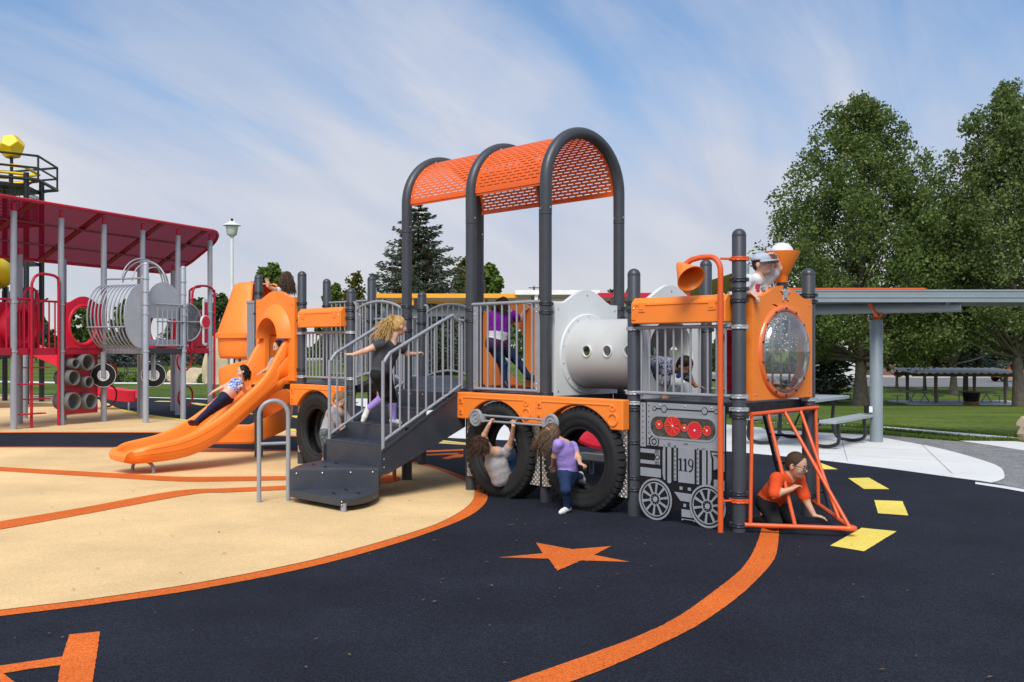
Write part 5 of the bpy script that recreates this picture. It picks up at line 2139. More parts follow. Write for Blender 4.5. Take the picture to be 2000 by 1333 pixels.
# crawl-through tube panel under it
tp = MB()
tubes = ((1.37, 1.25, .105), (1.70, 1.27, .17), (1.33, .96, .155), (1.73, .86, .12), (1.33, .48, .18), (1.78, .46, .165))
out = [(1.22, .20), (2.18, .20), (2.18, 1.44), (1.22, 1.44)]
tpo = tp.prism([out] + [circle(y, z, r_ - .01, 24)[::-1] for y, z, r_ in tubes], .05, cross_plane(-.12)).build('tube_panel', M_REDST, air, bevel=.004)
M_TUBE = pm('grey_tube', (.16, .16, .155), .45, var=.06)
for y, z, r_ in tubes:
    Mx = Matrix.Translation((-.25, y, z)) @ Matrix.Rotation(R(90), 4, 'Y')
    MB().lathe([(r_, 0), (r_, .40), (r_ - .004, .41), (r_ - .02, .41), (r_ - .024, .40), (r_ - .024, 0), (r_, 0)], 30, Mx).build('crawl_tube', M_TUBE, tpo)
# bowed bar cage (fuselage)
cg = MB()
for k in range(11):
    x = .06 + k * (SP - .14) / 10
    arc = [(x, 2 * SP - .06 - .46 * math.sin(a), 2.23 - .66 * math.cos(a)) for a in np.linspace(0, math.pi, 15)]
    if k == 0:
        cage = MB().tube(arc, .017, 8).build('bar_cage', M_SILPOST, air, 50)
        cbar = MB().tube([(0, p[1], p[2]) for p in arc], .017, 8).mesh('cage_bar', M_SILPOST, 50)
    else:
        inst('cage_bar', cbar, cage, (x, 0, 0))
MB().tube([(.05, 2 * SP - .52, 2.0), (SP - .06, 2 * SP - .52, 2.0)], .014, 8).build('cage_rail', M_SILPOST, cage, 50)
dsh = [(2 * SP - .06 - .46 * math.sin(a), 2.23 - .66 * math.cos(a)) for a in np.linspace(0, math.pi, 21)]
endp = MB().prism(dsh[::-1], .012, cross_plane(SP - .075)).build('end_plate', pm('pale_grey_plate', (.47, .49, .53), .45, metal=.1), cage)
MB().tube([(0.04, 2 * SP, 3.03), (SP - .04, 2 * SP, 3.03)], .02, 8).build('top_rail', M_SILPOST, air, 50)
# engine side: arched plate, nose disc and propeller
ap_ = [(2 * SP + .12, 1.62), (3 * SP - .08, 1.62), (3 * SP - .08, 2.62)] + [(2 * SP + .6 + .46 * math.cos(a), 2.62 + .36 * math.sin(a)) for a in np.linspace(.1, math.pi - .1, 13)] + [(2 * SP + .12, 2.62)]
op_ = [(2 * SP + .2, 1.75), (3 * SP - .16, 1.75), (3 * SP - .16, 2.2), (2 * SP + .2, 2.2)]
MB().prism([ap_, op_[::-1]], .012, cross_plane(SP - .06)).build('cockpit_plate', pm('pale_grey_plate', (.47, .49, .53), .45, metal=.1), air)
nose = [(3 * SP + .1, 1.72)] + [(3 * SP + .12 + .44 * math.cos(a), 2.13 + .41 * math.sin(a)) for a in np.linspace(-math.pi / 2, math.pi / 2, 19)] + [(3 * SP + .1, 2.54)]
MB().prism(nose, .01, cross_plane(SP + .02)).build('nose_plate', clear_mat('tinted_pane', (.80, .74, .82), .08, .12), air)
MB().tube([(SP + .03, y, z) for y, z in nose], .016, 8, closed=True).build('nose_rim', M_SILPOST, air, 50)
MB().tube([(SP + .03, 2 * SP + .3, 2.13), (SP + .06, 4.0, 2.15)], .016, 8).build('nose_rail', M_SILPOST, air, 50)
prop = MB().prism(rrect(3.94, 1.62, 4.08, 2.68, .06), .03, cross_plane(SP + .09)).build('propeller', M_WHITE, air, bevel=.004)
MB().prism(rrect(3.975, 1.68, 4.085, 2.60, .04), .034, cross_plane(SP + .089)).build('propeller_face', M_REDST, prop)
MB().prism(circle(4.01, 2.15, .15, 24), .044, cross_plane(SP + .087)).build('propeller_hub', M_WHITE, prop)
MB().prism(circle(4.015, 2.15, .132, 24), .05, cross_plane(SP + .087)).build('hub_face', M_RED, prop)
# dome of bent bars over the cockpit
for k, (dx, rr_) in enumerate(((-.1, .62), (.35, .50), (.75, .40))):
    MB().tube([(SP * .5 + dx * .4, 2.5 * SP + rr_ * math.cos(a), 2.95 + (.55 - .1 * k) * math.sin(a)) for a in np.linspace(.1, math.pi - .1, 15)], .016, 8).build('dome_bar', M_SILPOST, air, 50)
MB().tube([(SP * .5 + .6 * math.cos(a), 2.5 * SP, 2.95 + .5 * math.sin(a)) for a in np.linspace(.1, math.pi - .1, 15)], .016, 8).build('dome_bar', M_SILPOST, air, 50)
# landing wheels on struts
for (x, y, z) in ((.14, 2.13, .99), (SP - .10, 2 * SP + .34, .99)):
    Mx = Matrix.Translation((x, y, z)) @ Matrix.Rotation(R(60), 4, 'Y') if False else Matrix.Translation((x, y, z)) @ Matrix.Rotation(R(90), 4, 'X') @ Matrix.Rotation(R(35), 4, 'Y')
    w = MB().lathe([(0, -.02), (.25, -.02), (.262, -.01), (.262, .01), (.25, .02), (0, .02)], 36, Mx).build('landing_wheel', M_BLACK, air)
    MB().lathe([(.0, .024), (.118, .024), (.122, .02)], 28, Mx).build('wheel_hub', M_WHITE, w)
    MB().lathe([(.244, .0205), (.244, .024), (.252, .024), (.252, .0205)], 36, Mx).build('wheel_line', M_WHITE, w)
    rv = MB()
    for k in range(12):
        a = 2 * math.pi * k / 12
        rv.ellipsoid(Mx @ Vector((.085 * math.cos(a), .085 * math.sin(a), .025)), (.009, .009, .009), 6, 4)
    rv.build('rivet', M_BLACK, w)
    n_ = (Mx.to_3x3() @ Vector((0, 0, 1)))
    MB().bar(Vector((x, y, z - .04)) + n_ * .045, Vector((x, y, 1.48)) + n_ * .045, .10, .03).build('strut', M_SILPOST, w, bevel=.004)
# red ring climber and small red slide at the back
for (y, z) in ((4.2, 1.35), (4.2, .95), (4.2, .55)):
    pass
for k, (x, y, z) in enumerate(((-.92, 3.35, 1.0), (-.92, 3.35, .48), (.42, 4.3, 1.28), (.45, 4.3, .45))):
    Mx = Matrix.Translation((x, y, z))
    MB().tube([(x + .02 * math.sin(a), y + .24 * math.cos(a), z + .24 * math.sin(a)) for a in np.linspace(0, 2 * math.pi, 25)[:-1]], .022, 8, closed=True).build('climbing_ring', M_REDST, air, 50)
vs, fs = [], []
prf = [(0, 1.45), (.5, 1.25), (1.0, .85), (1.5, .52), (1.9, .36), (2.3, .30), (2.55, .29)]
for d_, z in prf:
    for w_, h_ in ((-.28, -.10), (-.30, .20), (-.24, .21), (-.20, .02), (.20, .02), (.24, .21), (.30, .20), (.28, -.10)):
        vs.append((-4.45 + d_ * .80 + w_ * .55, 4.55 + d_ * .50 - w_ * .83, z + h_))
for i in range(len(prf) - 1):
    for k in range(8):
        fs.append((i * 8 + k, (i + 1) * 8 + k, (i + 1) * 8 + (k + 1) % 8, i * 8 + (k + 1) % 8))
fs.append(tuple((len(prf) - 1) * 8 + k for k in range(8))[::-1])
rs_ = MB().add(vs, fs).build('red_slide', M_RED, air, bevel=.02)
ex, ey = -4.45 + 2.35 * .80, 4.55 + 2.35 * .50
MB().tube(catmull([(ex - .22, ey + .2, 0), (ex - .2, ey + .18, .18), (ex, ey, .22), (ex + .18, ey - .2, .18), (ex + .2, ey - .22, 0)], 5), .022, 8).build('slide_leg', M_SILPOST, rs_, 50)

# ================================================================== BLACK AND YELLOW LOOKOUT TOWER (far left)
tow = thing('lookout_tower', 'black steel lookout tower with yellow faceted ball on top, behind the red canopy', 'tower', (-14.85, 28.3, 0))
hexv = [(math.cos(R(-20.6 + 60 * k)), math.sin(R(-20.6 + 60 * k))) for k in range(6)]
for k, (c, s_) in enumerate(hexv):
    MB().cyl((1.42 * c, 1.42 * s_, -.02), (1.42 * c, 1.42 * s_, 6.45), .075, 14).build('post', M_BLKST, tow, 50)
for z, w in ((6.22, .05), (6.55, .03), (6.88, .035)):
    MB().tube([(1.85 * c, 1.85 * s_, z) for c, s_ in hexv], w, 8, closed=True).build('hexagon_rail', M_BLKST, tow, 50)
for k, (c, s_) in enumerate(hexv):
    MB().cyl((1.85 * c, 1.85 * s_, 6.2), (1.85 * c, 1.85 * s_, 6.88), .03, 8).build('rail_post', M_BLKST, tow, 50)
    MB().bar((1.42 * c, 1.42 * s_, 6.1), (1.85 * c, 1.85 * s_, 6.24), .05, .05).build('bracket', M_BLKST, tow)
MB().tube([(1.35 * c, 1.35 * s_, 6.62) for c, s_ in hexv], .045, 8, closed=True).build('yellow_rail', M_YELLOW, tow, 50)
MB().tube([(1.30 * c, 1.30 * s_, 6.42) for c, s_ in hexv], .045, 8, closed=True).build('yellow_rail', M_YELLOW, tow, 50)
for z in (6.05, 5.1, 3.95):
    MB().prism([(1.36 * c, 1.36 * s_) for c, s_ in hexv], .09, Matrix.Translation((0, 0, z))).build('platform', M_BLKST, tow)
for k in range(6):
    a, b = Vector((*hexv[k], 0)) * 1.40, Vector((*hexv[(k + 1) % 6], 0)) * 1.40
    ms = MB()
    for j in range(13):
        q = a.lerp(b, (j + .5) / 13)
        ms.cyl((q.x, q.y, 5.2), (q.x, q.y, 5.95), .010, 5)
    for j in range(8):
        z = 5.22 + j * .1
        ms.cyl((a.x, a.y, z), (b.x, b.y, z), .009, 5)
    w = ms.build('wire_panel', M_BLKST, tow, 0)
    w['kind'] = 'stuff'
    bs = MB()
    for j in range(11):
        q = a.lerp(b, (j + .5) / 11)
        bs.cyl((q.x, q.y, 2.2), (q.x, q.y, 3.25), .014, 5)
    w = bs.build('bar_panel', M_BLKST, tow, 0)
    w['kind'] = 'stuff'
MB().prism([(1.36 * c, 1.36 * s_) for c, s_ in hexv], .09, Matrix.Translation((0, 0, 2.1))).build('platform', M_BLKST, tow)
# faceted ball: a dodecahedron on a mast
import bmesh
ph = (1 + 5 ** .5) / 2
dv_ = [(x, y, z) for x in (-1, 1) for y in (-1, 1) for z in (-1, 1)]
for a in (-1 / ph, 1 / ph):
    for b in (-ph, ph):
        dv_ += [(0, a, b), (a, b, 0), (b, 0, a)]
bmm = bmesh.new()
for v in dv_:
    bmm.verts.new(Matrix.Rotation(R(20), 3, 'Y') @ Vector(v) * (.37 / 3 ** .5))
bmesh.ops.convex_hull(bmm, input=bmm.verts)
bmesh.ops.dissolve_limit(bmm, angle_limit=R(3), verts=bmm.verts, edges=bmm.edges)
me = bpy.data.meshes.new('faceted_ball')
bmm.to_mesh(me)
bmm.free()
me.materials.append(M_YELLOW)
ball = inst('faceted_ball', me, tow, (.88, -.42, 7.18))
md = ball.modifiers.new('bevel', 'BEVEL')
md.width = .02
md.segments = 2
MB().cyl((.88, -.42, 6.1), (.88, -.42, 6.9), .045, 10).build('mast', M_BLKST, tow, 50)
MB().tube([(-.2 + 1.0 * math.cos(a), -1.0 + .9 * math.sin(a), 3.75 - .45 * f) for f, a in zip(np.linspace(0, 1, 17), np.linspace(-.4, 2.6, 17))], .34, 16).build('yellow_tube_slide', M_YELLOW, tow, 60)
st_a, st_b = Vector((1.75, -1.0, 2.05)), Vector((.2, -3.2, .62))
for off in (0, .75):
    o_ = Vector((.55, -.38, 0)).normalized() * off
    MB().bar(st_a + o_, st_b + o_, .05, .16).build('stair_stringer', M_BLKST, tow)
    MB().tube([st_a + o_ + Vector((0, 0, .85)), st_b + o_ + Vector((0, 0, .85))], .025, 6).build('stair_rail', M_BLKST, tow)
    for j in range(9):
        q = st_a.lerp(st_b, (j + .5) / 9) + o_
        MB().cyl(q, q + Vector((0, 0, .85)), .013, 5).build('stair_bar', M_BLKST, tow)
MB().box((-.4, -3.6, .58), (1.6, .9, .08)).build('landing', M_BLKST, tow)
for x in (-1.1, .3):
    MB().cyl((x, -3.6, 0), (x, -3.6, .55), .05, 8).build('landing_leg', M_BLKST, tow)

# ================================================================== SHADE SHELTERS AND STREET FURNITURE
M_SHEL = pm('shelter_grey', (.25, .29, .315), .42, metal=.1, var=.06, vscale=3)
M_UNDER = pm('tan_soffit', (.38, .30, .20), .8, var=.1, vscale=2)
d_ = 16.72
sh = thing('shade_shelter', 'blue-grey cantilever shade roof on one round post right of the train', 'shelter', (6.10, d_, 0))
p = MB().lathe([(.105, -.02), (.105, 2.03), (.098, 2.04), (.09, 2.04)], 28).build('post', M_SHEL, sh, 50)
MB().cyl((0, 0, 2.04), (0, 0, 2.16), .055, 16).build('post_neck', M_ORSTEEL, p)
MB().bar((-.17, -.13, 2.31), (-.02, -.10, 2.08), .07, .035).bar((.13, -.13, 2.31), (.02, -.10, 2.08), .07, .035).build('saddle', M_ORSTEEL, p, bevel=.004)
bm_ = MB().cyl((-2.6, 1.15, 2.215), (1.12, -.62, 2.235), .088, 24).build('beam', M_SHEL, sh, 50)
MB().cyl((1.12, -.62, 2.235), (1.138, -.629, 2.235), .096, 24).build('beam_cap', M_SHEL, bm_)
MB().box((.93, -.62, 2.34), (.09, .012, .16)).build('hanger', M_SHEL, bm_, bevel=.003)
rf = MB().box((1.9, .0, 2.42), (8.6, 1.5, .035)).build('roof', M_SHEL, sh)
for y in (-.76, .76):
    f_ = MB()
    for k, (dz, hh, dy) in enumerate(((.085, .030, 0), (.045, .048, .012), (-.005, .048, .0), (-.055, .048, .012), (-.09, .022, 0))):
        f_.box((1.9, y + dy * (1 if y < 0 else -1), 2.40 + dz), (8.62, .05, hh))
    f_.build('fascia', M_SHEL, rf, bevel=.003)
for k in range(14):
    MB().box((-2.2 + k * .6, 0, 2.385), (.06, 1.4, .03)).build('purlin', M_SHEL, rf)
MB().box((-.75, -.74, 2.513), (2.5, .10, .028)).build('orange_trim', M_ORSTEEL, rf)
MB().box((-.135, -.09, .545), (.06, .06, .10)).build('outlet_box', pm('box_white', (.7, .7, .7), .5), p, bevel=.003)
MB().box((-.20, -.10, .55), (.07, .05, .13)).build('outlet_cover', M_BLACK, p, bevel=.003)


def band_shelter(name, label, x0p, x1p, d, ztop, col, depth, posts, under=M_UNDER):
    x0, x1 = (x0p - 1000) / FPX * d, (x1p - 1000) / FPX * d
    t = thing(name, label, 'shelter', ((x0 + x1) / 2, d, 0))
    w = x1 - x0
    r_ = MB().box((0, depth / 2, ztop - .03), (w, depth, .04)).build('roof', under, t)
    for y in (0, depth):
        MB().box((0, y, ztop - .05), (w, .05, .11)).build('fascia', col, r_, bevel=.004)
    for k in range(posts):
        x = -w / 2 + w * (k + .5) / posts
        MB().box((x, .06, ztop - .19), (.08, .05, .20)).build('hanger', col, r_)
        pp = MB().cyl((x, depth / 2, -.02), (x, depth / 2, ztop - .06), .10, 16).build('post', M_SHEL, t, 50)
    MB().cyl((-w / 2, depth * .30, ztop - .42), (w / 2, depth * .30, ztop - .42), .13, 16).build('beam', M_SHEL, t, 50)
    return t


M_YEL2 = pm('amber_paint', (.85, .36, .02), .45)
M_WH2 = pm('white_paint', (.78, .77, .74), .5)
band_shelter('yellow_shelter', 'amber-edged flat shade roof behind the bridge rails', 735, 1012, 25.5, 2.95, M_YEL2, 3.2, 2)
band_shelter('white_shelter', 'white-edged flat shade roof behind the climbing girl', 1006, 1172, 24.5, 2.98, M_WH2, 3.4, 2)
band_shelter('red_shelter', 'dark red-edged flat shade roof behind the white tunnel panel', 1168, 1348, 23.5, 2.86, M_REDST, 3.0, 2)
# shade sail
sl = thing('shade_sail', 'tan fabric shade sail stretched behind the orange bell', 'sail', (at(1330, 560, 26).x, 26, 0))
o0 = Vector(sl.location)
A_, B_, C_, D_ = at(1205, 583, 24) - o0, at(1458, 524, 25) - o0, at(1420, 572, 29) - o0, at(1250, 575, 29.5) - o0
vs, fs = [], []
for i in range(13):
    for j in range(13):
        u_, v_ = i / 12, j / 12
        p = A_.lerp(B_, u_).lerp(D_.lerp(C_, u_), v_)
        p.z -= .22 * 4 * u_ * (1 - u_) * .5 + .3 * v_ * (1 - v_)
        vs.append(p)
for i in range(12):
    for j in range(12):
        fs.append((i * 13 + j, (i + 1) * 13 + j, (i + 1) * 13 + j + 1, i * 13 + j + 1))
MB().add(vs, fs).build('fabric', pm('tan_fabric', (.42, .29, .10), .8, var=.06), sl, 180)
for q in (B_, C_):
    MB().cyl((q.x, q.y, 0), (q.x, q.y, q.z + .1), .07, 12).build('mast', M_SHEL, sl, 50)

# picnic tables on the plaza
M_BENCH = pm('grey_plank', (.33, .37, .395), .55, var=.06, vscale=6)


def picnic(label, loc, rz, L=1.75, group=None):
    t = thing('picnic_table', label, 'table', loc, rz, group)
    tb = MB().box((0, 0, .735), (L, .76, .055)).build('table_top', M_BENCH, t, bevel=.008)
    for s_ in (-1, 1):
        MB().box((0, s_ * .68, .435), (L, .27, .05)).build('bench', M_BENCH, t, bevel=.008)
    for x in (-L * .33, L * .33):
        for s_ in (-1, 1):
            MB().tube(catmull([(x, s_ * .22, .70), (x, s_ * .20, .30), (x, s_ * .28, .08), (x, s_ * .45, .035), (x, s_ * .62, .04), (x, s_ * .74, .12), (x, s_ * .72, .40)], 5), .028, 10).build('leg', M_BLKST, t, 50)
        MB().bar((x, -.30, .69), (x, .30, .69), .05, .04).build('brace', M_BLKST, t)
        for s_ in (-1, 1):
            MB().bar((x, s_ * .58, .40), (x, s_ * .78, .40), .05, .03).build('bench_bracket', M_BLKST, t)
    for s_ in (-1, 1):
        MB().tube([(s_ * L * .33, 0, .25), (s_ * .08, 0, .69)], .018, 8).build('strut', M_BLKST, t, 50)
    MB().tube([(-L * .33, 0, .25), (L * .33, 0, .25)], .018, 8).build('stretcher', M_BLKST, t, 50)
    return t


picnic('grey picnic table with black tube legs beside the shelter post', (4.86, 16.45, 0), R(53.6), 2.0)
picnic('grey picnic table half hidden behind the ladder of the engine', (2.6, 19.4, 0), R(50))

# bench, boulders, shrubs and lamp on the left lawn
bx0 = at(285, 740, 46.5)
bt = thing('park_bench', 'dark green slatted metal park bench on the lawn behind the silver posts', 'bench', (bx0.x, 46.5, 0), R(8))
M_GRN = pm('dark_green_metal', (.022, .035, .026), .45)
for k in range(17):
    x = -.82 + k * 1.64 / 16
    MB().tube(catmull([(x, .28, .86), (x, .22, .60), (x, .16, .46), (x, -.1, .43), (x, -.26, .43)], 4), .014, 5).build('slat', M_GRN, bt, 50)
MB().tube([(-.88, .29, .87), (.88, .29, .87)], .022, 6).build('top_rail', M_GRN, bt)
MB().tube([(-.88, -.27, .43), (.88, -.27, .43)], .022, 6).build('seat_rail', M_GRN, bt)
for s_ in (-1, 1):
    MB().tube(catmull([(s_ * .9, .25, 0), (s_ * .9, .24, .5), (s_ * .9, .29, .88)], 4), .024, 6).build('leg', M_GRN, bt)
    MB().tube(catmull([(s_ * .9, -.27, 0), (s_ * .9, -.28, .5), (s_ * .9, -.2, .64), (s_ * .9, .2, .64)], 4), .024, 6).build('arm_rest', M_GRN, bt)
M_STONE = pm('pale_limestone', (.52, .42, .28), .9, var=.22, vscale=1.4, bump=.5, bscale=9, fine=.12, fscale=30, detail=8)


def boulder(name, label, loc, size, seed, rz=0, tops=1.0):
    r_ = np.random.default_rng(seed)
    n, m = 22, 14
    vs, fs = [], []
    ph_ = r_.uniform(0, 6.28, (6, 2))
    for j in range(m + 1):
        b = math.pi * j / m
        for k in range(n):
            a = 2 * math.pi * k / n
            c = Vector((math.sin(b) * math.cos(a), math.sin(b) * math.sin(a), math.cos(b)))
            q = max(abs(c.x), abs(c.y), abs(c.z))
            c = c / (q ** .62)
            w = 1 + .09 * math.sin(3 * a + ph_[0, 0]) * math.sin(2 * b + ph_[0, 1]) + .05 * math.sin(7 * a + ph_[1, 0]) * math.sin(5 * b + ph_[1, 1]) + .03 * r_.normal()
            zz = (c.z * .5 + .5)
            tp_ = 1 - (1 - tops) * zz ** 1.4
            vs.append((c.x * w * size[0] / 2 * tp_, c.y * w * size[1] / 2 * tp_, (c.z * w * .5 + .46) * size[2]))
    for j in range(m):
        for k in range(n):
            k2 = (k + 1) % n
            fs.append((j * n + k, (j + 1) * n + k, (j + 1) * n + k2, j * n + k2))
    o = MB().add(vs, fs).build(name, M_STONE, None, smooth=24)
    o.location = loc
    o.rotation_euler = (0, 0, rz)
    return tag(o, label, 'rock')


g1 = at(424, 750, 43.7)
boulder('boulder', 'tall pale pointed boulder standing on the left lawn', (g1.x, 43.7, -.05), (1.35, .9, 2.25), 3, .2, .45)
g2 = at(378, 747, 45.5)
boulder('boulder', 'long flat pale stone block lying left of the tall boulder', (g2.x, 45.5, -.05), (2.3, .8, .72), 5, .1, .95)
g3 = gnd(2004, 862)
boulder('boulder', 'rounded tan boulder cut off by the right picture edge', (g3.x + .22, g3.y, -.05), (.62, .6, .50), 8, .3, .8)
lm = at(453, 680, 40)
lt = thing('street_lamp', 'white lamp post with conical white shade rising left of the slide', 'lamp', (lm.x, 40, 0))
M_LAMPW = pm('lamp_white', (.72, .74, .76), .4)
MB().cyl((0, 0, 0), (0, 0, 6.05), .075, 14, r2=.06).build('pole', M_LAMPW, lt, 50)
MB().lathe([(.16, 6.08), (.20, 6.12), (.24, 6.40), (.255, 6.44)], 20).build('globe', pm('frosted_globe', (.66, .69, .66), .3, var=.06), lt, 60)
MB().lathe([(.0, 6.66), (.10, 6.64), (.18, 6.57), (.34, 6.50), (.36, 6.47), (.33, 6.46), (.24, 6.45)], 24).build('shade', M_LAMPW, lt, 60)
MB().cyl((0, 0, 6.65), (0, 0, 6.75), .05, 10).build('photocell', M_BLACK, lt)
MB().lathe([(.06, 6.0), (.10, 6.04), (.17, 6.08)], 16).build('collar', M_LAMPW, lt)
# slim dark pole and utility pole behind
q = at(943, 560, 45)
bp = thing('dark_pole', 'short dark pole with box showing between arch posts over the amber roof', 'pole', (q.x, 45, 0))
MB().cyl((0, 0, 0), (0, 0, 3.9), .05, 8).build('pole', M_BLKST, bp)
MB().box((0, 0, 4.25), (.26, .2, .75)).build('speaker_box', M_BLKST, bp, bevel=.03)
q = at(1043, 565, 140)
up_p = thing('utility_pole', 'thin distant utility pole standing up above the white roof edge', 'pole', (q.x, 140, 0))
MB().cyl((0, 0, -3), (0, 0, 10.2), .20, 8, r2=.15).build('pole', pm('pole_wood', (.12, .10, .085), .9), up_p)
MB().bar((-.75, 0, 10.0), (.75, 0, 10.0), .12, .14).build('crossarm', pm('pole_wood', (.12, .10, .085), .9), up_p)

# low red play slide seen through the front tyre
rw = tw(-3.25, 1.95)
rd_ = thing('red_rocker', 'low red curved play shell on a grey base seen through the front tyre', 'play equipment', (rw.x, rw.y, 0), TRZ)
rd_.scale = (.62, .62, .72)
vs, fs = [], []
for i in range(13):
    a = -1.0 + 2.0 * i / 12
    for w_ in (-.45, .45):
        for th_ in (0, .05):
            vs.append((.95 * math.sin(a), w_ * .6 + .25 * math.cos(a), .30 + .55 * (1 - math.cos(a)) + .38 + th_ + w_ * .5))
for i in range(12):
    b = i * 4
    fs += [(b, b + 4, b + 6, b + 2), (b + 1, b + 3, b + 7, b + 5), (b, b + 1, b + 5, b + 4), (b + 2, b + 6, b + 7, b + 3)]
fs += [(0, 2, 3, 1), (48, 49, 51, 50)]
MB().add(vs, fs).build('shell', M_RED, rd_, 40)
MB().box((0, .1, .32), (1.0, .5, .12)).build('base', M_SHEL, rd_, bevel=.01)
for x in (-.35, .35):
    MB().cyl((x, .1, 0), (x, .1, .28), .05, 10).build('foot', M_SHEL, rd_)

# ================================================================== PARK ON THE RIGHT: pavilion, bin, vehicles, buildings


def tz(x, y):
    return terrain(x, y)


M_WOODP = pm('weathered_post', (.20, .165, .125), .85, var=.2, vscale=8)
pc = Vector((30.6, 67.0, 0))
pav = thing('picnic_pavilion', 'low wooden picnic pavilion with corrugated metal roof on the right lawn', 'pavilion', (pc.x, pc.y, tz(pc.x, pc.y)), R(-4))
slab = MB().box((0, 1.4, .0), (8.2, 5.2, .16)).build('slab', M_CONC, pav)
for (x, y) in ((-2.25, -.4), (2.25, -.4), (-2.9, 3.4), (1.7, 3.4)):
    MB().cyl((x, y, .05), (x, y, 1.95), .10, 8, r2=.13).build('post', M_WOODP, pav)
for y in (-.4, 3.4):
    MB().box((-.2, y, 1.98), (7.2, .16, .20)).build('roof_beam', M_WOODP, pav)
M_CORR = pm('corrugated_metal', (.24, .25, .255), .5, metal=.3, var=.15)
vs, fs = [], []
NC = 96
for k in range(NC + 1):
    x = -4.0 + 7.6 * k / NC
    z = .045 * math.sin(k * math.pi / 3)
    for y, zz in ((-1.3, 2.12), (4.3, 2.36)):
        vs.append((x, y, zz + z))
        vs.append((x, y, zz + z - .02))
for k in range(NC):
    b = 4 * k
    fs += [(b, b + 4, b + 6, b + 2), (b + 1, b + 3, b + 7, b + 5), (b, b + 1, b + 5, b + 4), (b + 2, b + 6, b + 7, b + 3)]
MB().add(vs, fs).build('roof', M_CORR, pav, 40)


def small_table(label, x, y):
    p_ = Vector((pc.x + x, pc.y + y))
    t = thing('picnic_table', label, 'table', (p_.x, p_.y, tz(pc.x, pc.y) + .08), R(-4))
    MB().box((0, 0, .74), (1.9, .75, .06)).build('table_top', M_BENCH, t)
    for s_ in (-1, 1):
        MB().box((s_ * 1.35, 0, .45), (.55, .9, .05)).build('bench', M_BENCH, t)
        MB().tube([(s_ * .7, -.3, 0), (s_ * .25, -.3, .72)], .04, 6).build('leg', M_SHEL, t)
        MB().tube([(s_ * .25, .3, 0), (s_ * .7, .3, .72)], .04, 6).build('leg', M_SHEL, t)
        MB().tube([(s_ * 1.35, 0, 0), (s_ * 1.35, 0, .43)], .04, 6).build('bench_leg', M_SHEL, t)
    return t


small_table('grey picnic table under the left half of the pavilion', -2.9, 1.2)
small_table('grey picnic table under the right half of the pavilion', 1.5, 1.6)
bq = at(1897, 790, 64)
bn = thing('wooden_barrel_bin', 'brown wooden-stave barrel bin standing in front of the pavilion', 'bin', (bq.x, 64, tz(bq.x, 64)))
bn.scale = (1.25, 1.25, 1.05)
M_STAVE = pm('stave_wood', (.26, .13, .06), .8, var=.35, vscale=4)
stv = MB().add([(-.12, -.02, 0), (.12, -.02, 0), (.12, .02, 0), (-.12, .02, 0), (-.155, -.02, .84), (.155, -.02, .84), (.155, .02, .84), (-.155, .02, .84)],
               [(3, 2, 1, 0), (4, 5, 6, 7), (0, 1, 5, 4), (1, 2, 6, 5), (2, 3, 7, 6), (3, 0, 4, 7)]).mesh('stave', M_STAVE, 0)
for k in range(14):
    a = 2 * math.pi * k / 14
    o = inst('stave', stv, bn, (.36 * math.sin(a), -.36 * math.cos(a), .02 + .02 * (k % 3)), (R(-8), 0, a), (.62, 1, 1))
MB().cyl((0, 0, .05), (0, 0, .80), .33, 14, r2=.44).build('liner', M_BLACK, bn)


def truck(name, label, loc, rz, cab, white, scale=1.0):
    t = thing(name, label, 'truck', loc, rz)
    M_C = pm(name + '_paint', cab, .35, coat=.5, var=.03)
    body = MB()
    body.prism([(-1.4, .55), (1.9, .55), (1.9, 1.25), (1.75, 1.4), (.95, 1.5), (.45, 2.25), (-1.1, 2.3), (-1.4, 2.1)], 2.0, Matrix(((1, 0, 0, 0), (0, 0, -1, 1.0), (0, 1, 0, 0), (0, 0, 0, 1)))).build('cab', M_C, t, bevel=.06)
    MB().box((-3.6, 0, 1.2), (4.3, 2.1, .9 if not white else 1.5)).build('bed', pm(name + '_bed', (.72, .72, .72) if white else cab, .5), t, bevel=.05)
    MB().box((-1.5, 0, .62), (6.6, .9, .22)).build('chassis', M_BLACK, t)
    for s_ in (-1, 1):
        MB().prism([(-.95, 1.5), (.35, 1.5), (.15, 2.05), (-.9, 2.1)], .01, Matrix(((1, 0, 0, 0), (0, 0, -1, s_ * 1.006), (0, 1, 0, 0), (0, 0, 0, 1)))).build('side_window', M_BLACK, t)
        for x in (1.0, -3.0, -4.6):
            w = MB().cyl((x, s_ * .78, .48), (x, s_ * 1.02, .48), .48, 18).build('wheel', M_TYRE, t)
            MB().cyl((x, s_ * 1.02, .48), (x, s_ * 1.03, .48), .24, 14).build('rim', M_SILVER, w)
    MB().box((1.91, 0, 1.0), (.04, 1.7, .3)).build('grille', M_BLACK, t)
    for s_ in (-1, 1):
        MB().box((1.93, s_ * .78, 1.02), (.05, .28, .2)).build('headlight', M_WHITE, t)
    MB().prism([(-.75, -.85), (.75, -.85), (.62, .0), (-.62, .0)], .02, Matrix.Translation((.74, 0, 1.86)) @ Matrix.Rotation(R(90), 4, 'Z') @ Matrix.Rotation(R(57), 4, 'X')).build('windscreen', M_BLACK, t)
    return t


q = at(1968, 738, 118)
truck('dump_truck', 'orange dump truck parked on the road behind the pavilion', (q.x, 118, tz(q.x, 118) + .06), R(185), (.78, .16, .015), False)
q = at(2012, 738, 112)
truck('white_truck', 'white truck nose at the right picture edge behind the orange truck', (q.x + .4, 112, tz(q.x, 112) + .06), R(182), (.75, .75, .76), True)

# buildings beyond the road and behind the left lawn


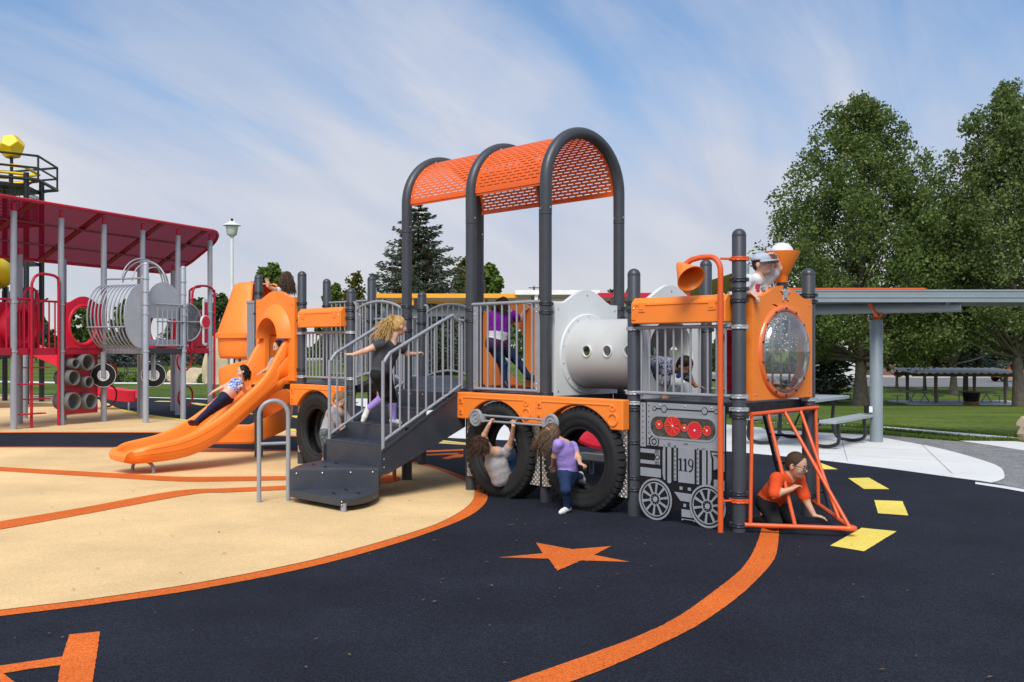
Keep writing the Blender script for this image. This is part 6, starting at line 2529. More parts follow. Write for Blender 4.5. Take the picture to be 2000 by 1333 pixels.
def building(name, label, x0p, x1p, d, ztop, zbase, wall, roofc, wins, win_h=1.2, roof_h=1.4, depth=9.0, door=None):
    x0, x1 = (x0p - 1000) / FPX * d, (x1p - 1000) / FPX * d
    w = x1 - x0
    t = thing(name, label, 'building', ((x0 + x1) / 2, d, zbase))
    H = ztop - zbase
    b = MB()
    b.box((0, depth / 2, H / 2), (w, depth, H))
    wl = b.build('wall', wall, t)
    r_ = MB()
    r_.prism([(-.5, H), (depth + .5, H), (depth / 2, H + roof_h)], w + .8, Matrix(((0, 0, 1, -w / 2 - .4), (1, 0, 0, 0), (0, 1, 0, 0), (0, 0, 0, 1)))).build('roof', roofc, t)
    for f in wins:
        x = -w / 2 + w * f
        fr = MB().box((x, -.03, H * .55), (1.3, .10, win_h + .2)).build('window', M_WH2, t)
        MB().box((x - .3, -.07, H * .55), (.5, .06, win_h)).build('pane', M_BLACK, fr)
        MB().box((x + .3, -.07, H * .55), (.5, .06, win_h)).build('pane', M_BLACK, fr)
    return t


def brick_mat(name, c1, c2, mort):
    m = bpy.data.materials.new(name)
    m.use_nodes = True
    nt = m.node_tree
    b = nt.nodes['Principled BSDF']
    b.inputs['Roughness'].default_value = .9
    tcn = nt.nodes.new('ShaderNodeTexCoord')
    mp = nt.nodes.new('ShaderNodeMapping')
    mp.inputs['Rotation'].default_value = (R(90), 0, 0)
    br_ = nt.nodes.new('ShaderNodeTexBrick')
    br_.inputs['Color1'].default_value = (*c1, 1)
    br_.inputs['Color2'].default_value = (*c2, 1)
    br_.inputs['Mortar'].default_value = (*mort, 1)
    br_.inputs['Scale'].default_value = 2.2
    nt.links.new(tcn.outputs['Object'], mp.inputs[0])
    nt.links.new(mp.outputs[0], br_.inputs[0])
    nt.links.new(br_.outputs[0], b.inputs[0])
    return m


M_BRK = brick_mat('red_brick', (.17, .045, .035), (.24, .07, .05), (.25, .2, .17))
M_BRK2 = brick_mat('brown_brick', (.13, .055, .045), (.18, .08, .06), (.22, .18, .16))
M_RF = pm('grey_shingle', (.16, .15, .145), .9, var=.2, vscale=2)
M_WSID = pm('white_siding', (.62, .62, .60), .7, var=.05)
building('brick_building', 'long brown brick building with white windows beyond the road', 1700, 1890, 140, 2.0, -2.6, M_BRK2, M_RF, (.1, .28, .46, .64, .84), depth=12)
building('white_building', 'white siding building partly hidden behind the big tree trunk', 1610, 1672, 132, 3.4, -2.6, M_WSID, M_RF, (.3, .7), depth=9)
building('brick_house', 'small brick house with white gable and window behind the left lawn', 262, 316, 100, 1.6, -.05, M_BRK, M_WH2, (.72,), roof_h=1.1, depth=7)
building('red_house', 'long low dark red house behind the left lawn fence', 330, 415, 104, 1.1, -.05, pm('red_siding', (.22, .018, .02), .7, var=.08), M_RF, (.2,), roof_h=.9, depth=8)
building('white_house', 'white low building half hidden behind the slide tower', 420, 480, 106, .8, -.05, M_WSID, M_RF, (.5,), roof_h=.5, depth=8)
fq = at(372, 712, 92)
fen = thing('chain_link_fence', 'low grey wire fence in front of the dark red house', 'fence', (fq.x, 92, 0))
for k in range(7):
    MB().cyl((-3 + k * 1.0, 0, 0), (-3 + k * 1.0, 0, 1.15), .03, 6).build('fence_post', M_SILVER, fen)
MB().cyl((-3, 0, 1.13), (3, 0, 1.13), .025, 6).build('top_rail', M_SILVER, fen)
fw = MB()
for k in range(60):
    x = -3 + k * .1
    fw.bar((x, 0, .05), (x + .1, 0, 1.1), .004, .004)
fwo = fw.build('wire', M_SILVER, fen, 0)
fwo['kind'] = 'stuff'

# ================================================================== TREES
M_BARK = pm('bark', (.13, .105, .085), .95, var=.35, vscale=3, bump=.9, bscale=14, fine=.25, fscale=25)
M_BARK2 = pm('dark_bark', (.075, .058, .047), .95, var=.3, vscale=3, bump=.8, bscale=14)
L_COT = leaf_mat('cottonwood_leaf', (.064, .104, .022), (.215, .285, .085), .5, .45)
L_COT2 = leaf_mat('cottonwood_leaf_b', (.070, .108, .026), (.230, .290, .098), .5, .45)
L_MID = leaf_mat('green_leaf', (.065, .115, .018), (.17, .24, .05), .55, .35)
L_DARK = leaf_mat('dark_leaf', (.034, .062, .018), (.095, .135, .040), .6, .3)
L_YEL = leaf_mat('yellowing_leaf', (.07, .085, .010), (.20, .17, .025), .6, .4)
L_SPR = leaf_mat('spruce_needle', (.040, .060, .036), (.125, .155, .115), .6, .15)
L_SPRB = leaf_mat('blue_spruce_needle', (.050, .072, .065), (.12, .155, .145), .6, .1)
L_BROWN = leaf_mat('dry_needle', (.085, .058, .030), (.19, .135, .07), .7, .1)


def quads(c, ax, bx_, s1, s2, fold=0.0):
    """leaf diamonds: centres c (N,3), axes ax, bx (N,3), half sizes"""
    n = len(c)
    v = np.empty((n, 4, 3))
    v[:, 0] = c - ax * s1[:, None]
    v[:, 1] = c + bx_ * s2[:, None]
    v[:, 2] = c + ax * s1[:, None]
    v[:, 3] = c - bx_ * s2[:, None]
    return v


def rand_dirs(n, r_):
    d = r_.normal(size=(n, 3))
    return d / np.linalg.norm(d, axis=1, keepdims=True)


def perp(a, r_):
    q = rand_dirs(len(a), r_)
    b = np.cross(a, q)
    return b / (np.linalg.norm(b, axis=1, keepdims=True) + 1e-9)


def broadleaf(name, label, loc, H, prof, trunk_r, leaf, nleaf, lsize, seed, nclump=60, group=None, low=.14, lean=(0, 0), bark=None, cat='tree', openness=.5):
    """prof: (height fraction, radius) pairs; foliage in many leafy clumps borne on limbs"""
    r_ = np.random.default_rng(seed)
    t = thing(name, label, cat, loc, 0, group)
    hs = [p[0] for p in prof]
    rs = [p[1] for p in prof]
    tr = MB()
    top = Vector((lean[0], lean[1], H * .86))
    spine = []
    for k in range(9):
        f = k / 8
        spine.append(Vector((lean[0] * f + .12 * trunk_r * math.sin(5 * f + seed), lean[1] * f + .12 * trunk_r * math.cos(4 * f), -.3 + (H * .86 + .3) * f)))
    rad = [trunk_r * (1.35 if k == 0 else (1 - .93 * (k / 8) ** .8)) for k in range(9)]
    tr.tube(spine, rad, 12)
    cl = []
    for i in range(nclump):
        f = low + (1 - low) * (i + r_.uniform(.0, 1)) / nclump
        f = min(.985, f)
        R_ = np.interp(f, hs, rs)
        a = i * 2.39996 + r_.normal() * .35
        q = R_ * (r_.uniform(.35, 1.0) ** .6) * r_.uniform(.80, 1.08)
        cr = (.074 * H) * (0.55 + .6 * min(1, R_ / max(rs))) * r_.uniform(.75, 1.25)
        cr = min(cr, max(.10 * H * .3, R_ * .75))
        c = np.array([lean[0] * f + q * math.cos(a) * 1, lean[1] * f + q * math.sin(a), f * H])
        rr_ = max(q - cr * .55, 0)
        c[0] = lean[0] * f + rr_ * math.cos(a)
        c[1] = lean[1] * f + rr_ * math.sin(a)
        cl.append((c, cr))
        if i % 2 == 0 or nclump < 30:
            f0 = max(.155, f - .14 - .18 * rr_ / max(rs))
            b0 = Vector((lean[0] * f0, lean[1] * f0, f0 * H * .98))
            e = Vector(c)
            m1 = b0.lerp(e, .5) + Vector((0, 0, -.05 * rr_))
            r0 = max(.015, trunk_r * (1 - f0) * .42)
            tr.tube(catmull([b0, m1, e], 4), [r0 * (1 - .85 * k / 8) for k in range(9)], 6)
    tr.build('trunk', bark or M_BARK, t, 60)
    # extra side sprays breaking the outline
    for i in range(int(nclump * .8)):
        f = r_.uniform(low, .97)
        R_ = np.interp(f, hs, rs)
        a = r_.uniform(0, 2 * math.pi)
        cl.append((np.array([lean[0] * f + R_ * math.cos(a) * 1.0, lean[1] * f + R_ * math.sin(a) * 1.0, f * H + r_.uniform(-.01, .03) * H]), .040 * H * r_.uniform(.6, 1.2)))
    wts = np.array([c[1] ** 2.2 for c in cl])
    cnt = np.maximum(12, (nleaf * wts / wts.sum()).astype(int))
    V_ = []
    for (c, cr), n in zip(cl, cnt):
        d = rand_dirs(n, r_)
        rad_ = cr * (r_.random(n) ** .45) * r_.uniform(.9, 1.15, n)
        # twigs: pull leaves onto a few rays so that gaps stay open
        nray = max(5, int(8 + 6 * openness))
        rays = rand_dirs(nray, r_)
        rays[:, 2] = np.abs(rays[:, 2]) * .9 + rays[:, 2] * .1
        pick = rays[r_.integers(0, nray, n)]
        d = d * .50 + pick * .88
        d /= np.linalg.norm(d, axis=1, keepdims=True)
        p = c + d * rad_[:, None] * np.array([.86, .86, 1.22])
        ax = d * .5 + rand_dirs(n, r_) * .8 + np.array([0, 0, -.25])
        ax /= np.linalg.norm(ax, axis=1, keepdims=True)
        b = perp(ax, r_)
        s = lsize * r_.uniform(.6, 1.25, n)
        V_.append(quads(p, ax, b, s, s * .72))
    V_ = np.concatenate(V_)
    n = len(V_)
    o = bpy.data.objects.new('crown', np_mesh('crown', V_.reshape(-1, 3), np.arange(n * 4).reshape(n, 4), leaf))
    COL.objects.link(o)
    o.parent = t
    return t


def spruce(name, label, loc, H, rbase, leaf, nneed, seed, trunk_r=.16, group=None, z_low=.05, brown=.0, size=.16):
    r_ = np.random.default_rng(seed)
    t = thing(name, label, 'tree', loc, 0, group)
    tr = MB().tube([(0, 0, -.3), (0, 0, H * .5), (0, 0, H * .99)], [trunk_r * 1.1, trunk_r * .6, .015], 10)
    V_, B_ = [], []
    levels = int(24 + H * 1.2)
    per = max(30, nneed // (levels * 9))
    for i in range(levels):
        f = z_low + (1 - z_low) * (i / (levels - 1)) ** .92
        z0 = f * H
        L = rbase * (1 - f) ** .80 * (1 + .16 * r_.normal()) + .10
        nb_ = int(7 + 5 * (1 - f))
        for k in range(nb_):
            a = 2 * math.pi * (k + r_.uniform(-.3, .3)) / nb_ + i * 1.1
            l = L * r_.uniform(.62, 1.12)
            dr_ = np.array([math.cos(a), math.sin(a)])
            droop = r_.uniform(.10, .32)
            n = max(8, int(per * (l / rbase + .12)))
            u = r_.random(n) ** .75
            zc_ = z0 + l * (.12 * u - droop * u ** 1.3 + .16 * u ** 4)
            side = r_.normal(0, .16, n) * l * (1.05 - u * .65)
            p = np.stack([dr_[0] * l * u - dr_[1] * side, dr_[1] * l * u + dr_[0] * side, zc_ + r_.normal(0, .035, n) * l - np.abs(side) * .25], 1)
            ax = np.stack([dr_[0] * np.ones(n) - dr_[1] * np.sign(side) * .7, dr_[1] * np.ones(n) + dr_[0] * np.sign(side) * .7, r_.normal(-.15, .4, n)], 1)
            ax /= np.linalg.norm(ax, axis=1, keepdims=True)
            b = perp(ax, r_)
            s = size * r_.uniform(.6, 1.3, n)
            q = quads(p, ax, b, s, s * .34)
            msk = (u < .62) & (r_.random(n) < brown)
            V_.append(q[~msk])
            B_.append(q[msk])
            if k % 2 == 0:
                tr.tube([(0, 0, z0), (dr_[0] * l * .5, dr_[1] * l * .5, z0 + l * (.06 - droop * .4)), (dr_[0] * l * .9, dr_[1] * l * .9, z0 + l * (.1 - droop * .87 + .1))], [.022 * (1 - f) + .006, .014, .004], 5)
    tr.build('trunk', M_BARK2, t, 60)
    V_ = np.concatenate(V_)
    B_ = np.concatenate(B_)
    mi = np.concatenate([np.zeros(len(V_)), np.ones(len(B_))])
    A_ = np.concatenate([V_, B_])
    n = len(A_)
    o = bpy.data.objects.new('crown', np_mesh('crown', A_.reshape(-1, 3), np.arange(n * 4).reshape(n, 4), [leaf, L_BROWN], mi))
    COL.objects.link(o)
    o.parent = t
    return t


def tpos(pxx, d):
    x = (pxx - 1000) / FPX * d
    return (x, d, terrain(x, d))


COTP = [(.0, 2.0), (.12, 4.3), (.2, 5.7), (.31, 6.4), (.42, 6.6), (.52, 6.3), (.65, 5.4), (.76, 4.1), (.84, 3.0), (.92, 1.9), (.97, 1.0), (1, .3)]
broadleaf('cottonwood_tree', 'large dense cottonwood with thick pale trunk behind the shelter post', tpos(1683, 62), 18.9, COTP, .42, L_COT, 88000, .10, 4, 165, low=.145)
broadleaf('cottonwood_tree', 'tall cottonwood cut off by the right picture edge', tpos(1994, 58), 18.6, [(p, r * .80) for p, r in COTP], .38, L_COT2, 72000, .10, 9, 140, low=.19, lean=(-.9, 0))
broadleaf('cottonwood_tree', 'further cottonwood filling the gap between the two big trees', tpos(1862, 84), 16.5, [(.0, 2.0), (.2, 4.5), (.45, 5.2), (.7, 4.2), (.9, 2.2), (1, .3)], .3, L_COT, 30000, .15, 14, 80, low=.22)
broadleaf('small_tree', 'small yellowing tree left of the blue spruce behind the pavilion', tpos(1806, 90), 8.6, [(0, .8), (.25, 1.6), (.5, 2.2), (.8, 1.5), (1, .2)], .18, L_YEL, 6500, .16, 21, 34, low=.28)
broadleaf('small_tree', 'low dark green tree beyond the shelter post', tpos(1752, 96), 7.4, [(0, 1.5), (.3, 3.0), (.6, 2.9), (.9, 1.4), (1, .2)], .16, L_DARK, 7000, .2, 22, 36, low=.22)
broadleaf('small_tree', 'dark green tree behind the right end of the pavilion', tpos(1965, 92), 9.5, [(0, 1.5), (.25, 3.4), (.6, 3.2), (.9, 1.4), (1, .2)], .2, L_DARK, 9000, .2, 27, 40, low=.24)
spruce('spruce_tree', 'dark spruce with drooping branches left of the big cottonwood trunk', tpos(1606, 70), 10.5, 2.6, L_SPR, 16000, 31, .2, brown=.35, size=.2)
spruce('spruce_tree', 'blue spruce with bare lower trunk behind the pavilion', tpos(1886, 88), 10.5, 3.6, L_SPRB, 16000, 33, .22, z_low=.20, size=.22)
spruce('spruce_tree', 'big blue-green spruce with brown inner branches behind the arched roof posts', tpos(817, 60), 10.4, 4.9, L_SPR, 66000, 35, .25, brown=.6, size=.135)
# trees behind on the left and in the middle
PB = [(0, .9), (.2, .95), (.45, 1.0), (.7, .85), (.9, .5), (1, .1)]


def sm(label, pxx, d, topy, halfpx, leaf, n, seed, name='background_tree', low=.18, ls=.17):
    pos = tpos(pxx, d)
    ztop = CAMH + (HOR - topy) / FPX * d
    rad = halfpx / FPX * d
    return broadleaf(name, label, pos, ztop - pos[2], [(p, r * rad) for p, r in PB], .15, leaf, n, ls, seed, 34, low=low)


sm('round bright green tree behind the slide tower posts', 530, 72, 519, 62, L_MID, 9000, 41)
sm('dark green tree right of the white lamp post', 432, 95, 576, 34, L_DARK, 6000, 42)
sm('dark green tree left of the white lamp post', 392, 98, 584, 30, L_DARK, 6000, 43)
sm('low dark green tree beside the orange spiral hood', 468, 92, 592, 28, L_DARK, 4500, 44)
sm('thin yellow-green tree between the charcoal posts', 692, 78, 536, 42, L_YEL, 3600, 45, ls=.13)
sm('green tree behind the orange box panel', 655, 84, 556, 36, L_MID, 6000, 46)
sm('green tree right of the big spruce, between the arch posts', 955, 70, 516, 40, L_MID, 8000, 47)
sm('light green tree touching the right side of the big spruce', 905, 76, 512, 34, L_YEL, 6000, 48)
sm('tiny distant tree top over the white roof, left one', 1198, 160, 566, 20, L_DARK, 2500, 49, ls=.25)
sm('tiny distant tree top over the red roof, right one', 1232, 165, 562, 24, L_MID, 2500, 50, ls=.25)
sm('green tree seen through the red oval window', 165, 92, 598, 42, L_MID, 6500, 51)
sm('green tree seen through the silver bar cage', 246, 84, 588, 34, L_MID, 6000, 52)
sm('dark tree behind the far left red railing', 70, 110, 640, 60, L_DARK, 5000, 53, ls=.22)
spruce('spruce_tree', 'low dark blue spruce behind the red tube panel', tpos(238, 82), 3.2, 2.1, L_SPRB, 6000, 54, .12, size=.14)
spruce('spruce_tree', 'dark spruce right of the small brick house', tpos(335, 88), 4.2, 1.9, L_SPR, 6000, 55, .12, size=.14)
spruce('spruce_tree', 'narrow dark spruce in front of the dark red house', tpos(405, 90), 5.0, 1.6, L_SPR, 5000, 56, .12, size=.14)
# hedge-high greenery behind the shade roofs, reads as one mass
r_ = np.random.default_rng(77)
n = 26000
ang = r_.uniform(-.56, .62, n)
dist = r_.uniform(150, 172, n)
hmax = 3.2 + 1.6 * np.sin(ang * 37) + 1.0 * np.sin(ang * 91 + 1) + 1.3 * np.sin(ang * 173 + 2)
hx = dist * ang
hz = np.array([terrain(a, b) for a, b in zip(hx, dist)]) + r_.random(n) ** .8 * np.maximum(hmax, 1.2)
c = np.stack([hx, dist, hz], 1)
ax_ = rand_dirs(n, r_)
s = r_.uniform(.25, .6, n)
vq = quads(c, ax_, perp(ax_, r_), s, s * .75)
o = bpy.data.objects.new('distant_trees', np_mesh('distant_trees', vq.reshape(-1, 3), np.arange(n * 4).reshape(n, 4), L_DARK))
COL.objects.link(o)
o['kind'] = 'stuff'
o['label'] = 'far-off belt of trees along the horizon'
o['category'] = 'trees'


def shrub(label, pxx, d, r0, h0, seed, leaf=L_DARK):
    pos = tpos(pxx, d)
    r_ = np.random.default_rng(seed)
    n = 900
    dd = rand_dirs(n, r_)
    dd[:, 2] = np.abs(dd[:, 2])
    p = dd * (r_.random(n) ** .4)[:, None] * np.array([r0, r0 * .8, h0])
    ax = rand_dirs(n, r_)
    s = r_.uniform(.04, .09, n)
    q = quads(p, ax, perp(ax, r_), s, s * .6)
    t = thing('shrub', label, 'shrub', pos, 0, 'low shrubs by the bench')
    o = bpy.data.objects.new('foliage', np_mesh('foliage', q.reshape(-1, 3), np.arange(n * 4).reshape(n, 4), leaf))
    COL.objects.link(o)
    o.parent = t
    MB().cyl((0, 0, -.05), (0, 0, h0 * .6), .03, 6).build('stem', M_BARK2, t)


shrub('low dark shrub left of the park bench', 224, 46, .75, .50, 1)
shrub('low green shrub under the left end of the park bench', 262, 45.8, .5, .4, 2, L_MID)
shrub('low green shrub right of the park bench', 318, 46, .55, .5, 3, L_MID)
shrub('small shrub against the flat stone block', 396, 44.6, .25, .45, 4, L_MID)

# ================================================================== PEOPLE


def sk(name, col, rough=.5, var=.06, vscale=9, **kw):
    return pm(name, col, rough, var=var, vscale=vscale, **kw)


SKIN = sk('skin', (.58, .33, .22), .48, .05, 14, spec=.4)
SKIN2 = sk('skin_tan', (.42, .215, .13), .48, .05, 14, spec=.4)
SKIN3 = sk('skin_fair', (.66, .40, .29), .48, .05, 14, spec=.4)
LIP = sk('lip', (.45, .15, .12), .4)
EYE = sk('eye_dark', (.03, .025, .022), .15)
EYEW = sk('eye_white', (.70, .68, .66), .3)
SHOEW = sk('shoe_white', (.72, .71, .69), .55)
SHOEB = sk('shoe_black', (.02, .02, .024), .5)
H_BLOND = sk('hair_blonde', (.50, .31, .105), .5, .35, 60)
H_BROWN = sk('hair_brown', (.050, .024, .013), .5, .4, 60, spec=.25)
H_BROWN2 = sk('hair_light_brown', (.115, .064, .034), .5, .4, 60, spec=.3)
H_DARK = sk('hair_dark', (.016, .009, .007), .5, .4, 60, spec=.25)
H_SHORT = sk('hair_short_brown', (.050, .030, .018), .7, .35, 80, spec=.2)
H_SAND = sk('hair_sandy', (.20, .125, .06), .6, .35, 70, spec=.2)


def cloth(name, col, var=.10):
    return pm(name, col, .85, var=var, vscale=16, bump=.85, bscale=24, fine=.06, fscale=400, spec=.2)


def spotted(name, c1, c2, scale):
    m = bpy.data.materials.new(name)
    m.use_nodes = True
    nt = m.node_tree
    b = nt.nodes['Principled BSDF']
    b.inputs['Roughness'].default_value = .85
    tcn = nt.nodes.new('ShaderNodeTexCoord')
    v = nt.nodes.new('ShaderNodeTexNoise')
    v.inputs['Scale'].default_value = scale
    v.inputs['Detail'].default_value = 1
    v.inputs['Distortion'].default_value = 1.5
    nt.links.new(tcn.outputs['Object'], v.inputs[0])
    r_ = nt.nodes.new('ShaderNodeValToRGB')
    r_.color_ramp.elements[0].position = .47
    r_.color_ramp.elements[1].position = .53
    r_.color_ramp.elements[0].color = (*c1, 1)
    r_.color_ramp.elements[1].color = (*c2, 1)
    nt.links.new(v.outputs['Fac'], r_.inputs[0])
    nt.links.new(r_.outputs[0], b.inputs[0])
    return m


# ---- signed-distance body: round cones and ellipsoids smoothly joined, then one skin wrapped over them
class Body:
    def __init__(s):
        s.pr = []
        s.mats = []

    def mid(s, m):
        if m not in s.mats:
            s.mats.append(m)
        return s.mats.index(m)

    def cone(s, a, b, ra, rb, m, k=.015):
        s.pr.append(('c', np.array(a, float), np.array(b, float), ra, rb, s.mid(m), k))

    def ell(s, c, ax, r, m, k=.012):
        """ax: 3x3 rows are the axes"""
        s.pr.append(('e', np.array(c, float), np.array(ax, float), np.array(r, float), None, s.mid(m), k))

    @staticmethod
    def dist(p, P):
        if p[0] == 'c':
            a, b, ra, rb = p[1], p[2], p[3], p[4]
            ba = b - a
            L = np.dot(ba, ba) + 1e-12
            h = np.clip(((P - a) @ ba) / L, 0, 1)
            return np.linalg.norm(P - a - h[..., None] * ba, axis=-1) - (ra + (rb - ra) * h)
        q = (P - p[1]) @ p[2].T
        r_ = p[3]
        k0 = np.linalg.norm(q / r_, axis=-1)
        k1 = np.linalg.norm(q / (r_ * r_), axis=-1) + 1e-9
        return k0 * (k0 - 1) / k1

    def bounds(s, p):
        if p[0] == 'c':
            return np.minimum(p[1] - p[3], p[2] - p[4]), np.maximum(p[1] + p[3], p[2] + p[4])
        e = np.abs(p[2]).T @ p[3]
        return p[1] - e, p[1] + e

    def mesh(s, name, vox, origin):
        los = np.min([s.bounds(p)[0] for p in s.pr], 0) - 3 * vox
        his = np.max([s.bounds(p)[1] for p in s.pr], 0) + 3 * vox
        n = np.ceil((his - los) / vox).astype(int) + 1
        G = np.full(n, .5, dtype=np.float32)
        for p in s.pr:
            k = p[6]
            lo, hi = s.bounds(p)
            m = k + 2.5 * vox
            i0 = np.clip(np.floor((lo - m - los) / vox).astype(int), 0, n)
            i1 = np.clip(np.ceil((hi + m - los) / vox).astype(int) + 1, 0, n)
            X = los[0] + vox * np.arange(i0[0], i1[0])
            Y = los[1] + vox * np.arange(i0[1], i1[1])
            Z = los[2] + vox * np.arange(i0[2], i1[2])
            P = np.stack(np.meshgrid(X, Y, Z, indexing='ij'), -1)
            d = s.dist(p, P)
            sl = (slice(i0[0], i1[0]), slice(i0[1], i1[1]), slice(i0[2], i1[2]))
            c = G[sl]
            h = np.clip(.5 + .5 * (c - d) / k, 0, 1)
            G[sl] = c * (1 - h) + d * h - k * h * (1 - h)
        # surface nets
        ins = G < 0
        nx_, ny_, nz_ = n - 1
        acc = np.zeros((nx_, ny_, nz_, 3), dtype=np.float32)
        cnt = np.zeros((nx_, ny_, nz_), dtype=np.float32)
        offs = [(i, j, k) for i in (0, 1) for j in (0, 1) for k in (0, 1)]

        def cs(A, o):
            return A[o[0]:o[0] + nx_, o[1]:o[1] + ny_, o[2]:o[2] + nz_]
        for o in offs:
            for ax in range(3):
                if o[ax]:
                    continue
                o2 = list(o)
                o2[ax] = 1
                a, b = cs(G, o), cs(G, o2)
                cr = (a < 0) != (b < 0)
                t = np.where(cr, a / (a - b + 1e-12), 0)
                for q in range(3):
                    acc[..., q] += np.where(cr, o[q] + (t if q == ax else 0), 0)
                cnt += cr
        act = cnt > 0
        idx = np.full(act.shape, -1, dtype=np.int64)
        idx[act] = np.arange(act.sum())
        cell = np.argwhere(act)
        V_ = (cell + acc[act] / cnt[act][:, None]) * vox + los
        F_ = []
        for ax in range(3):
            a = [slice(None)] * 3
            b = [slice(None)] * 3
            a[ax], b[ax] = slice(0, -1), slice(1, None)
            A, B = ins[tuple(a)], ins[tuple(b)]
            e = np.argwhere(A != B)
            u, w = (ax + 1) % 3, (ax + 2) % 3
            e = e[(e[:, u] > 0) & (e[:, w] > 0) & (e[:, u] < act.shape[u]) & (e[:, w] < act.shape[w])]
            if len(e) == 0:
                continue
            flip = ins[tuple(e.T)]
            q = []
            for du, dw in ((-1, -1), (0, -1), (0, 0), (-1, 0)):
                c = e.copy()
                c[:, u] += du
                c[:, w] += dw
                q.append(idx[tuple(c.T)])
            q = np.stack(q, 1)
            q[~flip] = q[~flip][:, ::-1]
            F_.append(q)
        F_ = np.concatenate(F_)
        ctr = V_[F_].mean(1)
        D = np.stack([s.dist(p, ctr) for p in s.pr], 1)
        mi = np.array([p[5] for p in s.pr])[np.argmin(D, 1)]
        me = np_mesh(name, V_ - np.array(origin), F_, s.mats, mi, True)
        return me


def nrm(v):
    v = np.array(v, float)
    return v / (np.linalg.norm(v) + 1e-9)


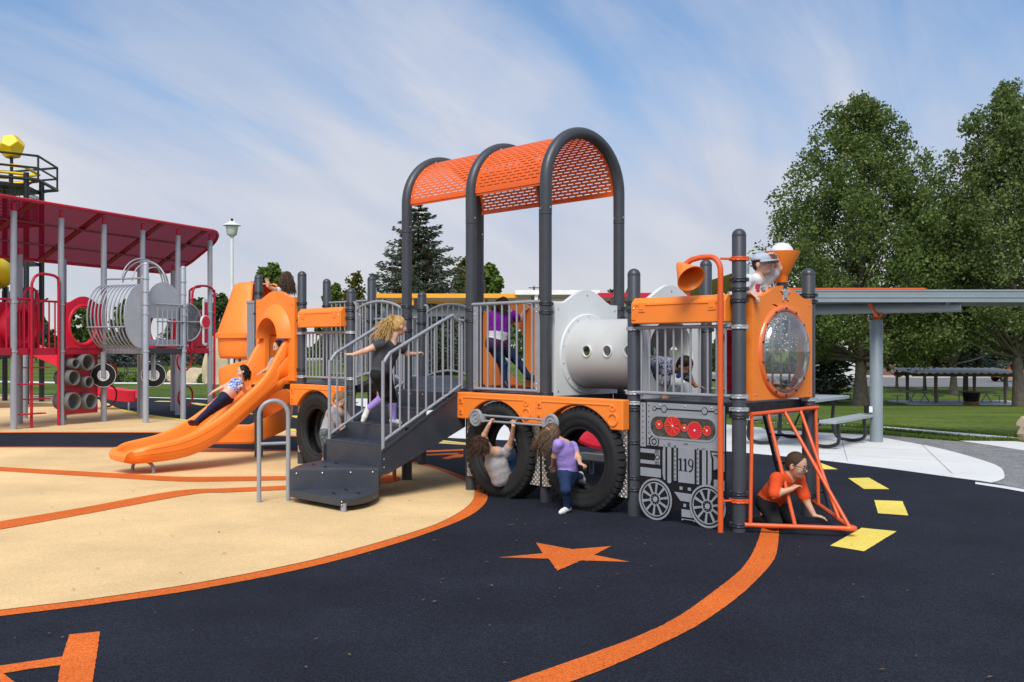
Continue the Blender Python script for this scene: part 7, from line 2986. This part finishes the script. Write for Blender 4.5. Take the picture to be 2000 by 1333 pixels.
def person(name, label, d, J, sc=1.0, face=(0, -1, 0), skin=SKIN, shirt=None, sleeve=.45, sleeve_mat=None, pants=None, pants_to='ankle', lower=None, shoe=SHOEW, hair=None, hair_kind='short',
           hair_flow=None, hair_len=.3, hair_up=(0, 0, 1), belly=None, hem=None, cap=None, glasses=False, up=(0, 0, 1), fingers=(.3, .3), thumb_in=(1, 1), extra=None, vox=.0065, skip_face=False, seed=1):
    """J: joint -> (photo x, photo y, depth offset). Every joint is a real place in space."""
    W = {k: np.array(at(v[0], v[1], d + (v[2] if len(v) > 2 else 0))) for k, v in J.items()}
    B = Body()
    f = nrm(face)
    u = nrm(np.array(up) - f * np.dot(up, f))
    r_ = np.cross(f, u)
    H = W['head']
    ax = np.array([r_, f, u])

    def hp(a, b, c):
        return H + (r_ * a + f * b + u * c) * sc
    # head
    B.ell(hp(0, -.008, .018), ax, np.array([.072, .090, .088]) * sc, skin, .01)
    B.ell(hp(0, .030, -.045), ax, np.array([.050, .054, .058]) * sc, skin, .025)
    B.ell(hp(0, .046, -.078), ax, np.array([.024, .024, .020]) * sc, skin, .02)
    for s_ in (-1, 1):
        B.ell(hp(.036 * s_, .052, -.030), ax, np.array([.026, .026, .028]) * sc, skin, .015)
        B.ell(hp(.073 * s_, -.006, -.014), ax, np.array([.009, .020, .027]) * sc, skin, .006)
        if not skip_face:
            B.ell(hp(.029 * s_, .076, .000), ax, np.array([.0145, .0055, .0085]) * sc, EYEW, .002)
            B.ell(hp(.029 * s_, .0795, .000), ax, np.array([.0075, .0045, .0078]) * sc, EYE, .002)
            B.ell(hp(.030 * s_, .080, .023), ax, np.array([.0185, .006, .0048]) * sc, hair or H_BROWN, .003)
    B.cone(hp(0, .082, .008), hp(0, .097, -.022), .0075 * sc, .0115 * sc, skin, .010)
    for s_ in (-1, 1):
        B.ell(hp(.010 * s_, .088, -.026), ax, np.array([.008, .008, .007]) * sc, skin, .006)
    if not skip_face:
        B.ell(hp(0, .078, -.052), ax, np.array([.021, .008, .0075]) * sc, LIP, .004)
    # neck and trunk
    ch, pe = W['chest'], W['pelvis']
    sl, sr = W['sl'], W['sr']
    hl, hr = W['hl'], W['hr']
    nb_ = (sl + sr) / 2 + nrm(ch - pe) * .02 * sc
    B.cone(hp(0, -.018, -.055), nb_, .041 * sc, .045 * sc, skin, .02)
    sh_v = (sr - sl) / 2
    tm = shirt or skin
    c_l, c_r = ch - sh_v * .50, ch + sh_v * .50
    bl = belly or tm
    mid = (ch + pe) / 2
    hv = (hr - hl) / 2
    for s_ in (-1, 1):
        B.cone(ch + sh_v * .50 * s_, mid + (sh_v * .25 + hv * .25) * s_, .086 * sc, .080 * sc, tm, .03)
        B.cone(mid + (sh_v * .25 + hv * .25) * s_, pe + hv * .62 * s_ + nrm(ch - pe) * .03, .080 * sc, .087 * sc, bl, .03)
        B.cone(ch + sh_v * .45 * s_ + nrm(ch - pe) * .04 * sc, (sr if s_ > 0 else sl), .060 * sc, .048 * sc, tm, .04)
        B.cone(ch + sh_v * .30 * s_ + nrm(ch - pe) * .05 * sc, nb_ - nrm(ch - pe) * .02 * sc, .055 * sc, .046 * sc, tm, .025)
    B.cone(ch, mid, .098 * sc, .092 * sc, tm, .04)
    B.cone(mid, pe + nrm(ch - pe) * .04, .092 * sc, .095 * sc, bl, .04)
    pm_ = pants or skin
    B.cone(hl, hr, .088 * sc, .088 * sc, pm_, .03)
    if hem is not None:
        B.cone(hl + nrm(ch - pe) * .02, hr + nrm(ch - pe) * .02, .100 * sc, .100 * sc, hem, .02)
    # arms
    for s_, a in ((-1, 'l'), (1, 'r')):
        S_, E_, Wr = W['s' + a], W['e' + a], W['w' + a]
        B.cone(nb_ - nrm(ch - pe) * .015 * sc, S_, .046 * sc, .046 * sc, tm, .035)
        B.cone(S_, E_, .043 * sc, .034 * sc, skin, .014)
        B.cone(E_, Wr, .034 * sc, .0225 * sc, skin, .012)
        if shirt is not None and sleeve > 0:
            sm_ = sleeve_mat or shirt
            if sleeve <= 1:
                B.cone(S_, S_ + (E_ - S_) * sleeve, .052 * sc, .053 * sc, sm_, .025)
            else:
                B.cone(S_, E_, .056 * sc, .046 * sc, sm_, .016)
                B.cone(E_, E_ + (Wr - E_) * (sleeve - 1), .046 * sc, .035 * sc, sm_, .014)
        # hand: palm, four fingers of unequal length, thumb from the side
        hd_ = nrm(W['f' + a] - Wr)
        pn = nrm(np.cross(hd_, W.get('n' + a, Wr + np.array([0, 0, 1])) - Wr))      # across the palm
        up_n = np.cross(pn, hd_)
        hs = sc * .92
        curl = fingers[0 if a == 'l' else 1]
        pc_ = Wr + hd_ * .035 * hs
        for q in (-1, -.33, .33, 1):
            B.cone(Wr + pn * q * .012 * hs, Wr + hd_ * .068 * hs + pn * q * .024 * hs, .0135 * hs, .0105 * hs, skin, .008)
        for i, (q, L) in enumerate(((-1.05, .050), (-.36, .060), (.34, .056), (1.0, .044))):
            b0 = Wr + hd_ * .070 * hs + pn * q * .0255 * hs
            d1 = nrm(hd_ * math.cos(curl * .9) - up_n * math.sin(curl * .9) + pn * q * .16)
            b1 = b0 + d1 * L * .5 * hs
            d2 = nrm(hd_ * math.cos(curl * 2.0) - up_n * math.sin(curl * 2.0) + pn * q * .16)
            b2 = b1 + d2 * L * .55 * hs
            B.cone(b0, b1, .0088 * hs, .0080 * hs, skin, .004)
            B.cone(b1, b2, .0080 * hs, .0066 * hs, skin, .004)
        th_s = thumb_in[0 if a == 'l' else 1]
        t0 = Wr + hd_ * .020 * hs - pn * th_s * .022 * hs
        t1 = t0 + nrm(hd_ * .75 - pn * th_s * .75 - up_n * .25) * .036 * hs
        t2 = t1 + nrm(hd_ * .95 - pn * th_s * .25 - up_n * .35) * .028 * hs
        B.cone(t0, t1, .0115 * hs, .0095 * hs, skin, .006)
        B.cone(t1, t2, .0095 * hs, .0075 * hs, skin, .004)
    # legs and feet
    for a in ('l', 'r'):
        Hh, K, A = W['h' + a], W['k' + a], W['a' + a]
        T = W['t' + a]
        lm = lower or (pants if pants_to == 'ankle' else skin)
        lm = lm or skin
        ext = .006 if pants else 0
        B.cone(Hh, K, (.078 + ext) * sc, (.053 + ext) * sc, pm_, .02)
        if pants_to == 'ankle' or lower is not None:
            cut = K + (A - K) * (.25 if lower is not None else 0)
            B.cone(K, cut, (.053 + ext) * sc, .052 * sc, pm_, .015)
            B.cone(cut, A, (.050 + ext * .7) * sc, (.033 + ext) * sc, lm, .015)
        else:
            cut = K + (A - K) * (.12 if pants_to == 'knee' else -.45)
            B.cone(K, K + (A - K) * .45, .049 * sc, .047 * sc, skin, .015)
            B.cone(K + (A - K) * .45, A, .047 * sc, .030 * sc, skin, .015)
            if pants_to == 'knee':
                B.cone(K, cut, .062 * sc, .064 * sc, pm_, .012)
        B.cone(A, A + (A - K) * .06, .031 * sc, .031 * sc, skin, .01)
        fd = nrm(T - A)
        heel = A - fd * .012 * sc + nrm(A - K) * .030 * sc
        ball = A + fd * .095 * sc + nrm(A - K) * .036 * sc
        toe = A + fd * .145 * sc + nrm(A - K) * .036 * sc
        B.cone(A + nrm(A - K) * .005 * sc, heel, .034 * sc, .036 * sc, shoe, .012)
        B.cone(heel, ball, .036 * sc, .034 * sc, shoe, .014)
        B.cone(ball, toe, .034 * sc, .027 * sc, shoe, .012)
    if hair is not None:
        if hair_kind == 'short':
            B.ell(hp(0, -.016, .028), ax, np.array([.0765, .089, .087]) * sc, hair, .004)
            B.ell(hp(0, -.045, -.005), ax, np.array([.068, .052, .062]) * sc, hair, .008)
        else:
            B.ell(hp(0, -.022, .028), ax, np.array([.081, .086, .088]) * sc, hair, .004)
            B.ell(hp(0, -.042, -.010), ax, np.array([.073, .060, .075]) * sc, hair, .008)
    if extra:
        extra(B, W, hp, ax, sc)
    base = (min(W['al'][0], W['ar'][0], pe[0]), pe[1], 0)
    allz = min(s_[2] for s_ in W.values())
    org = np.array([pe[0], pe[1], allz - .04])
    o = bpy.data.objects.new(name, B.mesh('person_body', vox, org))
    COL.objects.link(o)
    o.location = tuple(org)
    tag(o, label, 'person')
    sub = o.modifiers.new('smooth', 'SMOOTH')
    sub.factor = .5
    sub.iterations = 2
    # long hair: a few hundred tapering locks flowing from the scalp
    if hair is not None and hair_kind != 'short':
        rg = np.random.default_rng(seed)
        hm = MB()
        flow = nrm(hair_flow if hair_flow is not None else (0, 0, -1))
        tail = hair_kind == 'tail'
        n = 620
        tie = hp(0, -.098, .060)
        cnt_ = 0
        while cnt_ < n:
            dv = rg.normal(size=3)
            dv /= np.linalg.norm(dv)
            # scalp: not the face
            if dv[1] > .10 and dv[2] < .70:
                continue
            if dv[2] < -.45 or dv[1] > .55:
                continue
            cnt_ += 1
            root = hp(dv[0] * .078, -.020 + dv[1] * .086, .026 + dv[2] * .088)
            outd = r_ * dv[0] + f * dv[1] + u * dv[2]
            L = hair_len * sc * rg.uniform(.72, 1.08)
            pts = [root]
            if tail:
                m1 = (root + tie) / 2 + outd * .018 * sc
                pts += [m1, tie + rg.normal(size=3) * .008]
                if cnt_ % 2:
                    q = tie + rg.normal(size=3) * .012
                    back = nrm(-f + u * .25)
                    pts = [q, q + back * .035 * sc + rg.normal(size=3) * .008]
                    sp_ = rg.normal(size=3) * .05 * sc
                    for k in range(1, 6):
                        t = k / 5
                        pts.append(q + back * .06 * sc * min(1, t * 2) + flow * L * t + sp_ * t * 1.0 + rg.normal(size=3) * .006)
            else:
                sp_ = rg.normal(size=3) * .019 * sc
                drop = outd - flow * np.dot(outd, flow)
                for k in range(1, 7):
                    t = k / 6
                    pts.append(root + outd * .022 * sc * math.sin(min(1, t * 1.4) * math.pi * .5) + drop * .010 * t - f * .085 * sc * max(0, dv[1] + .45) * math.sin(min(1, t * 1.6) * math.pi / 2) + flow * L * t ** 1.15 + sp_ * t + rg.normal(size=3) * .005)
            th = .0056 * sc * rg.uniform(.6, 1.3)
            m_ = len(pts)
            hm.tube([Vector(p - org) for p in catmull([Vector(p) for p in pts], 2)] if False else [Vector(p - org) for p in pts], [th * (1 - .75 * (k / (m_ - 1)) ** 1.5) for k in range(m_)], 5, caps=False)
        hm.build('hair', hair, o, 60)
    if cap:
        cm = MB()
        prof = [(max(.001, .088 * math.cos(a)), .030 + .078 * math.sin(a)) for a in np.linspace(-.05, math.pi / 2, 9)]
        M3 = Matrix((r_, f, u)).transposed()
        Mc = Matrix.Translation(Vector(hp(0, -.012, .005) - org)) @ M3.to_4x4()
        cm.lathe([(p * sc, z * sc) for p, z in prof], 28, Mc @ Matrix.Diagonal((1, 1.10, 1, 1)))
        co_ = cm.build('cap', cap, o, 60)
        so_ = co_.modifiers.new('w', 'SOLIDIFY')
        so_.thickness = .004
        pk = MB()
        vs, fs = [], []
        for i in range(5):
            for k in range(11):
                a = math.pi * (.12 + .76 * k / 10)
                rr_ = (.086 + .068 * i / 4 * math.sin(a) ** .7) * sc
                vs.append(Mc @ Vector((rr_ * math.cos(a), rr_ * math.sin(a) * 1.12, (.030 - .012 * (i / 4) - .022 * abs(math.cos(a)) * (i / 4)) * sc)))
        for i in range(4):
            for k in range(10):
                q = i * 11 + k
                fs.append((q, q + 1, q + 12, q + 11))
        pk.add(vs, fs)
        po_ = pk.build('cap_peak', pm('cap_peak_cloth', (.34, .39, .48), .85), o, 60)
        so_ = po_.modifiers.new('w', 'SOLIDIFY')
        so_.thickness = .005
    if glasses:
        gm = MB()
        for s_ in (-1, 1):
            ring = [hp(.031 * s_ + .024 * math.cos(a), .094, .000 + .019 * math.sin(a)) - org for a in np.linspace(0, 2 * math.pi, 17)[:-1]]
            gm.tube([Vector(p) for p in ring], .0036, 6, closed=True)
            gm.tube([Vector(hp(.055 * s_, .092, .006) - org), Vector(hp(.078 * s_, .055, .008) - org), Vector(hp(.080 * s_, -.006, .004) - org)], .0034, 5)
        gm.tube([Vector(hp(-.008, .098, .003) - org), Vector(hp(.008, .098, .003) - org)], .003, 5)
        gm.build('glasses', pm('dark_blue_frame', (.02, .025, .06), .3), o, 60)
    return o


C_GREYT = cloth('charcoal_shirt', (.060, .060, .072))
C_BLK = cloth('black_cloth', (.018, .018, .020))
C_LILAC = cloth('lilac_cloth', (.36, .26, .66))
C_PURP = cloth('purple_shirt', (.20, .015, .30))
C_WHITE = cloth('white_shirt', (.72, .72, .74))
C_JEAN = cloth('dark_jeans', (.018, .035, .090))
C_NAVYP = cloth('navy_trousers', (.016, .022, .060))
C_GREY = cloth('heather_shirt', (.36, .34, .345))
C_ORSH = cloth('orange_shirt', (.66, .075, .018))
C_REDP = cloth('red_trousers', (.33, .006, .020))
C_CAP = cloth('denim_cap', (.40, .45, .54), .2)
C_BLUET = spotted('blue_flower_top', (.05, .12, .5), (.6, .65, .75), 30)
C_PRINT = spotted('navy_white_print_shirt', (.03, .035, .10), (.55, .56, .66), 42)
C_PLAID = spotted('purple_plaid', (.10, .012, .06), (.03, .012, .07), 26)
C_SHORTJ = cloth('denim_shorts', (.022, .055, .14))
C_CAMO = spotted('dark_camo_shorts', (.035, .04, .045), (.11, .12, .12), 20)

# girl climbing the stairs
person('person', 'blonde ponytail girl in charcoal shirt and lilac leggings climbing the stairs', 10.75, {
    'head': (780, 637, .02), 'chest': (756, 688), 'pelvis': (744, 728, -.02), 'sl': (744, 672, -.13), 'sr': (782, 679, .10),
    'el': (715, 685, -.16), 'wl': (690, 693, -.10), 'fl': (672, 690, -.05), 'er': (795, 692, .16), 'wr': (812, 692, .25), 'fr': (820, 689, .28),
    'hl': (738, 733, -.08), 'hr': (752, 735, .06), 'kl': (752, 773, .02), 'al': (723, 796, .06), 'tl': (712, 822, .05),
    'kr': (766, 781, .22), 'ar': (768, 818, .20), 'tr': (790, 822, .24)}, .92, (.80, .55, -.22), SKIN3, C_GREYT, .25, None, C_BLK, 'ankle', C_LILAC, SHOEW, H_BLOND, 'tail', (-.30, -.2, -1), .27, fingers=(.15, .7), seed=3, skip_face=False)
# girl at the rear opening between the arches
person('person', 'brown-haired girl in purple top and plaid skirt climbing between the arch posts', 11.75, {
    'head': (985, 600, .05), 'chest': (976, 628), 'pelvis': (970, 668, -.02), 'sl': (961, 617, -.05), 'sr': (1000, 615, .10),
    'el': (985, 640, .12), 'wl': (1010, 625, .22), 'fl': (1028, 613, .25), 'er': (1015, 625, .18), 'wr': (1024, 608, .25), 'fr': (1034, 600, .27),
    'hl': (963, 674, -.06), 'hr': (980, 675, .05), 'kl': (982, 712, .02), 'al': (985, 742, .02), 'tl': (998, 757, -.06),
    'kr': (1008, 702, .12), 'ar': (1030, 733, .16), 'tr': (1048, 735, .18)}, .95, (.75, .62, -.1), SKIN, C_PURP, .5, None, C_JEAN, 'ankle', None, SHOEB, H_BROWN, 'long', (-.1, -.1, -1), .10, belly=C_WHITE, hem=C_PLAID, skip_face=True, seed=4)
# girl on the slide
person('person', 'dark-haired girl in blue flowered crop top lying back on the orange slide', 13.45, {
    'head': (474, 726, .12), 'chest': (462, 752, .10), 'pelvis': (442, 775, .0), 'sl': (458, 746, .06), 'sr': (472, 753, .16),
    'el': (432, 758, .05), 'wl': (416, 766, .02), 'fl': (404, 774, .0), 'er': (480, 766, .12), 'wr': (473, 753, .0), 'fr': (462, 757, -.08),
    'hl': (438, 775, -.04), 'hr': (446, 780, .04), 'kl': (411, 799, -.22), 'al': (384, 823, -.44), 'tl': (370, 822, -.56),
    'kr': (413, 803, -.16), 'ar': (386, 826, -.38), 'tr': (372, 826, -.50)}, .78, (-.90, -.38, -.25), SKIN3, C_BLUET, .0, None, C_NAVYP, 'ankle', None, SHOEB, H_DARK, 'long', (-.15, .1, -1), .18, belly=SKIN3, up=(.1, .15, 1), seed=5)
# girl just sitting down at the slide top
person('person', 'dark-haired girl seated at the top of the orange slide behind the side wall', 13.82, {
    'head': (543, 678, .02), 'chest': (545, 716, .08), 'pelvis': (550, 745, .14), 'sl': (534, 705, .04), 'sr': (557, 707, .14),
    'el': (522, 722, -.02), 'wl': (511, 727, -.08), 'fl': (504, 731, -.12), 'er': (548, 722, .05), 'wr': (538, 730, -.05), 'fr': (530, 733, -.08),
    'hl': (545, 745, .10), 'hr': (554, 746, .18), 'kl': (525, 745, -.14), 'al': (506, 757, -.30), 'tl': (498, 753, -.38),
    'kr': (529, 747, -.08), 'ar': (510, 759, -.24), 'tr': (502, 755, -.32)}, .80, (-.75, -.6, -.3), SKIN, C_GREY, .4, None, C_NAVYP, 'ankle', None, SHOEB, H_DARK, 'long', (-.05, -.05, -1), .24, seed=6)
# girl at the top of the slide tower, back turned
person('person', 'long brown-haired girl in white shirt and lilac leggings standing on the slide tower', 14.25, {
    'head': (561, 546, .05), 'chest': (567, 584), 'pelvis': (562, 622, .05), 'sl': (550, 570, -.02), 'sr': (584, 572, .06),
    'el': (535, 566, -.14), 'wl': (523, 559, -.22), 'fl': (521, 541, -.24), 'er': (588, 610, .02), 'wr': (584, 628, -.05), 'fr': (580, 640, -.05),
    'hl': (555, 634, .0), 'hr': (568, 634, .08), 'kl': (551, 684, -.06), 'al': (552, 738, .02), 'tl': (545, 745, .1),
    'kr': (567, 684, .04), 'ar': (567, 738, .10), 'tr': (572, 745, .2)}, .98, (.15, .98, -.05), SKIN, C_WHITE, .45, None, C_LILAC, 'ankle', None, SHOEW, H_BROWN, 'long', (.12, -.1, -1), .25, fingers=(.15, .3), skip_face=True, seed=7)
# boy bending down behind the stairs
person('person', 'sandy-haired boy in grey shirt and dark shorts bending down behind the stairs', 11.7, {
    'head': (664, 783, .06), 'chest': (655, 812, .06), 'pelvis': (642, 846, .02), 'sl': (648, 806, -.06), 'sr': (672, 812, .10),
    'el': (668, 838, -.05), 'wl': (690, 846, .05), 'fl': (704, 850, .08), 'er': (690, 832, .12), 'wr': (706, 836, .2), 'fr': (716, 840, .22),
    'hl': (637, 850, -.05), 'hr': (650, 851, .06), 'kl': (640, 880, -.20), 'al': (632, 925, -.08), 'tl': (642, 932, -.2),
    'kr': (658, 882, .08), 'ar': (655, 925, .14), 'tr': (668, 932, .1)}, .95, (.80, -.35, -.50), SKIN, C_GREY, .5, None, C_CAMO, 'knee', None, SHOEB, H_SAND, 'short', seed=8)
# girl hanging from the coupling rod in the tyre
person('person', 'curly brown-haired girl in grey shirt and denim shorts hanging from the rod inside the tyre', 10.35, {
    'head': (944, 868, -.06), 'chest': (970, 908, .06), 'pelvis': (982, 940, .10), 'sl': (953, 884, -.02), 'sr': (990, 884, .05),
    'el': (946, 850, -.10), 'wl': (956, 829, -.16), 'fl': (961, 818, -.15), 'er': (1000, 856, -.05), 'wr': (1003, 832, -.16), 'fr': (1004, 821, -.15),
    'hl': (975, 940, .10), 'hr': (992, 936, .16), 'kl': (1004, 898, .25), 'al': (1012, 936, .42), 'tl': (1026, 934, .52),
    'kr': (1018, 896, .32), 'ar': (1022, 935, .50), 'tr': (1034, 932, .6)}, .88, (.35, .85, .15), SKIN, C_GREY, .32, None, C_SHORTJ, 'thigh', None, SHOEB, H_BROWN, 'long', (-.35, -.05, -.95), .13, fingers=(1.3, 1.3), up=(-.35, -.25, 1), skip_face=True, seed=9)
# girl stepping in front of the second tyre


def frog(B, W, hp, ax, sc):
    c = W['chest'] + np.array([-.045, -.085, .035])
    B.ell(c, np.eye(3), np.array([.026, .014, .028]), GREENP, .004)


GREENP = sk('green_print', (.22, .62, .12), .8)
person('person', 'girl with long brown hair in lilac blouse and jeans standing before the front tyre', 9.50, {
    'head': (1078, 846, -.02), 'chest': (1104, 884, .02), 'pelvis': (1110, 922, .06), 'sl': (1090, 868, -.10), 'sr': (1118, 872, .12),
    'el': (1082, 892, -.04), 'wl': (1080, 908, .10), 'fl': (1081, 918, .14), 'er': (1130, 895, .02), 'wr': (1133, 906, -.10), 'fr': (1145, 911, -.14),
    'hl': (1103, 928, .0), 'hr': (1117, 928, .10), 'kl': (1105, 957, -.08), 'al': (1108, 990, .0), 'tl': (1093, 997, -.10),
    'kr': (1106, 950, .0), 'ar': (1132, 930, .26), 'tr': (1138, 945, .34)}, .80, (-.80, -.45, -.42), SKIN, C_LILAC, .35, None, C_JEAN, 'ankle', None, SHOEW, H_BROWN2, 'long', (-.55, -.1, -.85), .36, up=(-.45, -.1, 1), fingers=(.4, .9), extra=frog, seed=10)
# boy crawling out of the tunnel


def bandana(B, W, hp, ax, sc):
    B.cone(hp(-.04, .0, -.10), hp(.03, .03, -.115), .026 * sc, .026 * sc, BANDB, .006)


BANDB = sk('blue_bandana', (.02, .10, .55), .8)
person('person', 'dark-haired boy in navy and white print shirt crawling out of the white tunnel', 9.62, {
    'head': (1337, 716, -.10), 'chest': (1300, 715, .04), 'pelvis': (1262, 712, .42), 'sl': (1302, 722, -.14), 'sr': (1322, 718, .14),
    'el': (1300, 748, -.14), 'wl': (1297, 768, -.12), 'fl': (1299, 779, -.16), 'er': (1345, 738, .10), 'wr': (1358, 754, .10), 'fr': (1376, 757, .08),
    'hl': (1258, 714, .40), 'hr': (1264, 714, .54), 'kl': (1266, 752, .40), 'al': (1238, 752, .66), 'tl': (1228, 756, .74),
    'kr': (1272, 748, .58), 'ar': (1242, 748, .82), 'tr': (1232, 752, .9)}, .90, (.55, -.45, -.70), SKIN2, C_PRINT, .9, None, C_BLK, 'ankle', None, SHOEB, H_DARK, 'short', up=(.35, -.3, .9), extra=bandana, fingers=(.15, .3), seed=11)
# boy in the cap looking out of the cab


def flagprint(B, W, hp, ax, sc):
    c = W['chest']
    fdir = nrm(np.array([.42, -.90, 0]))
    side = nrm(np.cross(fdir, (0, 0, 1)))
    b = c + fdir * .088 + np.array([0, 0, .02])
    B.ell(b - side * -.0 + side * -.035, np.array([side, fdir, [0, 0, 1]]), np.array([.034, .012, .026]), NAVYPR, .002)
    for k in range(3):
        B.ell(b + side * .035 + np.array([0, 0, .024 - .022 * k]), np.array([side, fdir, [0, 0, 1]]), np.array([.030, .012, .0065]), REDPR, .002)


NAVYPR = spotted('flag_navy_print', (.015, .018, .06), (.62, .62, .66), 95)
REDPR = sk('flag_red_print', (.45, .03, .05), .8)
person('person', 'boy in denim cap and white flag shirt shading his eyes over the orange front panel', 8.78, {
    'head': (1489, 516, -.02), 'chest': (1471, 570, .04), 'pelvis': (1440, 652, .14), 'sl': (1459, 548, -.10), 'sr': (1500, 545, .10),
    'el': (1448, 572, -.14), 'wl': (1468, 573, -.20), 'fl': (1482, 584, -.24), 'er': (1521, 525, .06), 'wr': (1514, 502, .0), 'fr': (1503, 491, -.06),
    'hl': (1432, 660, .08), 'hr': (1447, 660, .20), 'kl': (1428, 712, .10), 'al': (1424, 764, .16), 'tl': (1434, 770, .04),
    'kr': (1446, 712, .22), 'ar': (1440, 762, .28), 'tr': (1450, 768, .16)}, 0.93, (.72, -.68, .02), SKIN3, C_WHITE, .55, None, C_REDP, 'ankle', None, SHOEB, H_SHORT, 'short', cap=C_CAP, extra=flagprint, fingers=(.35, .5), seed=12)
# boy in orange on hands and knees inside the cowcatcher
person('person', 'boy with dark glasses in orange shirt and black trousers kneeling inside the cowcatcher', 8.66, {
    'head': (1556, 909, -.12), 'chest': (1532, 944, .0), 'pelvis': (1502, 978, .14), 'sl': (1517, 936, -.16), 'sr': (1559, 934, .06),
    'el': (1512, 967, -.22), 'wl': (1545, 956, -.24), 'fl': (1560, 946, -.20), 'er': (1573, 976, -.02), 'wr': (1590, 1007, -.08), 'fr': (1614, 1012, -.10),
    'hl': (1496, 982, .08), 'hr': (1514, 984, .20), 'kl': (1514, 1020, -.10), 'al': (1478, 1018, .16), 'tl': (1464, 1024, .28),
    'kr': (1546, 1014, .06), 'ar': (1504, 1010, .34), 'tr': (1488, 1016, .44)}, 1.0, (.72, -.62, -.25), SKIN, C_ORSH, .85, None, C_BLK, 'ankle', None, SHOEB, H_SHORT, 'short', glasses=True, fingers=(.5, .3), up=(.25, -.2, 1), seed=13)
